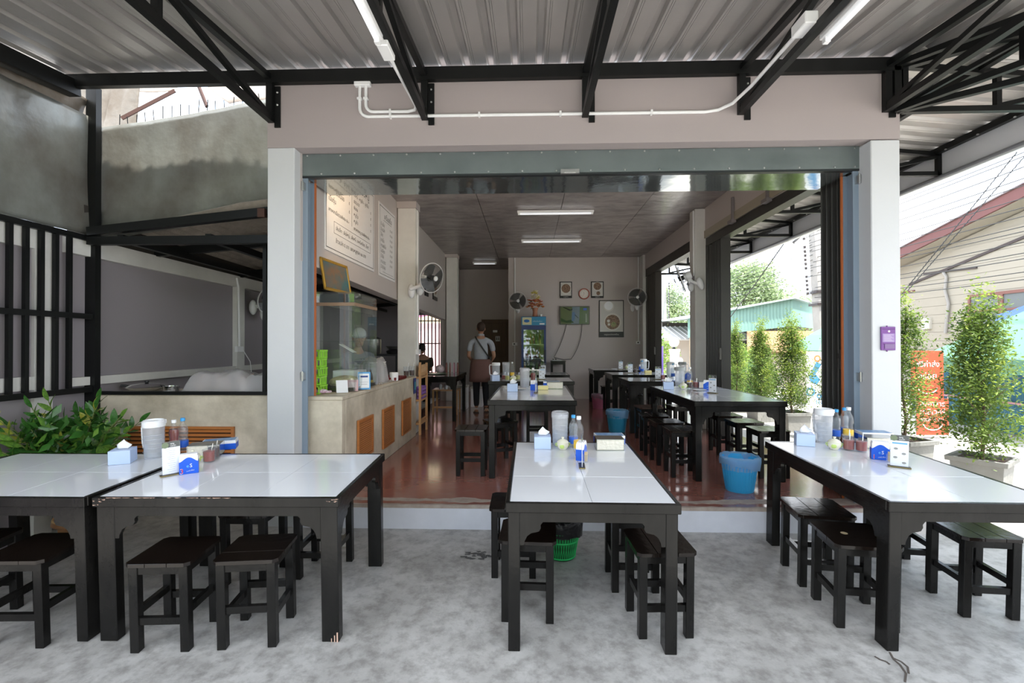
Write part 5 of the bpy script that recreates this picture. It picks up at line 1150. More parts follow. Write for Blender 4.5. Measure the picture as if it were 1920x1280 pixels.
place_fan((-.335, 7.22, 2.27), (0.1, -1, -.05), (-.335, 7.49, 2.10), (0, -1, 0), 'wall fan beside the flower-topped fridge')
place_fan((2.33, 6.98, 2.32), (-.1, -1, -.05), (2.33, 7.49, 2.13), (0, -1, 0), 'wall fan at the right end of the back wall')
place_fan((-1.44, 2.86, 2.20), (.80, -.60, -.22), (-1.75, 2.99, 2.03), (0, -1, 0), 'wall fan on the middle left column, turned to the room')
place_fan((2.20, 3.52, 2.26), (-.97, .32, -.38), (2.41, 3.60, 2.17), (-1, 0, 0), 'wall fan on the middle right column, seen from the side')
place_fan((-3.47, 2.45, 1.84), (.85, -.5, -.15), (-3.80, 2.50, 1.77), (1, 0, 0), 'kitchen wall fan half hidden behind the front left column')
# purple sign on the column
sg = thing('purple_sign', 'small purple plastic holder on the front right white column', 'sign', (2.666, -.001, 1.222))
pu = mat('purple_acrylic', (.17, .055, .25), .3)
MB().bb(-.054, .054, -.012, 0, 0, .180).build('back_plate', pu, sg, bevel=.002); MB().bb(-.046, .046, -.014, -.012, .062, .128).build('pale_label', mat('pale_purple_label', (.30, .20, .42), .4), sg)
MB().bb(-.048, .050, -.014, -.012, .160, .165).bb(-.04, .04, -.014, -.012, .045, .05).build('dark_slot', mat('dark_purple', (.08, .02, .14), .4), sg)
disc((.004, .145), .008, .002, -.012).build('round_mark', mat('cream_mark', (.7, .62, .6), .5), sg)
MB().bb(-.030, .045, -.016, -.012, .012, .048).build('lower_pocket', mat('grey_purple_pocket', (.20, .12, .26), .3), sg)
for k in range(7): MB().bb(-.036, .036-.010*(k % 3), -.0148, -.0139, .070+k*.008, .0716+k*.008).build('text_line', mat('cream_mark', (.7, .62, .6), .5), sg)
for z in (.184, -.005): MB().ell((-.005, -.004, z), (.006, .004, .007), 8, 4).build('hanging_tab', pu, sg)
# ================================================================== KITCHEN THINGS
stack_x = -2.95
for k, (x, y, n, l) in enumerate(((-3.06, .50, 9, 'left'), (-2.87, .50, 9, 'second'), (-2.68, .50, 9, 'third'), (-2.43, .50, 8, 'right'))):
    stack(x, y, .844, n, f'the {l} stack under the kitchen ledge sheet', f'{l} bowl stack on the kitchen ledge', .08, .0145 if k < 3 else .016, mat('pale_peach_bowl', (.72, .60, .55), .5) if k < 3 else bowl)
drape('plastic_sheet', -2.80, .50, .844, 1.03, .44, .2, 7, 'milky plastic sheet draped over bowl stacks on the kitchen ledge', [(-.35, 0, .32, .75, .175), (.05, 0, .42, .75, .185), (.62, 0, .3, .7, .165)])
t = thing('lidded_wok', 'steel wok with a lid and side handles on the kitchen ledge', 'wok', (-3.56, .46, .844))
MB().lathe([(0, 0), (.05, .002), (.14, .03), (.16, .045), (.155, .047), (.13, .034), (0, .006)], 26).build('pan', chrome, t, smooth=True); MB().lathe([(.155, .048), (.12, .066), (.05, .078), (0, .080)], 26).build('lid', chrome, t, smooth=True)
MB().lathe([(0, .1), (.016, .1), (.018, .09), (.01, .079), (0, .079)], 12).build('knob', blackp, t, smooth=True); MB().tube([(-.15, 0, .045), (-.22, -.03, .055), (-.24, 0, .06), (-.22, .03, .055), (-.15, .02, .045)], .008, 8).build('handle', blackp, t, smooth=True)
t = thing('small_saucepan', 'small steel saucepan right of the wok on the kitchen ledge', 'saucepan', (-3.32, .44, .844)); MB().lathe([(0, 0), (.06, 0), (.065, .055), (.06, .055), (.056, .006), (0, .006)], 22).build('pan', chrome, t, smooth=True); MB().tube([(-.06, 0, .05), (-.18, .05, .065)], .007, 8).build('handle', blackp, t, smooth=True)
pot_m = mat('dented_pot', (.35, .34, .32), .3, .9)
t = thing('cooking_stand', 'dark cooking stand with a big steel pot at the back of the kitchen', 'stand', (-2.72, 4.4, 0))
MB().bb(-.35, .45, -.2, .2, 1.08, 1.11).build('top', blackp, t)
for x in (-.3, .4): MB().bb(x-.02, x+.02, -.15, .15, 0, 1.08).build('leg', blackp, t)
t = thing('big_pot', 'big dented steel pot on the kitchen stand', 'pot', (-2.82, 4.4, 1.112)); MB().lathe([(0, 0), (.17, 0), (.18, .02), (.18, .25), (.19, .26), (.17, .27), (.1, .30), (0, .31)], 24).build('pot_body', pot_m, t, smooth=True); MB().tube([(-.18, 0, .18), (-.23, 0, .19), (-.23, 0, .13), (-.18, 0, .12)], .008, 6).build('handle', blackp, t)
t = thing('gas_ring', 'small dark burner with pan right of the big pot', 'burner', (-2.42, 4.4, 1.112)); MB().lathe([(0, 0), (.1, 0), (.12, .05), (.05, .08), (0, .08)], 18).build('burner', blackp, t, smooth=True); MB().lathe([(0, .08), (.08, .085), (.12, .13), (.115, .13), (0, .1)], 18).build('pan', pot_m, t, smooth=True)
# things on and under the serving table
t = thing('green_tray', 'green oval tray on the dark serving table', 'tray', (-1.72, 4.75, H+.002)); gt = mat('deep_green_plastic', (.02, .16, .05), .35)
MB().ell((0, 0, .012), (.17, .23, .012), 22, 6).build('base', gt, t, smooth=True)
rr = random.Random(6)
for k in range(8): 
    o = MB().tube([(0, 0, .0), (.0, .0, .16), (.0, .0, .20)], [.014, .012, .002], 8).build('sauce_bottle', [redt, mat('brown_bottle', (.2, .08, .03), .3), mat('pink_cloth', (.6, .35, .42), .6)][k % 3], smooth=True)
    o.location = (-1.62+.07*(k % 4), 5.08+.09*(k//4), H+.002); tag(o, ('near', 'far')[k//4]+' row, '+ORD[k % 4]+' slim bottle from the left on the dark serving table', 'bottle', 'slim bottles on the serving table')
t = thing('pink_bags', 'clear pink bags in a heap on the dark serving table', 'bag', (-1.75, 5.15, H+.002)); MB().ell((0, 0, .07), (.09, .1, .08), 14, 8).build('bag', mat('pink_clear_bag', (.68, .55, .58), .4, bump=(18, 1)), t, smooth=True)
t = thing('wooden_side_table', 'low light wooden table beneath the dark serving table', 'table', (-1.62, 5.05, 0)); MB().bb(-.22, .25, -.2, .2, .43, .455).build('top', lightwood, t)
for sx in (-.2, .23):
    for sy in (-.18, .18): MB().bb(sx-.015, sx+.015, sy-.015, sy+.015, 0, .43).build('leg', lightwood, t)
MB().bb(-.2, .23, -.19, -.17, .12, .15).build('stretcher', lightwood, t)
for k in range(3):
    o = MB().lathe([(0, 0), (.03, 0), (.03, .07), (.015, .09), (0, .09)], 12).build('white_jar', plastic_w, smooth=True); o.location = (-1.70+k*.1, 4.95, .457); tag(o, ('left', 'middle', 'right')[k]+' small white jar on the low light wooden table', 'jar', 'white jars under the serving table')
t = thing('blue_crate', 'blue plastic crate on the floor behind the wooden rack', 'crate', (-2.15, 4.45, 0)); MB().bb(-.16, .16, -.16, .16, 0, .01).bb(-.16, -.145, -.16, .16, 0, .5).bb(.145, .16, -.16, .16, 0, .5).bb(-.16, .16, -.16, -.145, 0, .5).bb(-.16, .16, .145, .16, 0, .5).build('crate_body', mat('deep_blue_plastic', (.01, .08, .28), .4), t, bevel=.003)
for x, y, h, l in ((-1.42, 5.75, .46, 'left white storage box standing under the far wall of the passage'), (-1.15, 6.1, .40, 'right white storage box beyond the serving table')):
    t = thing('storage_box', l, 'box', (x, y, 0)); MB().bb(-.12, .12, -.14, .14, 0, h-.03).build('box_body', plastic_w, t, bevel=.006); MB().bb(-.13, .13, -.15, .15, h-.03, h).build('lid', cream, t, bevel=.004)
# ================================================================== PEOPLE
def skin(name, verts, edges, radii, m, parent, sub=2, root=0, flat=None):
    me = bpy.data.meshes.new(name); me.from_pydata([tuple(v) for v in verts], edges, []); me.materials.append(m)
    o = bpy.data.objects.new(name, me); COL.objects.link(o); o.parent = parent
    md = o.modifiers.new('skin', 'SKIN'); md.use_smooth_shade = True
    if not me.skin_vertices: bpy.context.view_layer.update()
    sv = me.skin_vertices[0].data if me.skin_vertices else None
    if sv is None: return o
    for i, r in enumerate(radii):
        sv[i].radius = r if isinstance(r, (tuple, list)) else (r, r)
    for i in range(len(radii)): sv[i].use_root = (i == root)
    s = o.modifiers.new('sub', 'SUBSURF'); s.levels = sub; s.render_levels = sub
    return o
def head(parent, c, k=1.0, rz=0, hair=hairm, cap=None, m=skinm, tilt=0):
    """head with face, facing +y before rz"""
    R = Matrix.Rotation(rz, 3, 'Z') @ Matrix.Rotation(tilt, 3, 'X'); c = Vector(c)
    T = lambda p: c+R @ (Vector(p)*k)
    E = lambda mb, p, r, n=14, q=10: mb.ell(T(p), tuple(x*k for x in r), n, q, R=R)
    mb = MB(); E(mb, (0, -.008, .015), (.074, .090, .100), 20, 14); E(mb, (0, .020, -.055), (.052, .062, .060), 16, 10); E(mb, (0, .092, -.008), (.012, .016, .024)); E(mb, (0, .098, -.022), (.016, .012, .010))
    mb.build('head', m, parent, smooth=True)
    for s in (-1, 1): e = MB(); E(e, (s*.076, -.005, -.005), (.010, .020, .030)); e.build('ear', m, parent, smooth=True)
    for s in (-1, 1): e = MB(); E(e, (s*.029, .075, .012), (.012, .009, .005)); e.build('eye', mat('eye_white', (.45, .43, .40), .4), parent, smooth=True); e = MB(); E(e, (s*.029, .083, .012), (.005, .003, .005)); e.build('iris', hairm, parent); e = MB(); E(e, (s*.029, .080, .032), (.018, .006, .004)); e.build('eyebrow', hairm, parent)
    e = MB(); E(e, (0, .080, -.052), (.024, .008, .008)); e.build('mouth', mat('lips', (.30, .10, .08), .5), parent, smooth=True)
    if hair:
        e = MB(); E(e, (0, -.020, .040), (.080, .090, .088), 20, 14); E(e, (0, -.045, .0), (.073, .060, .065), 16, 10); e.build('hair', hair, parent, smooth=True)
    if cap: cap(parent, T, R, k)
def hand(parent, w, d, side, m=skinm, k=1.0, palm=(0, 0, -1)):
    """slightly curled hand leaving the wrist w along direction d, palm turned to `palm`"""
    w = Vector(w); d = Vector(d).normalized(); pn = Vector(palm); pn = (pn-d*pn.dot(d)).normalized(); s = d.cross(pn).normalized()*side
    P = lambda a, b3, c: w+(d*a+s*b3+pn*c)*k
    V = [P(-.02, 0, 0), P(.03, 0, 0), P(.075, 0, .004)]; E = [(0, 1), (1, 2)]; Rr = [(.022*k, .024*k), (.030*k, .020*k), (.030*k, .015*k)]
    for j, (o, L) in enumerate(((-.027, .066), (-.009, .076), (.010, .071), (.027, .056))):
        b = len(V); V += [P(.088, o, .004), P(.088+L*.45, o*1.1, .014), P(.088+L*.8, o*1.1, .034), P(.088+L*.9, o*1.1, .052)]; E += [(2, b), (b, b+1), (b+1, b+2), (b+2, b+3)]; Rr += [.0095*k, .009*k, .008*k, .0065*k]
    b = len(V); V += [P(.03, -.035, .008), P(.058, -.054, .022), P(.082, -.056, .036)]; E += [(1, b), (b, b+1), (b+1, b+2)]; Rr += [.011*k, .010*k, .008*k]
    return skin('hand', V, E, Rr, m, parent, 1)
shirtm = mat('grey_marl_shirt', (.38, .40, .45), .85, noise=(60, (.31, .33, .37), .3), bump=(18, .35)); trm = mat('black_trousers', (.010, .011, .016), .8, bump=(20, .2)); apm = mat('brown_apron', (.15, .08, .07), .85, bump=(14, .3))
man = thing('person', 'person seen from behind in a grey shirt, brown waist apron and black trousers', 'person', (-.975, 5.12, 0), .12)
# figure faces +y (away from the viewer), 1.66 m tall
body_v = [(0, 0, .88), (0, .0, 1.08), (0, -.01, 1.24), (0, -.015, 1.36), (0, -.005, 1.43), (0, .005, 1.50),
          (-.10, -.01, 1.35), (-.185, -.01, 1.315), (-.235, .0, 1.06), (-.15, .18, .955), (.10, -.01, 1.35), (.185, -.01, 1.315), (.245, .0, 1.06), (.19, .16, .95),
          (-.09, 0, .84), (-.085, .01, .47), (-.085, -.01, .09), (.09, 0, .84), (.085, .02, .47), (.10, .03, .09)]
body_e = [(0, 1), (1, 2), (2, 3), (3, 4), (4, 5), (3, 6), (6, 7), (7, 8), (8, 9), (3, 10), (10, 11), (11, 12), (12, 13), (0, 14), (14, 15), (15, 16), (0, 17), (17, 18), (18, 19)]
body_r = [(.12, .09), (.11, .08), (.12, .085), (.105, .072), (.052, .052), (.05, .05), (.042, .042), (.042, .042), (.038, .038), (.026, .024), (.042, .042), (.042, .042), (.038, .038), (.026, .024), .085, .058, .036, .085, .058, .036]
skin('body', body_v, body_e, body_r, skinm, man)
sv_ = [(0, 0, .90), (0, 0, 1.08), (0, -.01, 1.24), (0, -.015, 1.355), (-.10, -.01, 1.35), (-.19, -.01, 1.315), (-.225, -.002, 1.13), (.10, -.01, 1.35), (.19, -.01, 1.315), (.232, -.002, 1.13), (0, -.005, 1.415)]
skin('shirt', sv_, [(0, 1), (1, 2), (2, 3), (3, 4), (4, 5), (5, 6), (3, 7), (7, 8), (8, 9), (3, 10)], [(.150, .115), (.138, .105), (.146, .106), (.130, .094), (.062, .066), (.056, .058), (.056, .054), (.062, .066), (.056, .058), (.056, .054), (.066, .062)], shirtm, man)
MB().tube([(-.0, -.005, 1.425), (0, .0, 1.462)], [.066, .060], 20, caps=False).build('collar', shirtm, man, smooth=True)
tv_ = [(0, 0, .90), (-.085, 0, .82), (-.086, .01, .47), (-.086, -.01, .11), (.085, 0, .82), (.086, .02, .47), (.10, .03, .11)]
skin('trousers', tv_, [(0, 1), (1, 2), (2, 3), (0, 4), (4, 5), (5, 6)], [(.125, .098), .090, .070, .052, .090, .070, .052], trm, man)
V = []; n = 32
for z, rx, ry in ((1.00, .172, .138), (.92, .190, .155), (.80, .205, .168), (.66, .212, .172), (.585, .216, .174)):
    for i in range(n): a = pi/2+.10+(2*pi-.20)*i/(n-1); V.append(((rx+.004*sin(9*a))*cos(a), ry*sin(a), z))
F = [(j*n+i, j*n+i+1, (j+1)*n+i+1, (j+1)*n+i) for j in range(4) for i in range(n-1)]
o = MB().add(V, F).build('apron', apm, man, smooth=True, recalc=False); o.modifiers.new('t', 'SOLIDIFY').thickness = .006
MB().tube([(-.09, .075, 1.37), (-.105, -.03, 1.415), (-.075, -.112, 1.36), (.03, -.136, 1.2), (.12, -.122, 1.07), (.165, -.03, 1.0)], .014, 6).build('shoulder_strap', blackp, man, smooth=True)
MB().box((.175, .04, 1.0), (.035, .12, .10)).build('bag', blackp, man, bevel=.008)
head(man, (0, .015, 1.565), .98, 0, hair=mat('dark_brown_hair', (.035, .018, .012), .6, bump=(150, .4)), tilt=-.15)
hand(man, (-.145, .19, .952), (.55, .6, -.25), -1, palm=(0, 0, -1)); hand(man, (.185, .17, .948), (-.5, .65, -.25), 1, palm=(0, 0, -1))
for x, y, rz in ((-.085, .0, .1), (.10, .045, -.1)):
    R = Matrix.Rotation(rz, 3, 'Z')
    skin('foot', [R @ Vector(p)+Vector((x, y, 0)) for p in ((0, -.03, .07), (0, -.045, .04), (0, .06, .035), (0, .15, .028))], [(0, 1), (1, 2), (2, 3)], [.036, .034, (.036, .026), (.034, .018)], skinm, man, 2)
    MB().prism([tuple((R @ Vector(p)+Vector((x, y, 0))).xy) for p in ((-.038, -.08, 0), (.038, -.08, 0), (.046, .06, 0), (.042, .17, 0), (0, .19, 0), (-.042, .17, 0), (-.046, .06, 0))], 0, .014, 'z').build('sandal_sole', mat('dark_sole', (.06, .04, .03), .7), man)
    MB().tube([R @ Vector(p)+Vector((x, y, 0)) for p in ((-.045, .08, .012), (-.02, .09, .062), (.02, .09, .062), (.045, .08, .012))], .009, 6).build('sandal_strap', mat('cream_strap', (.5, .42, .34), .6), man)
# cook behind the glass case
ckm = mat('grey_blue_tunic', (.16, .18, .22), .85, bump=(14, .3))
cook = thing('person', 'person in a pale grey cap and grey tunic behind the glass display case', 'person', (-2.28, 2.30, 0), pi+.55)
skin('body', [(0, 0, .78), (0, 0, .98), (0, 0, 1.14), (0, .02, 1.20), (0, .05, 1.27), (-.16, 0, 1.11), (-.20, .05, .88), (-.10, .24, .92), (.16, 0, 1.11), (.20, .05, .88), (.10, .24, .92), (-.09, 0, .72), (-.09, 0, .40), (-.09, 0, .05), (.09, 0, .72), (.09, 0, .40), (.09, 0, .05)],
     [(0, 1), (1, 2), (2, 3), (3, 4), (2, 5), (5, 6), (6, 7), (2, 8), (8, 9), (9, 10), (0, 11), (11, 12), (12, 13), (0, 14), (14, 15), (15, 16)], [(.11, .085), (.11, .085), (.11, .075), (.05, .05), .045, .038, .034, .026, .038, .034, .026, .085, .06, .045, .085, .06, .045], skinm, cook)
skin('tunic', [(0, 0, .70), (0, 0, .98), (0, 0, 1.14), (-.16, 0, 1.11), (-.20, .05, .90), (.16, 0, 1.11), (.20, .05, .90), (0, .01, 1.21)], [(0, 1), (1, 2), (2, 3), (3, 4), (2, 5), (5, 6), (2, 7)], [(.165, .13), (.15, .12), (.145, .10), .066, .056, .066, .056, .068], ckm, cook)
skin('trousers', [(0, 0, .76), (-.09, 0, .68), (-.09, 0, .40), (-.09, 0, .07), (.09, 0, .68), (.09, 0, .40), (.09, 0, .07)], [(0, 1), (1, 2), (2, 3), (0, 4), (4, 5), (5, 6)], [.12, .1, .075, .06, .1, .075, .06], trm, cook)
for s in (-1, 1): MB().ell((s*.09, .05, .035), (.045, .12, .035), 12, 8).build('shoe', blackp, cook, smooth=True)
def clothcap(parent, T, R, k):
    MB().ell(T((0, -.02, .055)), (.092*k, .104*k, .082*k), 20, 12, R=R).ell(T((0, -.05, .02)), (.084*k, .075*k, .075*k), 16, 10, R=R).build('cap', mat('pale_grey_cap', (.42, .46, .50), .8, bump=(20, .4)), parent, smooth=True)
    MB().lathe([(.080*k, .0), (.098*k, .004), (.100*k, .022), (.086*k, .024)], 24, T((0, -.01, .028)), R=R).build('cap_band', mat('grey_cap_band', (.30, .34, .38), .8), parent, smooth=True)
head(cook, (0, .075, 1.35), .97, -.15, hair=hairm, cap=clothcap, tilt=-.35)
hand(cook, (-.09, .27, .92), (.3, .9, -.2), -1); hand(cook, (.09, .27, .92), (-.3, .9, -.2), 1)
# seated person at the back
skt = mat('dark_olive_shirt', (.05, .045, .035), .85); sit = thing('person', 'person in a dark shirt sitting before the barred back window', 'person', (-2.33, 6.35, 0), .45)
st_ = thing('plastic_stool', 'low dark blue stool under the seated person at the back window', 'stool', (-2.33, 6.35, 0))
dbl = mat('dark_blue_plastic', (.01, .02, .09), .4); MB().lathe([(0, .395), (.15, .395), (.16, .38), (.15, .37), (0, .37)], 20).build('seat', dbl, st_, smooth=True)
for a in range(4): MB().tube([(.11*cos(a*pi/2+.78), .11*sin(a*pi/2+.78), .37), (.16*cos(a*pi/2+.78), .16*sin(a*pi/2+.78), 0)], .016, 8).build('leg', dbl, st_)
skin('body', [(0, 0, .53), (0, .03, .75), (0, .05, .98), (0, .09, 1.07), (-.17, .05, .95), (-.21, .16, .72), (-.14, .36, .72), (.17, .05, .95), (.21, .16, .72), (.14, .36, .72), (-.10, .04, .50), (-.13, .42, .50), (-.13, .42, .06), (.10, .04, .50), (.13, .42, .50), (.13, .42, .06)],
     [(0, 1), (1, 2), (2, 3), (2, 4), (4, 5), (5, 6), (2, 7), (7, 8), (8, 9), (0, 10), (10, 11), (11, 12), (0, 13), (13, 14), (14, 15)], [(.11, .09), (.11, .09), (.105, .07), .05, .04, .036, .028, .04, .036, .028, .09, .06, .04, .09, .06, .04], skinm, sit)
skin('shirt', [(0, 0, .53), (0, .03, .75), (0, .05, .98), (-.17, .05, .95), (-.20, .13, .78), (.17, .05, .95), (.20, .13, .78)], [(0, 1), (1, 2), (2, 3), (3, 4), (2, 5), (5, 6)], [(.155, .13), (.15, .125), (.15, .10), .075, .065, .075, .065], skt, sit)
skin('trousers', [(0, 0, .53), (-.10, .04, .50), (-.13, .42, .50), (-.13, .42, .12), (.10, .04, .50), (.13, .42, .50), (.13, .42, .12)], [(0, 1), (1, 2), (2, 3), (0, 4), (4, 5), (5, 6)], [.12, .105, .075, .058, .105, .075, .058], trm, sit)
for s in (-1, 1): MB().ell((s*.13, .48, .032), (.042, .12, .032), 12, 8).build('shoe', blackp, sit, smooth=True)
head(sit, (0, .12, 1.18), .95, 0, hair=hairm, tilt=-.2); hand(sit, (-.13, .38, .72), (.3, .9, 0), -1); hand(sit, (.13, .38, .72), (-.3, .9, 0), 1)
# ================================================================== PLANTS
def leaf_cloud(name, centres, n_each, size, spread, m, parent, seed, aspect=.42, droop=.2):
    rr = np.random.RandomState(seed); C = np.repeat(np.array(centres), n_each, 0); N = len(C)
    if isinstance(spread, (int, float)): spread = (spread,)*3
    P = C+rr.normal(0, 1, (N, 3))*np.array(spread)
    d = rr.normal(0, 1, (N, 3)); d[:, 2] = d[:, 2]*.6+droop; d /= np.linalg.norm(d, axis=1)[:, None]
    q = np.cross(d, rr.normal(0, 1, (N, 3))); q /= np.linalg.norm(q, axis=1)[:, None]; nn = np.cross(d, q)
    L = size*rr.uniform(.65, 1.25, (N, 1)); w = L*aspect
    A = P; B1 = P+d*L*.5+q*w*.5+nn*L*.06; B2 = P+d*L*.5-q*w*.5+nn*L*.06; T = P+d*L
    V = np.stack([A, B1, T, B2], 1).reshape(-1, 3); idx = np.arange(N)*4
    me = bpy.data.meshes.new(name); me.vertices.add(4*N); me.vertices.foreach_set('co', V.ravel().astype(np.float32))
    me.loops.add(6*N); me.polygons.add(2*N)
    me.loops.foreach_set('vertex_index', np.stack([idx, idx+1, idx+2, idx, idx+2, idx+3], 1).ravel().astype(np.int32))
    me.polygons.foreach_set('loop_start', np.arange(0, 6*N, 3).astype(np.int32)); me.polygons.foreach_set('loop_total', np.full(2*N, 3, np.int32)); me.update()
    me.materials.append(m); o = bpy.data.objects.new(name, me); COL.objects.link(o); o.parent = parent; o['kind'] = 'stuff'; return o
potm = mat('pale_concrete_pot', (.25, .25, .235), .8, noise=(5, (.20, .20, .19), .25), bump=(25, .3)); soil = mat('dark_potting_soil', (.05, .03, .022), .9, bump=(40, 1)); barkm = mat('grey_brown_bark', (.16, .11, .08), .9)
fgreen = leafmat('fine_green_leaves', (.20, .29, .055), (.05, .105, .028), 9, .5); fyell = leafmat('fresh_yellow_green_leaves', (.42, .50, .09), (.14, .26, .045), 7, .5)
def potted(x, y, rz, top, wid, seed, label, plabel, nclus=190, each=26, size=.036, zb=-.24, fresh=.35):
    p = thing('square_planter', plabel, 'planter', (x, y, zb), rz, 'concrete planters along the side yard')
    w, h = .22, .36
    V = []; lv = ((w*.84, 0), (w*.92, h-.05), (w*1.06, h-.05), (w*1.08, h), (w*.92, h), (w*.90, h-.045))
    for q, z in lv: V += [(-q, -q, z), (q, -q, z), (q, q, z), (-q, q, z)]
    F = [(j*4+i, j*4+(i+1) % 4, (j+1)*4+(i+1) % 4, (j+1)*4+i) for j in range(5) for i in range(4)]+[(3, 2, 1, 0)]
    MB().add(V, F).build('pot', potm, p, bevel=.003)
    MB().box((0, 0, h-.06), (w*1.8, w*1.8, .04)).build('soil', soil, p)
    t = thing('potted_tree', label, 'tree', (x, y, zb+h-.042), rz, 'clipped green trees in planters')
    rr = random.Random(seed); H2 = top-(zb+h-.04)
    tr = [(0, 0, -.01)]+[(.02*sin(k+seed), .02*cos(k*1.3+seed), H2*.92*k/6) for k in range(1, 7)]
    MB().tube(tr, [.018-.0021*k for k in range(7)], 8).build('trunk', barkm, t, smooth=True)
    mb = MB(); cs = []; cy = []
    nb = 34
    for k in range(nb):
        v = .01+.94*k/nb; a = k*2.4+rr.random(); R = wid/2*(1.08-.86*v**1.25)*(.75+.35*rr.random())*(.85+.15*min(1, v*6)); z0 = v*H2*.9
        e = Vector((R*cos(a), R*sin(a), z0+R*(.55+rr.random()*.4))); s0 = Vector((.02*sin(v*6+seed), .02*cos(v*7.8+seed), z0))
        mb.tube([s0, (s0+e)/2+Vector((0, 0, .01)), e], [.006, .004, .002], 5)
        for q in range(nclus//nb):
            u = .25+.8*rr.random(); c = s0.lerp(e, u); (cy if u > .78 and rr.random() < fresh+.5*v*fresh else cs).append(tuple(c))
    mb.build('branches', barkm, t)
    for q in range(12): cy.append((rr.uniform(-.03, .03), rr.uniform(-.03, .03), H2*(.88+.012*q)))
    s = wid*.088
    leaf_cloud('foliage', cs, each, size, (s, s, s*1.1), fgreen, t, seed)
    leaf_cloud('young_leaves', cy, int(each*.8), size*.95, (s*.8, s*.8, s*1.1), fyell, t, seed+50)
    return t
potted(4.55, 1.30, .62, 1.78, .80, 1, 'nearest potted tree, bushy and dark green, right of the white column', 'nearest square concrete planter, beyond the right terrace table', 340, 32, .042)
potted(4.50, 2.25, .3, 1.86, .70, 2, 'second potted tree, just right of the white column before the orange banners', 'second concrete planter, partly hidden by the right table', 300, 28, .040)
potted(4.53, 3.55, .2, 1.62, .60, 3, 'potted tree half hidden by the folded shutter beside the front right column', 'concrete planter hidden behind the folded shutter', 260, 32, .038, fresh=.5)
potted(4.42, 4.60, .1, 1.72, .78, 4, 'widest of the trees seen through the side opening, above the table end', 'concrete planter at the right end of the long table', 330, 38, .040, fresh=.7)
potted(4.50, 5.85, .1, 1.74, .62, 5, 'middle slim tree seen through the side opening', 'concrete planter seen beneath the long table, between its legs', 290, 34, .040, fresh=.6)
potted(4.55, 7.10, .1, 1.76, .58, 6, 'tree seen through the side opening next to the middle shutter', 'farthest concrete planter, beyond the stools', 270, 32, .040, fresh=.8)
# ZZ plant in a painted pot, lower left
zp = thing('painted_pot', 'tan ceramic pot painted with curling bands under the left terrace table', 'pot', (-3.575, -.17, ramp(-.17)+.085), 0)
terra = mat('tan_glazed_pot', (.42, .22, .10), .35, noise=(14, (.30, .14, .06), .25)); band = mat('pale_gold_band', (.66, .46, .22), .4); dgreen = mat('dark_glaze_band', (.10, .12, .09), .35)
prof = [(0, .004), (.155, 0), (.168, .015), (.160, .05), (.125, .16), (.108, .25), (.115, .30), (.135, .34), (.145, .36), (.130, .36), (.105, .30), (0, .29)]
MB().lathe(prof, 36).build('pot', terra, zp, smooth=True)
MB().bb(-.09, .09, -.09, .09, -.086, 0).build('plinth_block', terra, zp)
def rad(z):
    pr = prof[1:9]
    for (r0, z0), (r1, z1) in zip(pr, pr[1:]):
        if z0 <= z <= z1: return r0+(r1-r0)*(z-z0)/(z1-z0)
    return .13
for z0, z1, m in ((.20, .235, band), (.155, .20, dgreen), (.045, .06, band)):
    MB().lathe([(rad(z0)+.0015, z0), (rad((z0+z1)/2)+.0025, (z0+z1)/2), (rad(z1)+.0015, z1)], 36).build('painted_band', m, zp, smooth=True)
for ph in (0, pi): 
    mb = MB(); P = [((rad(.11+.022*sin(6*a+ph))+.004)*cos(a), (rad(.11+.022*sin(6*a+ph))+.004)*sin(a), .11+.022*sin(6*a+ph)) for a in np.linspace(0, 2*pi, 73)]; mb.tube(P, .0045, 5).build('painted_wave', band, zp)
for k in range(6):
    a = k*pi/3+.26; R = Matrix.Rotation(a, 3, 'Z') @ Matrix.Rotation(pi/4, 3, 'X'); MB().box((rad(.11)*cos(a)+.004*cos(a), rad(.11)*sin(a)+.004*sin(a), .11), (.004, .028, .028), R=R).build('painted_diamond', band, zp)
MB().lathe([(0, .302), (.112, .30)], 24).build('soil', soil, zp)
zz = thing('zz_plant', 'glossy green plant with yellowing leaf tips in the painted pot, lower left', 'plant', (-3.575, -.17, ramp(-.17)+.385), 0)
g1m = leafmat('glossy_dark_leaf', (.055, .19, .03), (.03, .10, .02), 6, .25, .22); g2m = leafmat('glossy_mid_leaf', (.20, .38, .05), (.08, .20, .035), 6, .35, .25); g3m = leafmat('yellow_tipped_leaf', (.55, .50, .07), (.22, .33, .05), 9, .4, .3)
def leafmesh(m):
    V = []; n = 6
    for j in range(n+1):
        v = j/n; w = .5*(sin(pi*v**.85))**.8*.36+.002; V += [(-w, v, .05*sin(pi*v)+.06*w), (0, v, .05*sin(pi*v)-.02), (w, v, .05*sin(pi*v)+.06*w)]
    F = [q for j in range(n) for q in ((j*3, j*3+1, j*3+4, j*3+3), (j*3+1, j*3+2, j*3+5, j*3+4))]
    me = bpy.data.meshes.new('leaf'); me.from_pydata(V, [], F); me.materials.append(m); me.polygons.foreach_set('use_smooth', [True]*len(F)); return me
LM = [leafmesh(m) for m in (g1m, g2m, g3m)]
rr = random.Random(12); stemm = mat('green_stem', (.16, .19, .06), .5)
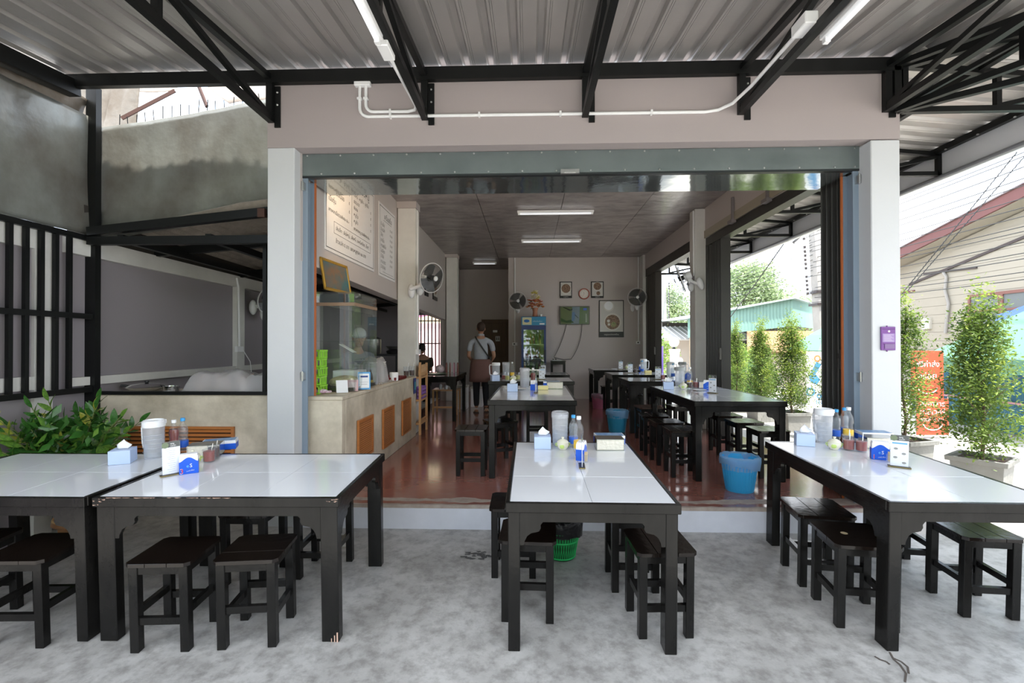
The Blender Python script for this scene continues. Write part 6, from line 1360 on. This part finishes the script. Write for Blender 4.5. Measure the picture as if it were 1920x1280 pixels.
stems = [(-.10, -.50, .50, 1), (-.08, -.46, .70, 2), (-.10, -.30, .40, 1), (-.10, .10, .60, 0), (.02, -.32, .56, 0), (.14, .02, .66, 2), (.30, .06, .58, 1), (.45, -.05, .50, 1), (.42, .12, .56, 0), (.22, -.15, .40, 1), (-.09, -.36, .60, 0), (-.08, -.16, .33, 2), (.05, .14, .50, 0), (-.10, -.55, .36, 1), (.36, -.12, .34, 1), (-.06, -.25, .72, 0), (-.05, -.15, .76, 1), (.08, .1, .72, 0), (.22, -.05, .70, 0), (.48, -.1, .66, 1), (-.05, -.42, .56, 1), (.30, -.2, .50, 0), (.15, -.22, .45, 2)]
for k, (dx, dy, L, kind) in enumerate(stems):
    P = []
    for j in range(8):
        v = j/7; P.append(Vector((dx*.1+dx*(v**1.5)*.85-.04*v, dy*.1+dy*v*1.0, -.02+L*.90*v*(1-.12*v*abs(dx)))))
    st = MB().tube(P, [.009-.0009*j for j in range(8)], 7).build('stem', stemm, zz, smooth=True)
    nl = 13
    for i in range(nl):
        v = .30+.70*i/(nl-1); f = v*7; a = min(6, int(f)); c = P[a].lerp(P[a+1], f-a); tg = (P[a+1]-P[a]).normalized()
        side = tg.cross(Vector((0, -1, .3))).normalized()*(1 if i % 2 else -1)
        d = (side+tg*(.55+.5*v)+Vector((0, rr.uniform(-.35, .1), rr.uniform(-.1, .25)))).normalized() if i < nl-1 else tg
        nrm = d.cross(tg).cross(d); nrm = (nrm if nrm.length > .01 else Vector((0, -1, 0))).normalized(); nrm = (nrm+Vector((0, -.8, .4))).normalized(); xax = d.cross(nrm).normalized(); nrm = xax.cross(d)
        km = kind if rr.random() < .6 else rr.choice((0, 0, 1)); km = 2 if (kind == 2 and v > .75) or (rr.random() < .05) else (1 if km == 2 else km)
        o = bpy.data.objects.new('leaf', LM[km]); COL.objects.link(o); o.parent = st; s = rr.uniform(.11, .16)*(1.1-.30*v)
        M4 = Matrix((xax, d, nrm)).transposed().to_4x4() @ Matrix.Diagonal((s, s, s, 1)); M4.translation = c; o.matrix_local = M4
rr2 = np.random.RandomState(3); cs = []
for k in range(60):
    a = rr2.rand()*6.28; v = rr2.rand(); r = (.10+.20*v)*sqrt(rr2.rand()); cs.append((max(-.10, r*cos(a)*1.15+.06), r*sin(a)*.7-.18, .06+.48*v))
leaf_cloud('inner_foliage', cs, 9, .105, (.04, .04, .04), g1m, zz, 5, .45, .5)
leaf_cloud('inner_foliage', cs[:24], 6, .10, (.05, .05, .05), g2m, zz, 8, .45, .6)
# ================================================================== THE STREET SIDE
clad = mat('cream_boarding', (.38, .345, .29), .75, noise=(.5, (.34, .31, .255), .3)); maroon = mat('faded_maroon_fascia', (.17, .06, .058), .6, noise=(1.2, (.13, .05, .046), .3))
bl = thing('cream_house', 'big cream boarded house with a maroon roof edge across the side street', 'house')
wy = [15.6, 12.2, 8.3, 4, 0]; rz_ = [3.72, 4.385, 5.17, 6.05, 6.86]
BX = 12.6
k0 = (BX+.095)/12.095
def bz(y): return np.interp(y, wy[::-1], rz_[::-1])
nb = 24
for k in range(nb):
    z0 = -.24+k*.27
    # boards clipped under the rake
    pts = []
    ymax = 15.6 if z0+.27 < bz(15.6)-.55 else max(.2, np.interp(z0+.27, [bz(y)-.55 for y in wy], wy))
    if ymax <= .3: break
    MB().prism([(0.0, z0), (ymax, z0), (ymax, z0+.262), (0.0, z0+.262)], BX, BX+.03-.008*(k % 2), 'x').build('board', clad, bl)
MB().prism([(0, -.24)]+[(y, -.24) for y in (15.6,)]+[(y, bz(y)-.35) for y in wy], BX+.03, BX+.2, 'x').build('gable_wall', clad, bl)
MB().prism([(y, bz(y)) for y in (16.2, 15.6, 12.2, 8.3, 4, 0)]+[(y, bz(y)-.30) for y in (0, 4, 8.3, 12.2, 15.6, 16.2)], BX-.62, BX-.56, 'x').build('rake_board', maroon, bl)
MB().prism([(y, bz(y)-.27) for y in (16.2, 12.2, 8.3, 4, 0)]+[(y, bz(y)-.31) for y in (0, 4, 8.3, 12.2, 16.2)], BX-.56, BX+.2, 'x').build('soffit', clad, bl)
MB().prism([(y, bz(y)+.03) for y in (16.3, 12.2, 8.3, 4, 0)]+[(y, bz(y)) for y in (0, 4, 8.3, 12.2, 16.3)], BX-.66, BX+1.5, 'x').build('roof_edge', mat('dark_roof_edge', (.20, .16, .17), .6), bl)
MB().beam((BX-.02, 12.6, 3.25), (BX-.02, 0, 5.82), .05, .07).build('dark_batten', mat('dark_batten', (.07, .055, .055), .7), bl)
MB().beam((BX-.03, 12.0, 3.52), (BX-.03, 10.2, 3.43), .05, .05).build('short_beam', mat('dark_batten', (.07, .055, .055), .7), bl)
MB().bb(BX-.03, BX, 12.4, 15.6, 3.0, 3.05).build('trim_board', maroon, bl)
wf = mat('red_brown_window_frame', (.20, .09, .075), .6); wgl = mat('dusty_window_glass', (.15, .165, .17), .35, spec=.3)
for k in range(6):
    y1_ = 10.45-k*.95; w = MB().bb(BX-.06, BX, y1_-.95, y1_, 2.60, 2.68).bb(BX-.06, BX, y1_-.95, y1_, 1.5, 1.58).bb(BX-.06, BX, y1_-.07, y1_, 1.58, 2.60).bb(BX-.06, BX, y1_-.95, y1_-.88, 1.58, 2.60).bb(BX-.055, BX, y1_-.88, y1_-.07, 2.17, 2.22).build('window', wf, bl)
    MB().bb(BX-.03, BX-.02, y1_-.88, y1_-.07, 1.58, 2.60).build('pane', wgl, w)
MB().tube([(BX-.06, 11.25, 3.45), (BX-.06, 11.15, 3.3), (BX-.06, 11.2, 2.9), (BX-.06, 11.08, 2.5), (BX-.06, 11.15, 2.0), (BX-.06, 11.2, 1.6)], .04, 8).build('drain_pipe', mat('grey_drain_pipe', (.33, .31, .29), .6), bl, smooth=True)
MB().bb(BX-.08, BX, 11.75, 12.05, 1.75, 2.1).build('meter_box', mat('beige_meter_box', (.55, .52, .46), .6), bl)
# green tent, blue tarpaulin, blue sheets
tent = mat('mint_green_canvas', (.11, .25, .17), .7); tt = thing('green_tent', 'mint green market tent with a scalloped edge at the right edge', 'tent')
ax0, ax1, ay0, ay1, ze, zp_ = 7.35, 10.6, 2.9, 5.6, 1.03, 2.05
px_, py_ = (ax0+ax1)/2, (ay0+ay1)/2
MB().add([(ax0, ay0, ze), (ax1, ay0, ze), (ax1, ay1, ze), (ax0, ay1, ze), (px_-.5, py_, zp_), (px_+.5, py_, zp_)], [(0, 1, 5, 4), (1, 2, 5), (2, 3, 4, 5), (3, 0, 4)]).build('canopy', tent, tt, recalc=True).modifiers.new('t', 'SOLIDIFY').thickness = .01
for a, b3 in (((ax0, ay0), (ax0, ay1)), ((ax0, ay1), (ax1, ay1)), ((ax0, ay0), (ax1, ay0))):
    L = math.dist(a, b3); n = 40; top = []; bot = []
    for i in range(n+1):
        u = i/n; x, y = a[0]+(b3[0]-a[0])*u, a[1]+(b3[1]-a[1])*u; top.append((x, y, ze)); bot.append((x, y, ze-.22-.05*abs(sin(u*L*pi/.42))))
    V = top+bot; F = [(i, i+1, n+2+i, n+1+i) for i in range(n)]; o = MB().add(V, F).build('valance', tent, tt, recalc=False); o.modifiers.new('t', 'SOLIDIFY').thickness = .006
for x in (ax0, ax1):
    for y in (ay0, ay1): MB().tube([(x, y, -.24), (x, y, ze)], .02, 8).build('pole', zinc, tt)
bt = mat('blue_tarpaulin', (.03, .085, .27), .5, bump=(6, .5))
def tarp(name, C, label, m, amp=.06, seed=1, cat='tarpaulin'): return crumple(name, *C, 18, 12, amp, m, seed, (0, -.5, .8), label, cat, .006)
tarp('blue_tarp', (at(1848, 648, y=6.6), at(1990, 590, y=5.6), at(1866, 592, y=7.4), at(1990, 540, y=6.2)), 'blue tarpaulin stretched above the mint green tent', bt)
tq = mat('turquoise_sheet', (.05, .19, .30), .5, noise=(2, (.04, .15, .25), .3))
sh = thing('blue_sheet_wall', 'turquoise corrugated sheet wall below the green tent', 'fence')
for k in range(12):
    y = 6.5-k*.30; V = []; 
    for i in range(9): V += [(7.9+.02*(i % 2)+.10*k*0, y-.30*i/8, -.22), (7.9+.02*(i % 2), y-.30*i/8, .80)]
    MB().add(V, [(2*i, 2*i+1, 2*i+3, 2*i+2) for i in range(8)]).build('sheet', tq, sh, recalc=False).modifiers.new('t', 'SOLIDIFY').thickness = .004
MB().bb(7.86, 7.885, 2.9, 6.5, .28, .31).build('pink_rope', mat('pink_strip', (.6, .3, .35), .6), sh)
# tiled low wall behind the banners
tw = thing('tiled_wall', 'pale tiled yard wall behind the orange banners', 'wall'); tl = mat('cream_wall_tile', (.62, .54, .46), .5)
MB().bb(6.98, 7.2, 6.4, 9.4, -.24, 1.0).build('wall_body', cream, tw); tile0 = None
for i in range(10):
    for j in range(4):
        if tile0 is None: tile0 = MB().bb(-.012, 0, -.145, .145, -.145, .145).build('tile', tl, tw, bevel=.003); o = tile0
        else: o = tile0.copy(); COL.objects.link(o)
        o.location = (6.98, 6.55+i*.30, -.08+j*.30)
# orange banners
ob = mat('orange_red_banner', (.42, .06, .03), .55, noise=(2, (.38, .08, .026), .3))
def banner(x, y, z0, z1, w, m, label, lines, smile=True, inkm=None, name='banner', rz=0):
    t = thing(name, label, 'banner', (x, y, 0), rz); inkm = inkm or plastic_w
    MB().bb(-w/2, w/2, -.006, 0, z0, z1).build('cloth', m, t)
    for sx in (-1, 1): MB().tube([(sx*w/2, .01, -.24), (sx*w/2, .01, z1+.03)], .008, 6).build('pole', zinc, t)
    for s, sz, z in lines: MB().text(s, sz, (0, -.0075, z), (1, 0, 0), (0, 0, 1), align='CENTER').build('lettering', inkm, t)
    if smile:
        P = [(w*.30*cos(a), -.009, z0+.19+.11*sin(a)) for a in np.linspace(pi*1.05, pi*1.95, 12)]; MB().tube(P, .009, 5).build('smile_curve', inkm, t)
    return t
p = at(1738, 700, y=4.3); banner(p.x, 4.3, .38, 1.16, .52, ob, 'upper orange banner behind the second potted tree', [('ฟรีค่าส่ง', .12, .90), ('อร่อย', .14, .70)])
p = at(1748, 770, y=4.1); banner(p.x, 4.1, -.18, .40, .50, ob, 'lower orange banner with white Thai lettering behind the second potted tree', [('สั่งอาหาร', .11, .28), ('เดลิเวอรี', .12, .15), ('ส่งฟรี 5 กม.', .08, .04)])
wb_ = thing('white_banner', 'white banner with blue and orange shapes among the trees beyond the side opening', 'banner')
p = at(1540, 720, y=6.2); wb_.location = (p.x, 6.2, 0)
MB().bb(-.30, .30, -.006, 0, -.2, 1.12).build('cloth', mat('white_banner_cloth', (.72, .73, .76), .6), wb_)
rr = random.Random(4); bs = mat('blue_banner_shape', (.05, .22, .45), .5); os_ = mat('orange_banner_shape', (.70, .20, .08), .5)
MB().prism([(-.25, .62), (-.10, .92), (.0, .86), (-.12, .66), (-.02, .55), (-.10, .45), (-.22, .50)], -.009, -.0065, 'y').build('blue_shape', bs, wb_)
for x, z, r, m in ((-.08, .98, .07, os_), (.15, .95, .06, os_), (.10, .42, .06, os_), (-.22, .30, .09, bs), (.12, .66, .05, bs), (-.05, .22, .05, bs)):
    MB().lathe([(r*.55, 0), (r, 0), (r, .003), (r*.55, .003), (r*.55, 0)], 20, (x, -.0065, z), R=Matrix.Rotation(pi/2, 3, 'X')).build('ring_shape', m, wb_)
MB().text('เปิด', .16, (-.12, -.0075, .05), (1, 0, 0), (0, 0, 1)).build('lettering', bs, wb_)
# second small tent top seen above the white banner
t2 = thing('mint_parasol', 'mint green parasol top behind the white banner', 'parasol', tuple(at(1556, 660, y=8.6))[:2]+(0,))
MB().lathe([(0, 1.78), (.5, 1.50), (1.0, 1.12), (1.0, 1.10), (.5, 1.47), (0, 1.75)], 8).build('canopy', tent, t2); MB().tube([(0, 0, -.24), (0, 0, 1.76)], .02, 8).build('pole', zinc, t2)
# green sheet-metal shed
shg = thing('green_shed', 'green corrugated metal shed roof above the trees across the yard', 'shed'); gm = mat('faded_green_sheet', (.24, .40, .35), .6, noise=(.8, (.19, .33, .29), .3))
def cladwall(A, B3, zA0, zA1, zB0, zB1, parent, m, pitch=.5, nm='sheet'):
    A, B3 = Vector(A), Vector(B3); L = (B3-A).length; n = max(2, int(L/pitch))
    for k in range(n):
        V = []; q = 8
        for i in range(q+1):
            u = (k+i/q)/n; p = A.lerp(B3, u); off = (.03 if i % 2 else 0); nn = Vector((-(B3-A).y, (B3-A).x, 0)).normalized(); p = p+nn*off
            V += [(p.x, p.y, zA0+(zB0-zA0)*u), (p.x, p.y, zA1+(zB1-zA1)*u)]
        MB().add(V, [(2*i, 2*i+1, 2*i+3, 2*i+2) for i in range(q)]).build(nm, m, parent, recalc=False).modifiers.new('t', 'SOLIDIFY').thickness = .01
cladwall((6.6, 16.6, 0), (10.6, 16, 0), 1.55, 2.35, 2.0, 3.12, shg, gm); cladwall((10.6, 16, 0), (14.6, 20, 0), 2.0, 3.12, 1.95, 2.9, shg, gm)
MB().add([(6.5, 16.5, 2.38), (10.6, 15.8, 3.16), (14.7, 19.9, 2.95), (12, 24, 3.3), (6.5, 22, 2.5)], [(0, 1, 2, 3, 4)]).build('roof', mat('shed_roof', (.33, .42, .40), .6), shg).modifiers.new('t', 'SOLIDIFY').thickness = .05
for x, y in ((6.8, 16.7), (8.6, 16.45), (10.5, 16.1), (12.2, 17.8), (13.9, 19.5)): MB().bb(x-.06, x+.06, y, y+.12, -.24, 2.1).build('post', mat('tan_post', (.40, .32, .22), .7), shg)
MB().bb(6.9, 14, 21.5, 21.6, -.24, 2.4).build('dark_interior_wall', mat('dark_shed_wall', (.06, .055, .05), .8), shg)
oh = thing('tan_hut', 'tan roofed hut under the green shed, behind the trees', 'hut'); MB().bb(8.0, 11.6, 14.2, 14.4, -.24, 1.0).build('wall_body', mat('pinkish_render', (.58, .50, .46), .7), oh)
MB().add([(7.7, 13.6, .95), (12.0, 13.9, .95), (11.4, 15.4, 1.75), (8.5, 15.4, 1.75)], [(0, 1, 2, 3)]).build('roof', mat('tan_roof', (.30, .175, .085), .8, noise=(3, (.23, .13, .06), .3)), oh).modifiers.new('t', 'SOLIDIFY').thickness = .05
# yard seen through the far opening
yh = thing('white_roofed_house', 'low house with a pale ridged roof seen through the far side opening', 'house')
MB().bb(4.6, 9.5, 19.0, 19.2, -.24, 1.6).build('wall_body', mat('beige_house_wall', (.60, .53, .47), .7), yh)
MB().add([(4.2, 18.0, 1.45), (10, 18.0, 1.45), (10, 20.5, 2.1), (4.2, 20.5, 2.1)], [(0, 1, 2, 3)]).build('roof', mat('pale_tile_roof', (.62, .60, .60), .6, noise=(3, (.5, .48, .48), .3)), yh).modifiers.new('t', 'SOLIDIFY').thickness = .06
mb = MB()
for k in range(24): mb.tube([(4.25+k*.25, 17.98, 1.49), (4.25+k*.25, 20.5, 2.15)], .05, 6)
mb.build('roof_ridges', mat('pale_tile_roof', (.6, .6, .6)), yh)
gp_ = thing('gate_pillar', 'white flared gate pillar carrying a round globe lamp', 'pillar'); p = at(1265, 700, y=12.0); gp_.location = (p.x, 12.0, -.24)
MB().lathe([(.0, 0), (.16, 0), (.16, 1.15), (.19, 1.3), (.20, 1.36), (0, 1.36)], 4, R=Matrix.Rotation(pi/4, 3, 'Z')).build('shaft', cream, gp_)
gl_ = thing('globe_lamp', 'white globe lamp on the gate pillar', 'lamp', (p.x-.02, 12.0, 1.122)); MB().lathe([(0, 0), (.05, 0), (.04, .08), (0, .08)], 12).build('lamp_foot', blackp, gl_); MB().ell((0, 0, .22), (.16, .16, .16), 18, 12).build('globe', plastic_w, gl_, smooth=True)
gl2 = thing('globe_lamp', 'lower white globe lamp on a thin pole beside the gate pillar', 'lamp', tuple(at(1275, 690, y=11.0))[:2]+(-.24,)); MB().tube([(0, 0, 0), (0, 0, .95)], .015, 8).build('pole', blackp, gl2); MB().ell((0, 0, 1.02), (.09, .09, .09), 14, 10).build('globe', plastic_w, gl2, smooth=True)
p = at(1239, 690, y=10.0); banner(p.x, 10.0, .45, 1.22, .14, mat('violet_banner', (.20, .14, .55), .5), 'small violet roll-up banner seen past the far shutter', [], False)
bush_m = leafmat('bush_leaf', (.38, .50, .10), (.10, .22, .04), 2.5, .45); bushd = leafmat('dark_bush_leaf', (.13, .24, .06), (.05, .12, .03), 2.0, .4)
def bush(x, y, w, h, seed, label, m=None, size=.09, zb=-.24, n=120, each=22, cat='bush', stem=True, z0=0, grp=None, name='bush'):
    t = thing(name, label, cat, (x, y, zb), 0, grp); rr = random.Random(seed); cs = []
    mb = MB()
    for k in range(n):
        a = rr.random()*6.28; v = rr.random(); r = w/2*sqrt(rr.random())*(sin(pi*min(.98, .12+.85*v))**.5); c = (r*cos(a), r*sin(a)*.8, z0+(h-z0)*v); cs.append(c)
        if k % 6 == 0: mb.tube([(0, 0, max(.02, z0*.8)), (c[0]*.5, c[1]*.5, z0+(c[2]-z0)*.6), c], [.03*w/2, .015*w/2, .004], 5)
    if z0 > .3: mb.tube([(0, 0, 0), (.05, 0, z0*.5), (0, 0, z0)], [.16, .13, .10], 8)
    mb.build('branches', barkm, t); s = w*.085
    leaf_cloud('foliage', cs, each, size, (s, s, s), m or bush_m, t, seed, .5); return t
bush(4.55, 14.0, 1.4, 1.9, 31, 'bright green bush left of the white gate pillar in the yard', size=.12); bush(6.9, 13.8, 1.6, 1.7, 32, 'bright green bush right of the white gate pillar in the yard', size=.12)
bush(6.9, 11.8, 1.7, 1.25, 33, 'low leafy bush before the yard wall, seen through the far opening', size=.11)
bush(6.0, 9.2, 1.2, .95, 34, 'low bush behind the slim potted trees', bushd, size=.08)
bush(15.2, 30, 4.6, 6.6, 41, 'large pale green tree rising left of the green shed', leafmat('hazy_tree_leaf', (.34, .42, .22), (.20, .28, .14), .8, .4), size=.24, n=260, each=45, cat='tree', z0=2.2, name='tree')
bush(11.2, 37, 4.6, 6.0, 42, 'hazy green tree far beyond the far side opening', leafmat('hazy_tree_leaf', (.3, .4, .2), (.2, .3, .1)), size=.24, n=260, each=45, cat='tree', z0=1.6, name='tree')
bush(19.5, 34, 6, 4.9, 43, 'small hazy treetop just above the green shed roof', leafmat('hazy_tree_leaf', (.3, .4, .2), (.2, .3, .1)), size=.24, n=200, each=40, cat='tree', z0=1.6, name='tree')
# street fronts across the road behind the viewer: seen only as reflections in glass and steel
for k, (x, y) in enumerate(((-7, -14), (-2.5, -15.5), (1.8, -14.2), (6.5, -15.2), (11, -14.5))):
    bush(x, y, 3.6, 4.8, 60+k, ['roadside tree across the street, leftmost behind the viewer', 'roadside tree across the street, second behind the viewer', 'roadside tree across the street, straight behind the viewer', 'roadside tree across the street, fourth behind the viewer', 'roadside tree across the street, last behind the viewer'][k], bush_m, size=.42, zb=-.483, n=190, each=26, cat='tree', z0=.8, name='roadside_tree')
# behind the kitchen
ph = thing('pink_house', 'pink and cream sunlit house outside the barred kitchen window', 'house'); MB().bb(-6.5, -1.8, 12.6, 12.8, -.24, 3.4).build('wall_body', mat('cream_yellow_wall', (.72, .62, .40), .7), ph)
MB().bb(-6.5, -2.7, 12.4, 12.6, .3, 2.0).build('pink_panel', mat('pink_wall', (.55, .34, .34), .7), ph); MB().beam((-6.5, 12.3, 1.8), (-2.4, 12.3, 2.5), .1, .14).build('pink_beam', mat('magenta_trim', (.50, .12, .22), .6), ph)
bush(-2.1, 10.6, 1.0, 1.5, 51, 'green bush outside the barred kitchen window', size=.09, n=70)
# utility poles
pc = mat('grey_concrete_pole', (.36, .34, .32), .85, noise=(4, (.27, .26, .25), .3)); insm = mat('dark_insulator', (.05, .04, .04), .5)
def upole(x, y, h, w, label, ph_, side=-1, lean=0):
    t = thing('utility_pole', label, 'utility pole', (x, y, -.24)); t.rotation_euler = (0, lean, 0)
    V = []
    for z, s in ((0, 1.25), (h, .8)): V += [(-w*s/2, -w*s/2, z), (w*s/2, -w*s/2, z), (w*s/2, w*s/2, z), (-w*s/2, w*s/2, z)]
    MB().add(V, [(0, 1, 5, 4), (1, 2, 6, 5), (2, 3, 7, 6), (3, 0, 4, 7), (4, 5, 6, 7)]).build('shaft', pc, t)
    MB().tube([(side*w*.95, 0, ph_[0]), (side*w*.95, 0, ph_[1])], .012, 6).build('rack', zinc, t)
    n = int((ph_[1]-ph_[0])/.14)
    for k in range(n):
        z = ph_[0]+.07+k*.14
        if k % 7 == 5: continue
        MB().lathe([(0, 0), (.035, .01), (.045, .035), (.035, .05), (.045, .07), (.03, .09), (0, .09)], 10, (side*w*1.15, 0, z)).build('insulator', insm, t)
    for z in (ph_[1]-.1, ph_[1]-.45, ph_[1]-.75): MB().lathe([(0, 0), (.04, .01), (.05, .05), (0, .08)], 8, (-side*w*.9, 0, z)).build('insulator', insm, t)
    for z in (ph_[0]-.3, ph_[0]+.1): MB().bb(-w*.75, w*.75, -w*.7, w*.7, z, z+.08).build('collar_band', insm, t)
    return t
upole(9.75, 12.4, 6.6, .36, 'near concrete utility pole with dark insulators above the green shed', (3.1, 6.4), lean=-.06)
upole(7.25, 22.5, 5.4, .26, 'far concrete utility pole seen through the far side opening', (2.6, 4.9), 1)
wm = mat('dark_cable_sheath', (.03, .03, .032), .5)
rr = random.Random(9)
for k in range(15):
    z = 2.65+k*.165+rr.uniform(-.04, .04); x1, x2 = 9.3+rr.uniform(-.25, .1), 8.2+rr.uniform(-.5, .5)
    P = []
    for q in range(15):
        u = q/14; y = 12.4-u*20; P.append((x1+(x2-x1)*u, y, z+.05*k*u*.25-.5*4*u*(1-u)*(.5+rr.random()*.01)))
    tag(MB().tube(P, .009, 5, caps=False).build('power_line', wm), ORD[k]+' overhead cable from the lowest, strung past the cream house', 'cable', 'overhead cables above the side street')
for k in range(9):
    z = 3.55+k*.17; P = [(9.3-(2.0)*u, 12.4+10.1*u, z-.10*k*u-.3*4*u*(1-u)) for u in np.linspace(0, 1, 9)]
    tag(MB().tube(P, .009, 5, caps=False).build('power_line', wm), ORD[k]+' cable from the lowest between the two utility poles', 'cable', 'overhead cables between the poles')
for A, B3, l in ((at(1690, 552, y=6.0), at(1893, 302, y=4.4), 'left one of the two twisted cables slanting down before the cream house'), (at(1692, 556, y=6.0), at(1922, 292, y=4.6), 'right one of the two twisted cables slanting down before the cream house')):
    d = (B3-A); A2 = A-d*.25; B4 = B3+d*.5; n = 260; r_ = .0032; P = [A2.lerp(B4, i/n)+Vector((r_*cos(i*1.5), r_*sin(i*1.5), r_*sin(i*1.5))) for i in range(n+1)]
    tag(MB().tube(P, .0085, 5).build('twisted_cable', wm), l, 'cable')
A, B3 = at(1362, 603, y=8.0), at(1492, 425, y=4.6); tag(MB().tube([A-(B3-A)*.3, (A+B3)/2-Vector((0, 0, .04)), B3], .010, 6).build('guy_cable', wm), 'single dark cable slanting up to the side eave, seen through the side opening', 'cable')
A, B3 = at(1487, 455, y=4.5), at(1510, 434, y=4.3); t = thing('eave_lamp', 'slim grey lamp on a bracket under the side eave', 'lamp'); MB().tube([A, B3], .022, 10).build('lamp_body', mat('grey_lamp', (.2, .2, .21), .4), t, smooth=True); MB().tube([(A+B3)/2, (A+B3)/2+Vector((0, 0, .25))], .01, 6).build('bracket', steelb, t)
